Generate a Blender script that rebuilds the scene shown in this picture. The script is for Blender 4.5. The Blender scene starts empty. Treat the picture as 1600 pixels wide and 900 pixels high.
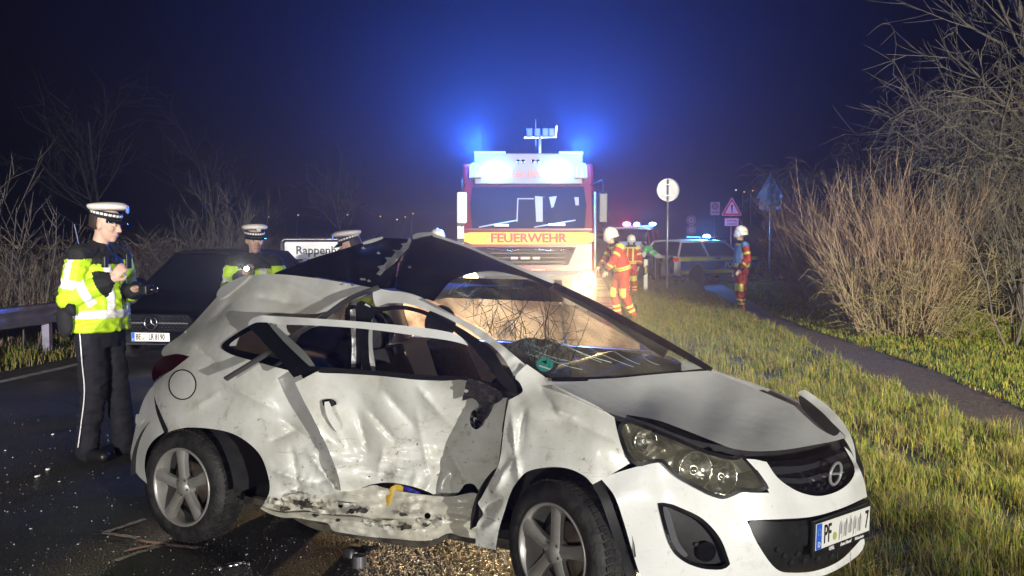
import bpy, bmesh, math, random
import numpy as np
from mathutils import Vector, Matrix, noise
from mathutils.geometry import delaunay_2d_cdt
R = math.radians
rng = np.random.default_rng(7); random.seed(7)
S = bpy.context.scene
COL = S.collection
# ---------------------------------------------------------------- camera
FPX, CAMH, HORIZON = 1500.0, 1.70, 368.0
PITCH = math.atan((450 - HORIZON) / FPX)
cam = bpy.data.cameras.new('camera'); camo = bpy.data.objects.new('camera', cam); COL.objects.link(camo)
cam.sensor_width = 36; cam.lens = 36 * FPX / 1600; cam.clip_end = 3000; cam.clip_start = 0.05
camo.location = (0, 0, CAMH); camo.rotation_euler = (R(90) - PITCH, 0, 0); S.camera = camo
# ---------------------------------------------------------------- sky, moon, lamps, exposure
W = bpy.data.worlds.new('World'); S.world = W; W.use_nodes = True
wn = W.node_tree.nodes; wl = W.node_tree.links
sky = wn.new('ShaderNodeTexSky'); sky.sky_type = 'NISHITA'; sky.sun_disc = False
sky.sun_elevation = R(-4); sky.sun_rotation = R(200)
sky.air_density = 1.2; sky.dust_density = 0.3; sky.ozone_density = 6
wl.new(sky.outputs[0], wn['Background'].inputs[0]); wn['Background'].inputs[1].default_value = 0.05
sun = bpy.data.lights.new('moonlight', 'SUN'); sun.energy = 0.03; sun.angle = R(12); sun.color = (.75, .85, 1)
suno = bpy.data.objects.new('moonlight', sun); COL.objects.link(suno); suno.rotation_euler = (R(50), 0, R(20))
def spot(name, loc, target, watts, color, angle, blend=.5, rad=.08):
    l = bpy.data.lights.new(name, 'SPOT'); l.energy = watts; l.color = color; l.spot_size = R(angle); l.spot_blend = blend
    l.shadow_soft_size = rad
    o = bpy.data.objects.new(name, l); COL.objects.link(o); o.location = loc
    o.rotation_euler = (Vector(target) - Vector(loc)).to_track_quat('-Z', 'Y').to_euler(); return o
# headlamp of the emergency vehicle behind the photographer, then added unseen fill spots
spot('headlamp_and_fill', (10.6, -12.5, 1.6), (0.0, 7.0, 0.9), 14500, (1, .97, .90), 62, .5, .05)
spot('headlamp_and_fill', (-3.4, -14.5, 1.5), (-1.0, 6.0, 0.9), 4600, (1, .96, .90), 32, .7, .05)  # added fill that softens the shadows on the wreck and its rear bumper
spot('verge_fill_spot', (9.2, -13.2, 5.0), (7.6, 16.0, 0.4), 84000, (1, .93, .70), 39, .5, .12)  # unseen spot added to brighten verge grass and bushes; no mast stands there
spot('headlamp_and_fill', (-3.5, -16, 2.2), (-9.2, 14.0, 1.0), 58000, (1, .94, .86), 30, .8, .05)  # added fill for the left verge, its dry stalks and the black car
vs = S.view_settings; vs.view_transform = 'Standard'; vs.look = 'None'; vs.gamma = 1; vs.exposure = 0.0; vs.use_curve_mapping = False
S.cycles.use_denoising = True
try: S.cycles.denoiser = 'OPENIMAGEDENOISE'
except Exception: pass
S.cycles.max_bounces = 6; S.cycles.transparent_max_bounces = 12; S.cycles.sample_clamp_indirect = 4; S.cycles.volume_bounces = 0
# ---------------------------------------------------------------- pixel <-> place
cp_, sp_ = math.cos(PITCH), math.sin(PITCH)
def ray(px, py):
    u = (px - 800) / FPX; v = (450 - py) / FPX
    return Vector((u, cp_ + v * sp_, v * cp_ - sp_))
def onz(px, py, z=0.0):
    d = ray(px, py); t = (z - CAMH) / d.z; return Vector((d.x * t, d.y * t, z))
def ony(px, py, Y):
    d = ray(px, py); t = Y / d.y; return Vector((d.x * t, Y, CAMH + d.z * t))
# ---------------------------------------------------------------- materials
MATS = {}
def mat(name, col, rough=.5, metal=0, col2=None, scale=6, bump=0, bscale=40, coat=0, emit=None, estr=0, spec=.5, detail=6, lo=.35, hi=.65, coord='Object', alpha=1, trans=0, ior=1.45):
    if name in MATS: return MATS[name]
    m = bpy.data.materials.new(name); m.use_nodes = True; n = m.node_tree.nodes; l = m.node_tree.links; b = n['Principled BSDF']
    c = lambda c: (c[0], c[1], c[2], 1)
    b.inputs['Base Color'].default_value = c(col); b.inputs['Roughness'].default_value = rough; b.inputs['Metallic'].default_value = metal
    b.inputs['Coat Weight'].default_value = coat; b.inputs['Coat Roughness'].default_value = .08; b.inputs['Specular IOR Level'].default_value = spec
    b.inputs['Transmission Weight'].default_value = trans; b.inputs['IOR'].default_value = ior; b.inputs['Alpha'].default_value = alpha
    if emit: b.inputs['Emission Color'].default_value = c(emit); b.inputs['Emission Strength'].default_value = estr
    if col2 or bump:
        tc = n.new('ShaderNodeTexCoord')
    if col2:
        nz = n.new('ShaderNodeTexNoise'); nz.inputs['Scale'].default_value = scale; nz.inputs['Detail'].default_value = detail
        rp = n.new('ShaderNodeValToRGB'); rp.color_ramp.elements[0].position = lo; rp.color_ramp.elements[1].position = hi
        rp.color_ramp.elements[0].color = c(col); rp.color_ramp.elements[1].color = c(col2)
        l.new(tc.outputs[coord], nz.inputs[0]); l.new(nz.outputs[0], rp.inputs[0]); l.new(rp.outputs[0], b.inputs['Base Color'])
    if bump:
        nb = n.new('ShaderNodeTexNoise'); nb.inputs['Scale'].default_value = bscale; nb.inputs['Detail'].default_value = 5
        bp = n.new('ShaderNodeBump'); bp.inputs['Strength'].default_value = bump; bp.inputs['Distance'].default_value = .02
        l.new(tc.outputs[coord], nb.inputs[0]); l.new(nb.outputs[0], bp.inputs['Height']); l.new(bp.outputs[0], b.inputs['Normal'])
    MATS[name] = m; return m
def emat(name, col, s):
    return mat(name, (0, 0, 0), .4, emit=col, estr=s)
# ---------------------------------------------------------------- mesh helpers
class MB:
    def __init__(s): s.v = []; s.f = []; s.m = []
    def add(s, v, f, mi=0):
        o = len(s.v); s.v += [tuple(p) for p in v]; s.f += [tuple(i + o for i in q) for q in f]; s.m += [mi] * len(f); return s
    def box(s, lo, hi, mi=0, M=None):
        x0, y0, z0 = lo; x1, y1, z1 = hi
        v = [Vector(p) for p in ((x0,y0,z0),(x1,y0,z0),(x1,y1,z0),(x0,y1,z0),(x0,y0,z1),(x1,y0,z1),(x1,y1,z1),(x0,y1,z1))]
        if M: v = [M @ p for p in v]
        return s.add(v, [(3,2,1,0),(4,5,6,7),(0,1,5,4),(1,2,6,5),(2,3,7,6),(3,0,4,7)], mi)
    def bar(s, a, b, w, h=None, up=(0,0,1), mi=0):
        a = Vector(a); b = Vector(b); h = h or w; d = (b - a).normalized(); u = Vector(up)
        if abs(d.dot(u)) > .98: u = Vector((1,0,0))
        x = d.cross(u).normalized() * w / 2; y = x.cross(d).normalized() * h / 2
        v = [p + sx * x + sy * y for p in (a, b) for sx, sy in ((-1,-1),(1,-1),(1,1),(-1,1))]
        return s.add(v, [(3,2,1,0),(4,5,6,7),(0,1,5,4),(1,2,6,5),(2,3,7,6),(3,0,4,7)], mi)
    def tube(s, pts, r, n=8, mi=0, cap=True):
        pts = [Vector(p) for p in pts]; rs = r if hasattr(r, '__len__') else [r] * len(pts); vs_ = []; prev = None
        for i, p in enumerate(pts):
            t = (pts[min(i+1, len(pts)-1)] - pts[max(i-1, 0)]).normalized()
            if prev is None:
                u = t.orthogonal().normalized()
            else:
                u = (prev - t * prev.dot(t)); u = u.normalized() if u.length > 1e-6 else t.orthogonal().normalized()
            prev = u; w = t.cross(u)
            for k in range(n):
                a = 2 * math.pi * k / n; vs_.append(p + (u * math.cos(a) + w * math.sin(a)) * rs[i])
        f = []
        for i in range(len(pts) - 1):
            for k in range(n):
                k2 = (k + 1) % n; f.append((i*n+k, i*n+k2, (i+1)*n+k2, (i+1)*n+k))
        if cap: f.append(tuple(range(n))[::-1]); f.append(tuple((len(pts)-1)*n + k for k in range(n)))
        return s.add(vs_, f, mi)
    def lathe(s, prof, n=32, M=None, mi=0, close=False, a0=0, a1=2*math.pi):
        # prof: (r, h) about the local Z axis
        M = M or Matrix(); v = []; full = abs(a1 - a0 - 2*math.pi) < 1e-6; m = n if full else n + 1
        for r, h in prof:
            for k in range(m):
                a = a0 + (a1 - a0) * k / n; v.append(M @ Vector((r*math.cos(a), r*math.sin(a), h)))
        f = []; q = len(prof)
        for i in range(q if close else q - 1):
            j = (i + 1) % q
            for k in range(n):
                k2 = (k + 1) % m; f.append((i*m+k, i*m+k2, j*m+k2, j*m+k))
        return s.add(v, f, mi)
    def prism(s, poly, h0, h1, M=None, mi=0):
        M = M or Matrix(); n = len(poly)
        v = [M @ Vector((x, y, h0)) for x, y in poly] + [M @ Vector((x, y, h1)) for x, y in poly]
        f = [tuple(range(n))[::-1], tuple(range(n, 2*n))] + [(i, (i+1) % n, n+(i+1) % n, n+i) for i in range(n)]
        return s.add(v, f, mi)
    def ell(s, c, r, n=16, m=10, M=None, mi=0):
        M = M or Matrix(); c = Vector(c); v = []; f = []
        for i in range(m + 1):
            th = math.pi * i / m
            for k in range(n):
                a = 2*math.pi*k/n; v.append(M @ (c + Vector((r[0]*math.sin(th)*math.cos(a), r[1]*math.sin(th)*math.sin(a), r[2]*math.cos(th)))))
        for i in range(m):
            for k in range(n): f.append((i*n+k, (i+1)*n+k, (i+1)*n+(k+1)%n, i*n+(k+1)%n))
        return s.add(v, f, mi)
    def grid(s, rows, mi=0, closed=False):
        n = len(rows[0]); v = [p for r in rows for p in r]; f = []
        for i in range(len(rows) - 1):
            for k in range(n if closed else n - 1):
                k2 = (k+1) % n; f.append((i*n+k, i*n+k2, (i+1)*n+k2, (i+1)*n+k))
        return s.add(v, f, mi)
    def build(s, name, mats, parent=None, smooth=False, bevel=0, solid=0, sub=0, angle=35):
        me = bpy.data.meshes.new(name); me.from_pydata(s.v, [], s.f)
        if not isinstance(mats, (list, tuple)): mats = [mats]
        for m in mats: me.materials.append(m)
        if len(mats) > 1: me.polygons.foreach_set('material_index', s.m)
        me.validate(); me.update()
        return link(name, me, parent, smooth, bevel, solid, sub, angle)
def link(name, me, parent=None, smooth=False, bevel=0, solid=0, sub=0, angle=35):
    o = bpy.data.objects.new(name, me); COL.objects.link(o); o.parent = parent
    if smooth:
        me.polygons.foreach_set('use_smooth', [True] * len(me.polygons))
        if smooth != 'all':
            try: me.set_sharp_from_angle(angle=R(angle))
            except Exception: pass
    if solid:
        d = o.modifiers.new('solid', 'SOLIDIFY'); d.thickness = solid; d.offset = -1
    if bevel:
        d = o.modifiers.new('bevel', 'BEVEL'); d.width = bevel; d.segments = 2; d.limit_method = 'ANGLE'; d.angle_limit = R(40)
    if sub:
        d = o.modifiers.new('sub', 'SUBSURF'); d.levels = sub; d.render_levels = sub
    return o
def tag(o, label=None, cat=None, group=None, kind=None):
    if label: o['label'] = label
    if cat: o['category'] = cat
    if group: o['group'] = group
    if kind: o['kind'] = kind
    return o
def empty(name, loc=(0,0,0), rz=0, label=None, cat=None, group=None):
    o = bpy.data.objects.new(name, None); COL.objects.link(o); o.location = loc; o.rotation_euler = (0, 0, rz); o.empty_display_size = .2
    return tag(o, label, cat, group)
def npmesh(name, v, f, mats, mi=None):
    me = bpy.data.meshes.new(name); v = np.asarray(v, np.float32); f = np.asarray(f, np.int32); k = f.shape[1]
    me.vertices.add(len(v)); me.vertices.foreach_set('co', v.ravel())
    me.loops.add(f.size); me.loops.foreach_set('vertex_index', f.ravel())
    me.polygons.add(len(f)); me.polygons.foreach_set('loop_start', np.arange(0, f.size, k, dtype=np.int32))
    try: me.polygons.foreach_set('loop_total', np.full(len(f), k, np.int32))
    except Exception: pass
    for m in (mats if isinstance(mats, (list, tuple)) else [mats]): me.materials.append(m)
    if mi is not None: me.polygons.foreach_set('material_index', np.asarray(mi, np.int32))
    me.update(calc_edges=True); me.validate(); return me
def text_obj(name, txt, size, m, parent=None, M=None, depth=.001, align='CENTER', width=1.0, bold=0.0, shear=0):
    c = bpy.data.curves.new(name, 'FONT'); c.body = txt; c.size = size; c.align_x = align; c.align_y = 'CENTER'; c.extrude = depth; c.offset = bold; c.shear = shear; c.resolution_u = 3
    t = bpy.data.objects.new(name + '_tmp', c); COL.objects.link(t)
    dg = bpy.context.evaluated_depsgraph_get(); me = bpy.data.meshes.new_from_object(t.evaluated_get(dg)); bpy.data.objects.remove(t); bpy.data.curves.remove(c)
    X = Matrix.Diagonal((width, 1, 1, 1)); me.transform((M or Matrix()) @ X); me.materials.clear(); me.materials.append(m); me.name = name
    o = bpy.data.objects.new(name, me); COL.objects.link(o); o.parent = parent; return o
def frame(o, x, y):            # matrix with given origin, x axis and y axis (z = x cross y)
    x = Vector(x).normalized(); y = Vector(y); y = (y - x * y.dot(x)).normalized(); z = x.cross(y); o = Vector(o)
    return Matrix(((x.x, y.x, z.x, o.x), (x.y, y.y, z.y, o.y), (x.z, y.z, z.z, o.z), (0, 0, 0, 1)))
def spl(pts, step=None, closed=False, n=None):
    """Catmull-Rom through pts (any dimension); a point given twice is a corner."""
    P = [np.array(p, float) for p in pts]; segs = []
    if closed: P = P + [P[0]]
    corner = [False] * len(P); Q = [P[0]]; C = [False]
    for i in range(1, len(P)):
        if np.allclose(P[i], P[i-1]): C[-1] = True
        else: Q.append(P[i]); C.append(False)
    if closed: C[0] = C[0] or C[-1]; C[-1] = C[0]
    out = []; L = len(Q)
    for i in range(L - 1):
        p1, p2 = Q[i], Q[i+1]
        p0 = Q[i-1] if i > 0 else (Q[-2] if closed else p1); p3 = Q[i+2] if i + 2 < L else (Q[1] if closed else p2)
        if C[i]: p0 = p1 - (p2 - p1)
        if C[i+1]: p3 = p2 + (p2 - p1)
        d = np.linalg.norm(p2 - p1); k = n or max(1, int(round(d / step)))
        for j in range(k):
            t = j / k; out.append(.5 * ((2*p1) + (p2-p0)*t + (2*p0-5*p1+4*p2-p3)*t*t + (3*p1-p0-3*p2+p3)*t**3))
    if not closed: out.append(Q[-1])
    return out
def inpoly(pts, poly):
    x, y = pts[:, 0], pts[:, 1]; r = np.zeros(len(pts), bool); n = len(poly)
    for i in range(n):
        x1, y1 = poly[i]; x2, y2 = poly[(i+1) % n]
        if y1 == y2: continue
        c = ((y1 > y) != (y2 > y)) & (x < (x2-x1) * (y-y1) / (y2-y1) + x1); r ^= c
    return r
def tri_fill(outline, holes, step):
    """triangles filling a 2-D outline with holes, interior points on a jittered grid"""
    loops = [np.array(outline, float)] + [np.array(h, float) for h in holes]
    mn, mx = loops[0].min(0), loops[0].max(0)
    gx, gy = np.meshgrid(np.arange(mn[0], mx[0], step), np.arange(mn[1], mx[1], step)); g = np.stack([gx.ravel(), gy.ravel()], 1)
    g[:, 0] += (np.round((g[:, 1] - mn[1]) / step) % 2) * step * .5
    k = inpoly(g, loops[0])
    for h in loops[1:]: k &= ~inpoly(g, h)
    g = g[k]
    allb = np.concatenate([np.array(spl_lin(l, step)) for l in loops])
    if len(g):
        d = np.min(((g[:, None, :] - allb[None]) ** 2).sum(2), axis=1) if len(g) * len(allb) < 4e7 else np.full(len(g), 1e9)
        g = g[d > (step * .45) ** 2]
    V = []; E = []
    for l in loops:
        o = len(V); V += [Vector(p) for p in l]; E += [(o+i, o+(i+1) % len(l)) for i in range(len(l))]
    V += [Vector(p) for p in g]
    r = delaunay_2d_cdt(V, E, [], 0, 1e-5)
    v = np.array([tuple(p) for p in r[0]]); f = np.array([t for t in r[2] if len(t) == 3])
    c = v[f].mean(1); k = inpoly(c, loops[0])
    for h in loops[1:]: k &= ~inpoly(c, h)
    return v, f[k]
def spl_lin(l, step):
    out = []; n = len(l)
    for i in range(n):
        a, b = np.array(l[i], float), np.array(l[(i+1) % n], float); k = max(1, int(np.linalg.norm(b-a) / step))
        out += [a + (b-a)*j/k for j in range(k)]
    return out
class TPS:
    def __init__(s, ctrl, lam=.0005):
        c = np.array(ctrl, float); s.p = c[:, :2] / 100; n = len(c)
        K = s.k(s.p, s.p) + lam * np.eye(n); P = np.c_[np.ones(n), s.p]
        A = np.block([[K, P], [P.T, np.zeros((3, 3))]]); s.w = np.linalg.lstsq(A, np.r_[c[:, 2], 0, 0, 0], rcond=None)[0]
    def k(s, a, b):
        d2 = ((a[:, None] - b[None]) ** 2).sum(2) + 1e-12; return .5 * d2 * np.log(d2)
    def __call__(s, q):
        q = np.atleast_2d(np.asarray(q, float)) / 100
        return s.k(q, s.p) @ s.w[:-3] + np.c_[np.ones(len(q)), q] @ s.w[-3:]
# ================================================================ ground, road, footpath
def xl(Y): return -6.35 + .135 * (Y - 11.2) - .0006 * max(0, Y - 20) ** 2       # left road edge
def xr(Y): return 1.25 + .070 * (Y - 4)                                          # right road edge
def strip(name, f0, f1, y0, y1, z, m, n=60, crown=0):
    mb = MB(); mb.grid([[Vector((f0(y) + (f1(y) - f0(y)) * t, y, z)) for t in np.linspace(0, 1, 9)] for y in np.linspace(y0, y1, n)])
    return tag(mb.build(name, m, None, 'all'), kind='structure')
M_soil = mat('dark_soil', (.030, .028, .018), .95, col2=(.055, .05, .03), scale=1.2, bump=.6, bscale=8)
mb = MB(); mb.grid([[Vector((x, y, -.03)) for x in np.linspace(-300, 300, 13)] for y in np.linspace(-100, 600, 15)]); tag(mb.build('ground', M_soil), kind='structure')
def asphalt():
    m = bpy.data.materials.new('wet_asphalt'); m.use_nodes = True; n = m.node_tree.nodes; l = m.node_tree.links; b = n['Principled BSDF']
    tc = n.new('ShaderNodeTexCoord'); v = n.new('ShaderNodeTexVoronoi'); v.inputs['Scale'].default_value = 95; l.new(tc.outputs['Object'], v.inputs[0])
    nz = n.new('ShaderNodeTexNoise'); nz.inputs['Scale'].default_value = .9; nz.inputs['Detail'].default_value = 7; l.new(tc.outputs['Object'], nz.inputs[0])
    r1 = n.new('ShaderNodeValToRGB'); r1.color_ramp.elements[0].color = (.014, .0135, .0135, 1); r1.color_ramp.elements[1].color = (.085, .08, .074, 1); l.new(v.outputs['Color'], r1.inputs[0])
    l.new(r1.outputs[0], b.inputs['Base Color'])
    mr = n.new('ShaderNodeMapRange'); mr.inputs[1].default_value = .38; mr.inputs[2].default_value = .62; mr.inputs[3].default_value = .28; mr.inputs[4].default_value = .6; l.new(nz.outputs[0], mr.inputs[0]); l.new(mr.outputs[0], b.inputs['Roughness'])
    bp = n.new('ShaderNodeBump'); bp.inputs['Strength'].default_value = .55; bp.inputs['Distance'].default_value = .006; l.new(v.outputs['Distance'], bp.inputs['Height']); l.new(bp.outputs[0], b.inputs['Normal'])
    return m
strip('road', xl, xr, -30, 160, 0, asphalt(), 80)
M_line = mat('road_paint', (.55, .54, .52), .7, col2=(.30, .29, .28), scale=9)
tag(strip('edge_line', lambda y: xl(y) + .36, lambda y: xl(y) + .49, 2, 120, .004, M_line, 50), kind='structure')
pathL = [onz(*p) for p in ((1600,692),(1460,639),(1375,607),(1295,559),(1215,519),(1156,489),(1092,452))]
pathR = [onz(*p) for p in ((1600,639),(1535,615),(1476,585),(1353,543),(1279,519),(1215,495),(1160,462))]
def interp(P, Y):
    ys = [p.y for p in P]; xs = [p.x for p in P]
    if Y < ys[0]: return xs[0] + (xs[1] - xs[0]) / (ys[1] - ys[0]) * (Y - ys[0]) * .8
    if Y > ys[-1]: return xs[-1] + (xs[-1] - xs[-2]) / (ys[-1] - ys[-2]) * (Y - ys[-1])
    return float(np.interp(Y, ys, xs))
pl_ = lambda y: interp(pathL, y); pr_ = lambda y: interp(pathR, y)
M_verge = mat('verge_soil', (.028, .034, .014), .95, col2=(.05, .045, .022), scale=3, bump=.7, bscale=12)
strip('verge', lambda y: xr(y) - .05, lambda y: pr_(y) + 14, -3, 60, .008, M_verge)
def wobble(f, s): return lambda y: f(y) + .10 * noise.noise(Vector((y * .9, s, 0))) + .05 * noise.noise(Vector((y * 3.1, s, 2)))
strip('footpath', wobble(pl_, 1), wobble(pr_, 5), 2, 46, .016, mat('gravel_path', (.050, .035, .022), .9, col2=(.12, .085, .055), scale=26, detail=9, bump=1.0, bscale=45), 150)
strip('left_verge', lambda y: xl(y) - 25, lambda y: xl(y) + .04, -5, 120, .008, M_verge)
# ================================================================ the wrecked white car
_rw, _fw = onz(282, 762, .31), onz(860, 864, .31)
CYAW = math.atan2(_fw.y - _rw.y, _fw.x - _rw.x)
FXv = Vector((math.cos(CYAW), math.sin(CYAW))); LXv = Vector((-math.sin(CYAW), math.cos(CYAW)))
HWB = (_fw - _rw).length / 2
CO = Vector(((_rw.x + _fw.x) / 2, (_rw.y + _fw.y) / 2)) + .80 * LXv
def carp(px, py, yl):          # the point of the car that lies at lateral offset yl (car coordinates: x forward, y left, z up)
    d = ray(px, py); t = (yl + CO.dot(LXv)) / (d.x * LXv.x + d.y * LXv.y)
    w = Vector((d.x * t, d.y * t)) - CO
    return Vector((w.dot(FXv), w.dot(LXv), CAMH + d.z * t))
def carps(q, yl):
    q = np.asarray(q, float); u = (q[:, 0] - 800) / FPX; v = (450 - q[:, 1]) / FPX
    d = np.stack([u, cp_ + v * sp_, v * cp_ - sp_], 1)
    t = (yl + CO.dot(LXv)) / (d[:, 0] * LXv.x + d[:, 1] * LXv.y)
    wx, wy = d[:, 0] * t - CO.x, d[:, 1] * t - CO.y
    return np.stack([wx * FXv.x + wy * FXv.y, wx * LXv.x + wy * LXv.y, CAMH + d[:, 2] * t], 1)
car = empty('crashed_car', (CO.x, CO.y, 0), CYAW, 'badly crumpled white hatchback with torn-open black roof standing across the road', 'car')

def paint(name, dirt=.5, base=(.80, .80, .77), low=.45):
    m = bpy.data.materials.new(name); m.use_nodes = True; n = m.node_tree.nodes; l = m.node_tree.links; b = n['Principled BSDF']
    tc = n.new('ShaderNodeTexCoord')
    def nz(sc, det=8, ro=.6, dim=None):
        x = n.new('ShaderNodeTexNoise'); x.inputs['Scale'].default_value = sc; x.inputs['Detail'].default_value = det; x.inputs['Roughness'].default_value = ro
        l.new(tc.outputs['Object'], x.inputs[0]); return x
    def ramp(src, a, bb):
        r = n.new('ShaderNodeMapRange'); r.inputs[1].default_value = a; r.inputs[2].default_value = bb; r.inputs[3].default_value = 0; r.inputs[4].default_value = 1; r.clamp = True
        l.new(src, r.inputs[0]); return r.outputs[0]
    def mul(a, bb):
        x = n.new('ShaderNodeMath'); x.operation = 'MULTIPLY'; l.new(a, x.inputs[0])
        if hasattr(bb, 'links'): l.new(bb, x.inputs[1])
        else: x.inputs[1].default_value = bb
        return x.outputs[0]
    sep = n.new('ShaderNodeSeparateXYZ'); l.new(tc.outputs['Object'], sep.inputs[0])
    lowm = ramp(sep.outputs[2], 1.05, low - .1)            # road grime gathers low on the body
    film = mul(ramp(nz(4.5).outputs[0], .38, .64), dirt)
    speck = mul(ramp(nz(40, 4, .7).outputs[0], .63, .67), mul(lowm, min(1, dirt * 1.4)))
    blot = mul(ramp(nz(9, 9, .74).outputs[0], .57, .66), mul(lowm, dirt))
    mp = n.new('ShaderNodeMapping'); mp.inputs['Scale'].default_value = (2.2, 2, 34); l.new(tc.outputs['Object'], mp.inputs[0])
    sn = n.new('ShaderNodeTexNoise'); sn.inputs['Scale'].default_value = 2.0; sn.inputs['Detail'].default_value = 9; sn.inputs['Roughness'].default_value = .75; l.new(mp.outputs[0], sn.inputs[0])
    scuff = mul(ramp(sn.outputs[0], .60, .67), mul(lowm, .75 * dirt))
    def mix(f, a, bb):
        x = n.new('ShaderNodeMix'); x.data_type = 'RGBA'; l.new(f, x.inputs[0])
        if isinstance(a, tuple): x.inputs[6].default_value = (*a, 1)
        else: l.new(a, x.inputs[6])
        x.inputs[7].default_value = (*bb, 1); return x.outputs[2]
    c = mix(film, base, (.60, .59, .525)); c = mix(scuff, c, (.20, .185, .16)); c = mix(blot, c, (.34, .31, .26)); c = mix(speck, c, (.05, .045, .04))
    l.new(c, b.inputs['Base Color']); b.inputs['Roughness'].default_value = .34; b.inputs['Coat Weight'].default_value = .35; b.inputs['Coat Roughness'].default_value = .12
    bp = n.new('ShaderNodeBump'); bp.inputs['Strength'].default_value = .25; bp.inputs['Distance'].default_value = .01; l.new(nz(14, 3).outputs[0], bp.inputs['Height']); l.new(bp.outputs[0], b.inputs['Normal'])
    return m
M_paint = paint('white_car_paint', .35); M_dirty = paint('scuffed_white_car_paint', 1.0, (.76, .76, .72), low=.62); M_clean = paint('clean_white_car_paint', .18, (.82, .83, .81))
M_black = mat('black_plastic', (.007, .007, .008), .45, col2=(.012, .012, .013), scale=30)
M_gloss = mat('gloss_black_trim', (.006, .006, .008), .12, coat=.6)
M_dark = mat('dark_cabin_trim', (.010, .010, .012), .7, col2=(.02, .02, .022), scale=12)
M_rubber = mat('tyre_rubber', (.012, .012, .013), .62, col2=(.035, .033, .03), scale=18, bump=.3, bscale=60)
M_alloy = mat('silver_alloy', (.44, .43, .41), .36, .5, col2=(.30, .28, .25), scale=9, lo=.4, hi=.75)
M_rust = mat('bare_rusty_steel', (.10, .075, .055), .6, .5, col2=(.18, .15, .12), scale=14)
M_steel = mat('torn_bare_metal', (.55, .55, .54), .4, .3, col2=(.72, .72, .70), scale=25)
M_sill = paint('crushed_sill_paint', 1.0, (.62, .59, .49), low=.9)
MATS_DK = mat('torn_dark_metal', (.035, .031, .026), .6, .2, col2=(.10, .09, .075), scale=22)
M_roof = mat('black_roof_skin', (.010, .011, .016), .30, .1, col2=(.018, .019, .026), scale=5, bump=.1, bscale=20, spec=.35)
M_chrome = mat('chrome', (.75, .75, .76), .14, 1)

def panel(name, outline, field, m, holes=(), step=6, solid=.012, wr=None, parent=car, smooth='all', osm=6, raw=False):
    out = outline if raw else [tuple(p) for p in spl(outline, osm, True)]
    hs = [h if raw else [tuple(p) for p in spl(h, osm, True)] for h in holes]
    v, f = tri_fill(out, hs, step)
    yl = field(v) if callable(field) else np.full(len(v), field)
    if wr is not None: yl = yl + np.array([wr(p[0], p[1]) for p in v])
    P = carps(v, yl)
    # make faces look at the camera
    a, b, c = P[f[:, 0]], P[f[:, 1]], P[f[:, 2]]; nrm = np.cross(b - a, c - a)
    cl = np.array([-CO.dot(FXv), -CO.dot(LXv), CAMH]); fl = (nrm * (cl - a)).sum(1) < 0; f[fl] = f[fl][:, ::-1]
    if not solid:
        me = npmesh(name, P, f, m); return link(name, me, parent, smooth, 0, 0)
    # back skin a sheet thickness deeper, joined by a rim with its own vertices
    Bk = carps(v, yl + solid); n = len(P); ed = np.concatenate([f[:, [0, 1]], f[:, [1, 2]], f[:, [2, 0]]]); key = np.sort(ed, 1); _, ix, ct = np.unique(key, axis=0, return_index=True, return_counts=True); be = ed[ix[ct == 1]]
    rimv = np.concatenate([P[be[:, 0]], P[be[:, 1]], Bk[be[:, 1]], Bk[be[:, 0]]]); k = len(be); i = np.arange(k) + 2 * n
    rf = np.concatenate([np.stack([i, i + 3*k, i + 2*k], 1), np.stack([i, i + 2*k, i + k], 1)])
    me = npmesh(name, np.concatenate([P, Bk, rimv]), np.concatenate([f, f[:, ::-1] + n, rf]), m); return link(name, me, parent, smooth)
def N(x, y, s, seed=0): return noise.noise(Vector((x / s, y / s, seed * 7.3)))
def ridged(x, y, s, seed=0): return 1 - 2 * abs(noise.noise(Vector((x / s, y / s, seed * 3.1 + .5))))

SIDE = TPS([
 (205,715,-.73),(210,680,-.73),(222,640,-.73),(240,600,-.72),(247,650,-.82),(228,705,-.82),(255,670,-.85),(225,745,-.80),(230,756,-.81),
 (240,580,-.64),(253,552,-.62),(295,557,-.76),(267,577,-.74),(262,540,-.62),(291,517,-.57),(330,475,-.50),(345,458,-.48),(378,433,-.46),
 (408,429,-.50),(444,429,-.52),(510,437,-.54),(555,445,-.55),(585,449,-.57),(400,465,-.58),(450,475,-.60),(520,478,-.62),
 (345,510,-.68),(320,550,-.76),(300,535,-.70),(350,570,-.82),(400,585,-.84),(430,590,-.83),(390,497,-.66),
 (285,600,-.82),(330,630,-.86),(300,662,-.88),(262,664,-.86),(350,672,-.885),(385,690,-.88),(400,640,-.86),(455,640,-.80),
 (440,690,-.84),(415,735,-.855),(420,765,-.83),(410,793,-.81),(470,740,-.81),(510,745,-.775),(500,680,-.785),(480,640,-.79),(450,600,-.80),(515,720,-.775),(450,795,-.79),(530,765,-.765)])
DOOR = TPS([
 (462,600,-.93),(498,580,-.90),(528,743,-.885),(490,670,-.915),(590,587,-.83),(668,594,-.80),(731,592,-.80),(793,622,-.70),
 (545,640,-.83),(530,690,-.82),(560,700,-.775),(600,680,-.77),(650,660,-.72),(640,720,-.69),(700,680,-.62),(740,640,-.63),(740,700,-.55),(775,690,-.57),
 (700,755,-.60),(745,755,-.55),(600,756,-.755),(540,760,-.80),(640,620,-.80),(680,625,-.77),(620,745,-.73),(660,760,-.70)])
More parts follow.
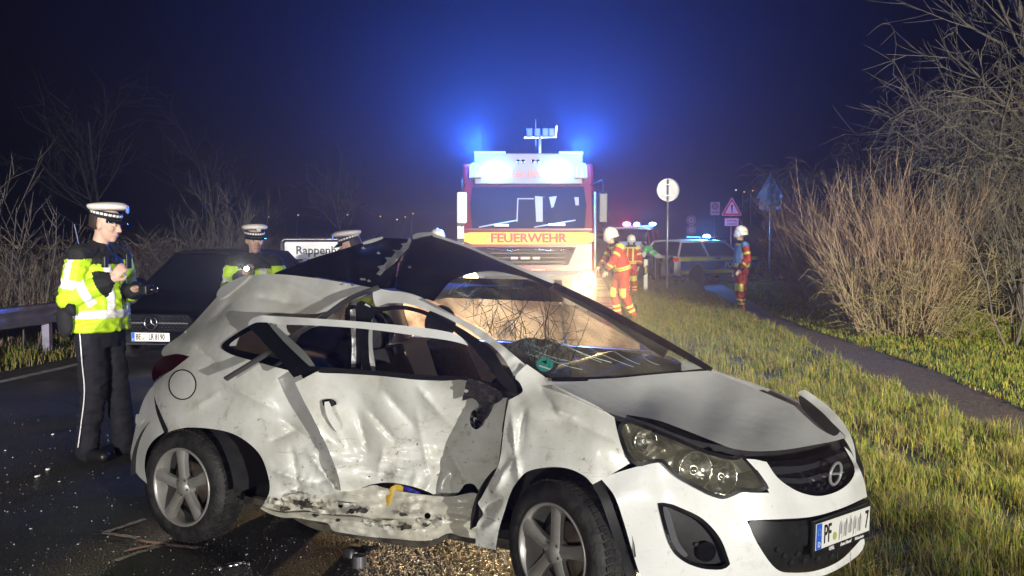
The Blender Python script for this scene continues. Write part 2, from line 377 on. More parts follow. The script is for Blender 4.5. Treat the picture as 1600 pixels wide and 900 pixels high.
FEND = TPS([
 (800,640,-.82),(793,624,-.81),(788,680,-.83),(781,719,-.83),(830,640,-.835),(850,690,-.86),(900,700,-.875),(940,690,-.85),(870,630,-.80),(920,650,-.80),
 (963,658,-.755),(981,724,-.80),(851,592,-.70),(823,569,-.72),(804,588,-.76),(823,737,-.875),(857,731,-.885),(913,745,-.885),(796,771,-.865),(755,805,-.83),
 (745,850,-.80),(774,858,-.82),(779,824,-.84),(747,787,-.80),(925,756,-.88),(810,700,-.85),(800,740,-.85)])
BUMP = TPS([
 (938,747,-.83),(1000,733,-.78),(1034,720,-.735),(1062,749,-.69),(1096,768,-.62),(1130,779,-.55),(1160,770,-.48),(1202,770,-.39),(1187,741,-.40),(1166,717,-.44),(1198,722,-.34),
 (1225,755,-.28),(1260,772,-.14),(1300,774,.02),(1330,760,.20),(1344,735,.32),(1319,698,.36),(1338,724,.40),(1351,752,.44),(1354,775,.40),(1361,790,.42),(1352,839,.30),(1349,855,.26),(1334,873,.18),
 (1308,889,.02),(1270,902,-.13),(1200,915,-.38),(1100,915,-.62),(1010,911,-.77),(998,896,-.785),(980,817,-.83),(960,775,-.84),(1000,800,-.81),(1050,770,-.74),(1100,800,-.63),(1160,815,-.50),(1221,811,-.36),(1270,807,-.16),(1315,794,.06),
 (1187,855,-.46),(1213,889,-.37),(1030,850,-.77),(1150,870,-.53),(1250,785,-.19)])
HOOD = TPS([
 (851,590,-.70),(900,592,-.52),(1000,587,-.10),(1060,582,.25),(1108,578,.58),(1164,601,.60),(1228,628,.60),(1278,651,.58),(1321,682,.52),(1300,690,.34),(1278,694,.22),(1232,702,-.06),(1191,705,-.26),
 (1142,700,-.46),(1111,688,-.53),(1062,669,-.60),(1025,656,-.64),(979,648,-.68),(938,634,-.70),(900,617,-.71),(864,601,-.71),(1000,628,-.38),(1100,640,.03),(1100,665,-.28),(1180,660,.16),(1200,680,.02),(960,610,-.42),(1050,605,.05),(1150,630,.30)])
WS = TPS([(690,458,-.55),(755,515,-.60),(820,565,-.65),(865,592,-.68),(720,434,-.36),(758,424,-.10),(800,428,.20),(835,436,.40),(866,444,.55),(960,495,.58),(1050,545,.60),(1108,578,.62),(1000,587,-.02),(930,590,-.38),(870,500,-.03),(950,540,.06),(800,500,-.30)])

def crz(x, y, L):
    d_ = 0
    for x0, y0, x1, y1, w, h in L:
        dx, dy = x1 - x0, y1 - y0; t = max(0, min(1, ((x-x0)*dx + (y-y0)*dy) / (dx*dx + dy*dy))); d = math.hypot(x - x0 - t*dx, y - y0 - t*dy); d_ += h * math.exp(-d / w) * min(1, 4*t*(1-t) + .25)
    return d_
CR_Q = [(398,462,470,476,5.6,.022),(430,436,505,470,6.2,-.018),(300,536,346,578,5.6,.024),(330,500,362,470,6.2,.018),(352,600,432,640,6.2,-.016),(440,655,500,700,5.6,.018),(300,640,345,612,5.0,-.012),(420,690,470,668,5.6,.016),(455,700,470,785,3.7,.03),(425,735,505,760,3.7,-.03),(440,770,520,745,3.7,.03),(480,705,525,765,3.1,-.028)]
CR_D = [(556,640,575,705,5.0,.03),(600,612,648,668,7.4,.026),(652,604,700,660,5.6,-.022),(520,714,640,722,3.1,-.022),(640,722,780,716,3.7,-.018),(575,640,618,690,6.2,.03),(560,735,650,746,3.7,.026),(650,640,672,745,5.6,-.020),(700,700,735,765,5.0,.028),(512,650,540,700,4.3,-.014),(610,700,700,690,8.7,.016),(590,745,600,700,3.7,-.018)]
CR_F = [(800,650,812,760,3.7,-.034),(820,640,806,720,4.3,.030),(770,770,800,720,3.7,-.03),(840,600,872,650,4.3,.02),(860,640,905,655,5.0,-.022),(755,800,785,780,3.7,.03),(905,660,960,690,6.2,.014),(752,830,776,815,3.1,-.02)]
def dent(x, y):
    low = max(0, min(1, (y - 690) / 90)); r = max(0, min(1, (x - 380) / 120))
    return crz(x, y, CR_Q) + .004 * N(x, y, 55, 1) + .010 * N(x, y, 95, 2) - low * r * (.022 * ridged(x, y, 34, 3) + .012 * ridged(x, y, 15, 4)) * .8 + .004 * max(0, (560 - y) / 130) * N(x, y, 40, 5)
def dentd(x, y):
    low = max(0, min(1, (y - 700) / 70))
    crease = .018 * math.exp(-((y - 718 - .02 * (x - 600)) / 7) ** 2)
    return crz(x, y, CR_D) + .006 * N(x, y, 60, 11) + .008 * ridged(x, y, 70, 12) + crease - low * (.020 * ridged(x, y, 28, 13)) + .012 * math.exp(-(((x - 560) / 22) ** 2 + ((y - 645) / 30) ** 2)) * 2
def dentf(x, y):
    w = max(0, min(1, (835 - x) / 60))
    return crz(x, y, CR_F) + .005 * N(x, y, 50, 21) - w * .012 * ridged(x, y * .5, 26, 22) + .02 * math.exp(-(((x - 880) / 26) ** 2 + ((y - 655) / 14) ** 2))

# --- rear quarter panel with its C-pillar
quarter = panel('rear_quarter_panel', [(345,458),(378,433),(408,429),(444,429),(510,437),(555,445),(585,450),(585,450),(570,462),(540,474),(512,486),(470,494),(430,496),(405,498),(390,509),(368,522),(346,540),(346,540),(350,548),(390,558),(430,568),(470,584),(470,584),(492,640),(512,690),(530,740),(534,766),(534,766),(500,778),(470,792),(440,804),(408,794),(408,794),(421,768),(418,740),(407,712),(388,692),(362,677),(330,670),(295,668),(272,672),(262,676),(262,676),(252,650),(243,625),(240,600),(240,600),(262,582),(296,557),(296,557),(278,553),(254,556),(254,546),(262,538),(291,516),(330,474)],
    SIDE, M_dirty, step=3.6, wr=dent, osm=4)
# fuel flap: the round seam and the flap itself
def ring_px(cx, cy, rx, ry, n=36, a=0): return [(cx + rx * math.cos(2*math.pi*k/n), cy + ry * math.sin(2*math.pi*k/n)) for k in range(n)]
off = lambda fl, d: (lambda q: fl(q) + d)
panel('fuel_flap_seam', ring_px(285, 601, 22, 24), off(SIDE, -.004), M_gloss, holes=[ring_px(285, 601, 20.3, 22.3)], step=4, raw=True, solid=.003, wr=dent)
panel('fuel_flap', ring_px(285, 601, 20, 22), off(SIDE, -.006), M_paint, step=5, raw=True, solid=.003, wr=dent)
# tail lamp, rear bumper
panel('tail_lamp', [(296,557),(296,557),(282,568),(266,580),(250,588),(240,596),(237,582),(244,567),(256,558),(275,553)], off(SIDE, -.012), mat('dark_red_lens', (.05, .004, .006), .12, coat=.8), step=5, solid=.03)
panel('rear_bumper', [(241,602),(243,625),(250,648),(258,668),(256,676),(256,676),(240,688),(229,706),(226,730),(230,756),(230,756),(215,742),(206,722),(204,708),(209,682),(216,650),(226,622)], off(SIDE, -.004), M_paint, step=5, solid=.03, wr=lambda x, y: .004 * N(x, y, 30, 41))
panel('bumper_reflector_cap', [(213,647),(222,650),(224,656),(218,664),(212,662)], off(SIDE, -.012), M_clean, step=3, solid=.006)
panel('seam_gap', [(241,620),(247,636),(255,655),(263,674),(258,678),(250,660),(244,642)], off(SIDE, -.006), M_dark, step=4, solid=.01)
# --- door
door = panel('door', [(498,579),(498,579),(545,583),(590,587),(640,592),(690,595),(731,592),(731,592),(742,602),(760,607),(793,622),(793,622),(788,655),(783,690),(778,725),(765,752),(751,778),(751,778),(742,758),(727,757),(716,770),(700,777),(684,776),(668,768),(640,759),(608,754),(580,757),(556,766),(533,768),(533,768),(528,742),(512,700),(490,655),(474,625),(461,598),(461,598)],
    DOOR, M_dirty, step=3.6, wr=dentd, solid=.02, osm=4)
hd = panel('door_handle', [(507,628),(514,627),(519,640),(527,655),(532,668),(527,675),(518,664),(510,648)], off(DOOR, -.035), M_paint, step=3, solid=.02)
panel('handle_recess', [(503,626),(520,624),(526,632),(513,636),(505,634)], off(DOOR, -.012), M_gloss, step=3, solid=.006, parent=hd)
# black crumpled mirror corner of the door
panel('torn_mirror_base', [(728,598),(735,592),(760,600),(786,616),(780,628),(768,634),(760,652),(752,660),(745,648),(748,632),(738,622),(722,626),(726,612)], off(DOOR, -.07), mat('torn_black_trim', (.02, .018, .022), .5, col2=(.09, .08, .085), scale=30, lo=.5, hi=.75, bump=.8, bscale=30), step=4, solid=.01, wr=lambda x, y: -.018 * ridged(x, y, 11, 31), smooth=False)
panel('mirror_stub', ring_px(744, 655, 10, 16), off(DOOR, -.06), M_gloss, step=3, solid=.05, raw=True, wr=lambda x, y: -.02 * (1 - ((x-744)/10)**2) - .01 * ridged(x, y, 8, 33))
for (x, y, r) in ((742, 655, 4.5), (728, 611, 3.5), (739, 691, 2.2), (726, 668, 2.6)):
    a = random.random() * 6
    panel('paint_chip', [(x + r * math.cos(a + k) * random.uniform(.6, 1.4), y + r * math.sin(a + k) * random.uniform(.6, 1.4)) for k in (0, 1.3, 2.6, 3.9, 5.2)], off(DOOR, -.085 if r > 3 else -.012), M_steel, step=2, solid=.004, raw=True)
# --- sill: crushed, ripped, with holes
SILL = TPS([(407,793,-.80),(447,803,-.78),(517,822,-.74),(580,838,-.72),(657,843,-.70),(702,830,-.68),(745,850,-.70),(430,775,-.80),(520,775,-.76),(600,775,-.72),(680,785,-.68),(740,785,-.64),(560,800,-.77),(640,810,-.74),(700,805,-.71)])
def crush(x, y): return -.014 * ridged(x * .35, y * 1.1 - .05*x, 13, 51) - .012 * ridged(x, y * 1.6, 60, 52) - .006 * ridged(x, y, 18, 53) - .014 * math.exp(-((y - 800 - .06 * (x - 500)) / 5) ** 2) + .02 * math.exp(-((y - 812 - .05 * (x - 500)) / 6) ** 2)
panel('sill', [(412,788),(440,776),(480,768),(533,764),(560,764),(584,758),(600,762),(640,770),(700,776),(740,770),(757,782),(757,782),(752,806),(746,842),(746,842),(720,838),(702,833),(680,842),(657,845),(620,842),(580,839),(545,834),(520,829),(512,818),(480,812),(447,806),(425,800)], SILL, M_sill, holes=[ring_px(532,790,4,4,10), ring_px(549,799,5,4,10), ring_px(668,806,5,5,10)], step=3.2, wr=crush, smooth='all', raw=False, solid=.015, osm=5)
panel('sill_seam_strip', [(407,793),(440,801),(480,800),(520,806),(560,808),(590,816),(590,822),(560,815),(520,812),(480,808),(445,809),(420,802)], off(SILL, -.03), M_sill, step=4, wr=crush, solid=.01)
for k in range(16):
    x = 425 + 20 * k + random.uniform(-8, 8) if k < 14 else random.uniform(430, 520); y = 772 + .17 * (x - 425) + random.uniform(-8, 26); L = random.uniform(14, 44); h = random.uniform(2, 6); sl = random.uniform(-.25, .35); n_ = 7
    up_ = [(x + L * i / n_, y + sl * L * i / n_ - h * random.uniform(.2, 1.2)) for i in range(n_ + 1)]; dn_ = [(x + L * i / n_, y + sl * L * i / n_ + h * random.uniform(.2, 1.2)) for i in range(n_, -1, -1)]
    panel('torn_metal_strip', up_ + dn_, off(SILL, random.uniform(-.07, -.03)), (M_sill, M_dirty, MATS_DK, M_sill)[k % 4], step=3, solid=.008, raw=True, wr=lambda x, y: .03 * N(x, y, 11, k + 200))
for k in range(9):
    x = random.uniform(470, 690); y = 785 + .12 * (x - 470) + random.uniform(-6, 22); a = random.uniform(0, 3); r = random.uniform(3, 8)
    panel('ripped_hole', [(x + r * math.cos(2*math.pi*i/7 + a) * random.uniform(.5, 1.3), y + r * .6 * math.sin(2*math.pi*i/7 + a) * random.uniform(.5, 1.3)) for i in range(7)], off(SILL, -.032), MATS_DK, step=3, solid=.004, raw=True, wr=crush)
panel('underbody_rail', [(458,808),(520,820),(600,838),(660,846),(700,836),(700,842),(660,856),(600,848),(540,838),(490,826)], off(SILL, .10), mat('underbody', (.03, .027, .022), .8, col2=(.10, .09, .07), scale=15), step=6, solid=.05)
panel('torn_yellow_trim', [(604,792),(600,782),(606,766),(618,757),(630,760),(630,768),(616,778),(607,790)], off(SILL, -.02), mat('yellow_plastic', (.62, .40, .05), .5), step=4, solid=.004, wr=lambda x, y: .02 * N(x, y, 10, 61))
panel('blue_cloth_scrap', [(630,760),(650,766),(662,776),(640,778),(628,772)], off(SILL, .0), mat('blue_cloth', (.05, .05, .45), .8), step=4, solid=.004, wr=lambda x, y: .02 * ridged(x, y, 9, 62))
# --- front fender
panel('front_fender', [(823,569),(823,569),(850,588),(864,600),(900,618),(932,634),(960,652),(960,652),(964,672),(972,700),(984,724),(984,724),(950,744),(926,757),(926,757),(912,743),(887,732),(857,730),(824,737),(805,757),(796,775),(788,800),(780,826),(774,859),(774,859),(758,856),(743,852),(743,852),(745,820),(755,803),(747,787),(752,778),(766,752),(780,722),(786,680),(790,650),(795,625),(795,625),(812,616),(817,610),(812,598),(805,588)],
    FEND, M_dirty, step=3.6, wr=dentf, solid=.015, osm=4)
panel('door_gap', [(793,620),(800,622),(796,650),(790,676),(784,676),(788,648)], off(FEND, -.004), M_dark, step=4, solid=.004)
# --- A-pillar and roof rail, window seals
APIL = TPS([(584,460,-.58),(608,455,-.56),(644,460,-.565),(680,478,-.58),(716,499,-.60),(755,522,-.63),(818,572,-.70),(803,588,-.74),(788,562,-.72),(750,530,-.66),(710,502,-.62),(668,484,-.60),(629,474,-.59),(587,478,-.60)])
panel('a_pillar', [(584,452),(608,454),(644,459),(680,476),(716,496),(755,517),(790,544),(821,570),(821,570),(812,582),(803,588),(803,588),(796,574),(784,556),(768,540),(750,528),(730,514),(710,503),(690,493),(668,484),(645,477),(629,474),(605,474),(587,478)], APIL, M_paint, step=5, solid=.05, wr=lambda x, y: .007 * N(x, y, 26, 71) + (.014 * ridged(x, y, 24, 72) if x > 745 else 0))
panel('window_seal', [(557,500),(556,478),(564,470),(576,474),(590,480),(629,477),(668,487),(712,508),(750,532),(772,550),(790,580),(806,600),(808,618),(808,618),(796,612),(780,596),(764,574),(744,550),(736,540),(706,516),(668,494),(630,484),(594,488),(582,498),(576,520),(577,560),(580,582),(568,582),(562,540)], off(APIL, -.012), M_black, step=5, solid=.02)
panel('quarter_glass_frame', [(346,540),(368,522),(390,509),(412,500),(412,508),(392,516),(372,528),(358,540),(375,547),(410,555),(450,566),(470,582),(440,576),(400,565),(360,553)], off(SIDE, -.016), M_gloss, step=4, solid=.02)
panel('door_belt_seal', [(498,574),(540,576),(600,580),(660,586),(720,588),(760,596),(790,612),(790,622),(760,608),(725,594),(660,594),(600,588),(540,584),(498,582)], off(DOOR, -.012), M_black, step=5, solid=.025)
panel('b_pillar', [(566,480),(578,478),(582,500),(582,540),(586,580),(568,580),(566,540)], -.62, M_paint, step=5, solid=.05)
panel('b_pillar_seal', [(540,482),(560,482),(562,530),(562,580),(538,578),(540,530)], -.60, M_black, step=5, solid=.02)
panel('torn_pillar_edge', [(547,484),(555,482),(556,530),(556,574),(549,574),(550,540)], -.625, M_steel, step=3, solid=.01, smooth=False, wr=lambda x, y: .02 * ridged(x, y, 7, 81))
panel('door_glass', [(458,560),(478,516),(545,512),(548,576),(500,576)], -.60, mat('dark_tinted_glass', (.004, .005, .012), .06, coat=.5), step=8, solid=.005)
# --- loose pieces: black window pillar that fell forward, white window-frame bar, long grey trim strip
PIL = TPS([(390,511,-.72),(417,504,-.74),(498,577,-.90),(459,589,-.92),(440,545,-.82),(430,520,-.77),(470,560,-.87)])
pil = panel('fallen_window_pillar', [(386,511),(386,511),(400,504),(417,504),(417,504),(448,530),(474,554),(498,577),(498,577),(478,583),(459,590),(459,590),(440,566),(418,542),(400,522)], off(PIL, -.10), M_black, step=5, solid=.03, wr=lambda x, y: .006 * N(x, y, 22, 91))
panel('pillar_trim_edge', [(420,506),(430,508),(455,530),(478,552),(492,572),(484,572),(462,552),(440,530)], off(PIL, -.115), mat('grey_trim', (.22, .23, .22), .3), step=4, solid=.008, parent=pil)
BAR = TPS([(387,500,-.74),(408,496,-.76),(480,502,-.80),(560,506,-.80),(660,517,-.78),(735,537,-.76),(430,494,-.76),(600,516,-.80)])
panel('bent_window_frame', [(388,508),(392,499),(408,493),(430,494),(500,498),(580,504),(660,512),(706,520),(722,528),(732,540),(732,540),(706,533),(660,526),(580,515),(500,509),(430,507),(410,509),(398,514)], off(BAR, -.07), M_clean, step=4, solid=.02, wr=lambda x, y: .006 * N(x, y, 30, 95))
tr = MB(); pts = [carp(592, 449, -.60), carp(548, 466, -.68), carp(504, 497, -.76), carp(478, 513, -.80), carp(445, 534, -.84), carp(415, 554, -.88), carp(353, 592, -.985)]
pts = [Vector(p) for p in spl(pts, n=4)]
for i in range(len(pts) - 1): tr.bar(pts[i], pts[i+1] + (pts[i+1]-pts[i]) * .08, .012, .032, up=(0, -1, .3))
tr.build('loose_trim_strip', mat('satin_grey_strip', (.05, .05, .052), .4), car)
# --- roof: folded black skin with torn white edges
RF = TPS([(429,427,-.50),(480,431,-.53),(537,439,-.56),(585,449,-.58),(620,450,-.57),(677,470,-.56),(552,385,-.25),(490,404,-.35),(600,374,-.05),(641,374,.0),(626,402,-.25),(600,400,-.2),(675,366,.05),(710,436,-.40),(758,425,-.10),(800,429,.18),(860,449,.52),(867,441,.56),(770,402,.28),(700,400,-.12),(650,420,-.40)])
def rw_(x, y): return .02 * ridged(x, y, 46, 101) + .012 * N(x, y, 30, 102) + (.05 * math.exp(-((x - 545 - (y-385)*.1) / 5) ** 2) if y < 445 else 0)
panel('roof_flap', [(428,428),(460,415),(490,403),(520,394),(552,384),(552,384),(580,377),(599,372),(638,374),(641,380),(630,396),(626,402),(620,420),(618,450),(618,450),(585,450),(540,440),(500,434),(460,430)], RF, M_roof, step=5, solid=.012, wr=rw_)
panel('roof_skin', [(675,366),(675,366),(692,371),(730,385),(770,402),(820,422),(866,441),(866,441),(858,450),(830,437),(800,429),(770,424),(745,426),(722,432),(704,440),(690,455),(678,471),(678,471),(650,461),(630,455),(618,452),(618,452),(622,425),(628,402),(641,378),(655,369)], RF, M_roof, step=6, solid=.012, wr=lambda x, y: .012 * N(x, y, 60, 103))
panel('roof_front_edge', [(675,364),(692,370),(730,383),(770,400),(820,420),(867,439),(864,443),(820,425),(770,404),(730,387),(692,374),(676,369)], off(RF, -.006), M_clean, step=3, solid=.012)
panel('torn_roof_edge', [(644,368),(652,364),(676,363),(676,367),(656,371),(646,374)], off(RF, -.01), M_clean, step=3, solid=.008)
jag = [(588,428),(594,421),(589,416),(600,414),(605,407),(601,402),(612,402),(618,394),(613,390),(624,391),(630,384),(626,381),(636,379),(640,370),(643,376),(638,388),(629,397),(622,405),(616,412),(608,418),(600,424),(594,431)]
panel('torn_roof_seam', jag, off(RF, -.02), M_steel, step=3, solid=.008, raw=True, smooth=False, wr=lambda x, y: .02 * N(x, y, 8, 105))
panel('torn_roof_strip', [(566,379),(580,374),(599,370),(598,373),(582,379),(568,382)], off(RF, -.03), M_clean, step=3, solid=.006)
for k in range(7):
    x = random.uniform(540, 640); y = random.uniform(432, 448) if k % 2 else random.uniform(385, 440)
    panel('paint_chip', [(x-3, y), (x, y-2.5), (x+4, y+1), (x, y+2)], off(RF, -.03), M_steel, step=2, solid=.003, raw=True)
# spoiler corner
panel('roof_spoiler', [(338,462),(338,462),(342,452),(356,442),(378,432),(390,430),(380,440),(366,452),(352,463),(342,466)], off(SIDE, -.02), M_clean, step=4, solid=.05)
# --- hood
def hoodw(x, y): return .004 * N(x, y, 90, 111) + .003 * N(x, y, 40, 112)
hood = panel('hood', [(851,590),(851,590),(900,593),(960,591),(1013,586),(1060,582),(1108,579),(1108,579),(1164,601),(1228,628),(1278,651),(1312,674),(1322,684),(1322,684),(1300,690),(1278,694),(1232,702),(1191,705),(1165,704),(1142,700),(1111,688),(1062,669),(1025,656),(979,648),(979,648),(938,634),(900,617),(864,602)], HOOD, M_clean, step=6, solid=.03, wr=hoodw)
panel('hood_lip', [(864,602),(900,617),(938,634),(979,648),(978,653),(938,640),(898,622),(862,606)], off(HOOD, -.012), M_paint, step=3, solid=.02, parent=hood)
# --- dark engine bay seen through the gaps
panel('engine_bay', [(960,640),(1040,655),(1142,690),(1232,695),(1322,680),(1338,700),(1345,760),(1250,790),(1180,760),(1120,790),(1030,760),(960,760),(930,740),(950,690)], off(BUMP, .26), M_dark, step=10, solid=.02)
# --- headlamp
HL = off(BUMP, .0)
HLF = TPS([(968,673,-.76),(975,661,-.74),(998,664,-.70),(1051,685,-.66),(1104,707,-.56),(1145,717,-.46),(1160,713,-.42),(1198,760,-.40),(1191,768,-.42),(1160,766,-.50),(1130,777,-.57),(1096,764,-.64),(1062,745,-.71),(1034,720,-.76),(998,726,-.80),(979,707,-.80),(1040,700,-.76),(1110,740,-.62)])
hl_out = [(968,673),(975,661),(985,659),(998,663),(1051,684),(1104,706),(1145,716),(1160,712),(1160,712),(1182,738),(1199,762),(1199,762),(1180,767),(1160,766),(1145,772),(1130,777),(1115,773),(1096,764),(1062,745),(1045,730),(1034,720),(1015,722),(998,726),(988,718),(979,707)]
M_lens = bpy.data.materials.new('hazy_headlamp_lens'); M_lens.use_nodes = True
_n = M_lens.node_tree.nodes; _l = M_lens.node_tree.links; _t = _n.new('ShaderNodeBsdfTransparent'); _t.inputs[0].default_value = (.97, .96, .88, 1); _mx = _n.new('ShaderNodeMixShader'); _mx.inputs[0].default_value = .10
_n['Principled BSDF'].inputs['Base Color'].default_value = (.55, .52, .38, 1); _n['Principled BSDF'].inputs['Roughness'].default_value = .10; _n['Principled BSDF'].inputs['Coat Weight'].default_value = 1
_l.new(_t.outputs[0], _mx.inputs[1]); _l.new(_n['Principled BSDF'].outputs[0], _mx.inputs[2]); _l.new(_mx.outputs[0], _n['Material Output'].inputs[0])
hl = panel('headlamp', hl_out, off(HLF, .10), mat('headlamp_reflector', (.16, .155, .13), .3, .8, col2=(.62, .60, .52), scale=8, lo=.42, hi=.6, bump=.5, bscale=7), step=5, solid=.01, wr=lambda x, y: .03 * N(x, y, 22, 121))
panel('lens', hl_out, off(HLF, .0), M_lens, step=6, solid=0, parent=hl)
for cx, cy, rx, ry, dd in ((1007, 690, 17, 17, .05), (1085, 735, 26, 20, .055), (1128, 745, 22, 17, .05)):
    mb = MB(); c = carp(cx, cy, float(HLF([(cx, cy)])[0]) + dd + .02); rr = rx / 330
    Mx = frame(c, (0, 1, .1), (0, 0, 1)); Mx = Matrix.Translation(c) @ (Vector((.75, -.62, .1)).to_track_quat('Z', 'Y').to_matrix().to_4x4())
    mb.lathe([(0, -.03), (rr*.35, -.028), (rr*.75, -.01), (rr, .012), (rr*1.05, .014), (rr*1.05, .0), (rr, -.02)], 24, Mx)
    mb.ell((0, 0, -.01), (rr*.28, rr*.28, .02), 12, 8, Mx)
    mb.build('reflector_bowl', M_chrome, hl, 'all')
def rim_px(o, w, c=None):
    q = np.array([tuple(p) for p in spl(o, 6, True)]); t = np.roll(q, -1, 0) - np.roll(q, 1, 0); nn = np.stack([t[:, 1], -t[:, 0]], 1); nn /= np.linalg.norm(nn, axis=1)[:, None] + 1e-9
    ar = np.sum(q[:, 0] * np.roll(q[:, 1], -1) - np.roll(q[:, 0], -1) * q[:, 1]); sgn = 1 if ar > 0 else -1
    return [tuple(p) for p in q], [tuple(p) for p in q - sgn * nn * w], [tuple(p) for p in q + sgn * nn * w]
q, ins, outs = rim_px(hl_out, 3.0)
panel('lens_rim', outs, off(HLF, -.003), M_black, holes=[ins], step=3, raw=True, solid=.012, parent=hl)
# --- front bumper
fog = [(1030,788),(1030,788),(1046,790),(1062,796),(1096,813),(1123,843),(1138,881),(1138,881),(1127,887),(1096,885),(1066,872),(1047,847)]
gr_up = [(1198,722),(1198,722),(1212,743),(1228,757),(1252,770),(1282,775),(1312,766),(1331,749),(1335,730),(1319,698),(1319,698),(1290,708),(1250,717)]
gr_lo = [(1166,813),(1166,813),(1187,855),(1213,889),(1240,895),(1278,891),(1315,874),(1349,839),(1349,839),(1357,800),(1355,778),(1355,778),(1315,794),(1270,807),(1221,811)]
bumper = panel('front_bumper', [(938,747),(938,747),(985,732),(1033,720),(1033,720),(1047,734),(1062,747),(1096,767),(1115,776),(1130,780),(1146,775),(1160,769),(1180,770),(1202,770),(1202,770),(1187,741),(1166,717),(1166,717),(1180,718),(1198,722),(1198,722),(1212,743),(1228,757),(1252,770),(1282,775),(1312,766),(1331,749),(1335,730),(1319,698),(1319,698),(1330,708),(1340,726),(1350,750),(1355,776),(1355,776),(1315,794),(1270,807),(1221,811),(1166,813),(1166,813),(1187,855),(1213,889),(1240,895),(1278,891),(1315,874),(1349,839),(1349,839),(1351,850),(1340,868),(1308,890),(1270,904),(1200,917),(1100,920),(1012,914),(1012,914),(1000,898),(987,858),(975,817),(960,775)], BUMP, M_clean, holes=[fog], step=6, solid=.02, wr=lambda x, y: .003 * N(x, y, 40, 131))
fg = panel('fog_lamp_recess', fog, off(BUMP, .035), M_black, step=5, solid=.01)
q, ins, outs = rim_px(fog, 3)
panel('recess_rim', outs, off(BUMP, -.003), M_gloss, holes=[ins], step=3, raw=True, solid=.02, parent=fg)
panel('recess_blade', [(1036,792),(1046,800),(1060,845),(1075,868),(1068,872),(1048,846)], off(BUMP, .004), mat('grey_gloss_blade', (.10, .10, .11), .2), step=3, solid=.02, parent=fg)
panel('fog_lamp', ring_px(1104, 862, 15, 16, 24), off(BUMP, .012), M_gloss, step=4, raw=True, solid=.02, parent=fg)
panel('tow_eye_cap', ring_px(1089, 851, 4, 3, 12), off(BUMP, .02), M_dark, step=2, raw=True, solid=.01, parent=fg)
# upper grille with bars, honeycomb and the ringed emblem
gu = panel('upper_grille', gr_up, off(BUMP, .06), M_gloss, step=6, solid=.01)
panel('grille_bar', [(1203,730),(1260,726),(1320,706),(1324,713),(1262,735),(1210,741)], off(BUMP, .03), mat('grille_gloss_bar', (.03, .03, .034), .18, coat=.5), step=4, solid=.03, parent=gu)
panel('grille_bar', [(1214,746),(1262,746),(1328,722),(1330,729),(1264,754),(1222,753)], off(BUMP, .03), MATS['grille_gloss_bar'], step=4, solid=.03, parent=gu)
def studs(name, poly, sx, sy, field, d, m, parent, r, slope):
    P = np.array(poly); mn, mx = P.min(0), P.max(0); row = 0; y = mn[1] - 80
    while y < mx[1] + 80:
        x = mn[0] + (sx / 2 if row % 2 else 0)
        while x < mx[0]:
            yy = y + slope * (x - mn[0])
            pts_ = ring_px(x, yy, r, r * .85, 6)
            if inpoly(np.array(pts_), poly).all():
                c = field([(x, yy)])[0] + d; ring = carps(pts_, np.full(6, c + .012)); tip = carps([(x, yy + 1)], np.array([c - .006]))[0]
                MB().add([*map(tuple, ring), tuple(tip)], [(k, (k+1) % 6, 6) for k in range(6)] + [(5,4,3,2,1,0)]).build(name, m, parent)
            x += sx
        y += sy; row += 1
M_stud = mat('grille_stud_plastic', (.022, .022, .026), .28)
studs('grille_stud', [(1222,757),(1264,758),(1330,734),(1328,748),(1310,763),(1282,771),(1252,766)], 10, 7, BUMP, .035, M_stud, gu, 4.4, -.28)
gl = panel('lower_grille', gr_lo, off(BUMP, .05), M_black, step=6, solid=.01)
panel('plate_carrier_panel', [(1170,816),(1221,815),(1270,811),(1315,798),(1353,782),(1356,800),(1352,818),(1310,838),(1262,852),(1192,852)], off(BUMP, .012), M_black, step=6, solid=.02, parent=gl)
studs('grille_stud', [(1192,853),(1262,853),(1312,840),(1350,822),(1346,838),(1315,871),(1278,888),(1240,891),(1216,886)], 21, 12, BUMP, .035, M_stud, gl, 7.5, -.16)
def on_bump(px, py, d): return carp(px, py, float(BUMP([(px, py)])[0]) + d)
ec = on_bump(1296, 738, .0); ex = (on_bump(1310, 734, 0) - on_bump(1282, 742, 0)).normalized()
Me = frame(ec + Vector((.03, -.012, 0)), ex, (0.12, 0, 1)); em = MB()
em.lathe([(.052 + .007 * math.cos(a), .007 * math.sin(a)) for a in [2*math.pi*k/8 for k in range(8)]], 32, Me, close=True)
zz = [(-.078, .004), (-.02, .009), (.01, .003), (.078, -.002), (.02, -.007), (-.01, -.002)]
em.prism(zz, -.004, .006, Me); em.build('emblem', mat('emblem_silver', (.55, .55, .56), .35, .6), gu, True)
# number plate
pl, pr = on_bump(1268, 838, -.004), on_bump(1352, 808, -.004)
Mp = frame((pl + pr) / 2 + Vector((.02, -.01, 0)), pr - pl, (0, 0, 1)); pw = (pr - pl).length; ph = .118
mb = MB(); mb.box((-pw/2 - .012, -ph/2 - .034, -.02), (pw/2 + .012, ph/2 + .010, -.003), M=Mp); hold = mb.build('plate_holder', M_black, car, bevel=.003)
mb = MB(); mb.box((-pw/2, -ph/2, -.002), (pw/2, ph/2, .002), M=Mp); plate = mb.build('number_plate', mat('plate_white', (.78, .77, .72), .4), car, bevel=.001)
mb = MB(); mb.box((-pw/2 + .002, -ph/2 + .002, .002), (-pw/2 + .05, ph/2 - .002, .0035), M=Mp); mb.build('euro_band', mat('plate_blue', (.02, .12, .62), .4), plate)
M_ink = mat('plate_ink', (.01, .01, .01), .5); M_white = mat('white_print', (.8, .8, .8), .5)
def onplate(x, y, z=.0032): return Mp @ Matrix.Translation((x, y, z))
text_obj('plate_letter', 'D', .034, M_white, plate, onplate(-pw/2 + .026, -.036, .0042))
st_ = MB()
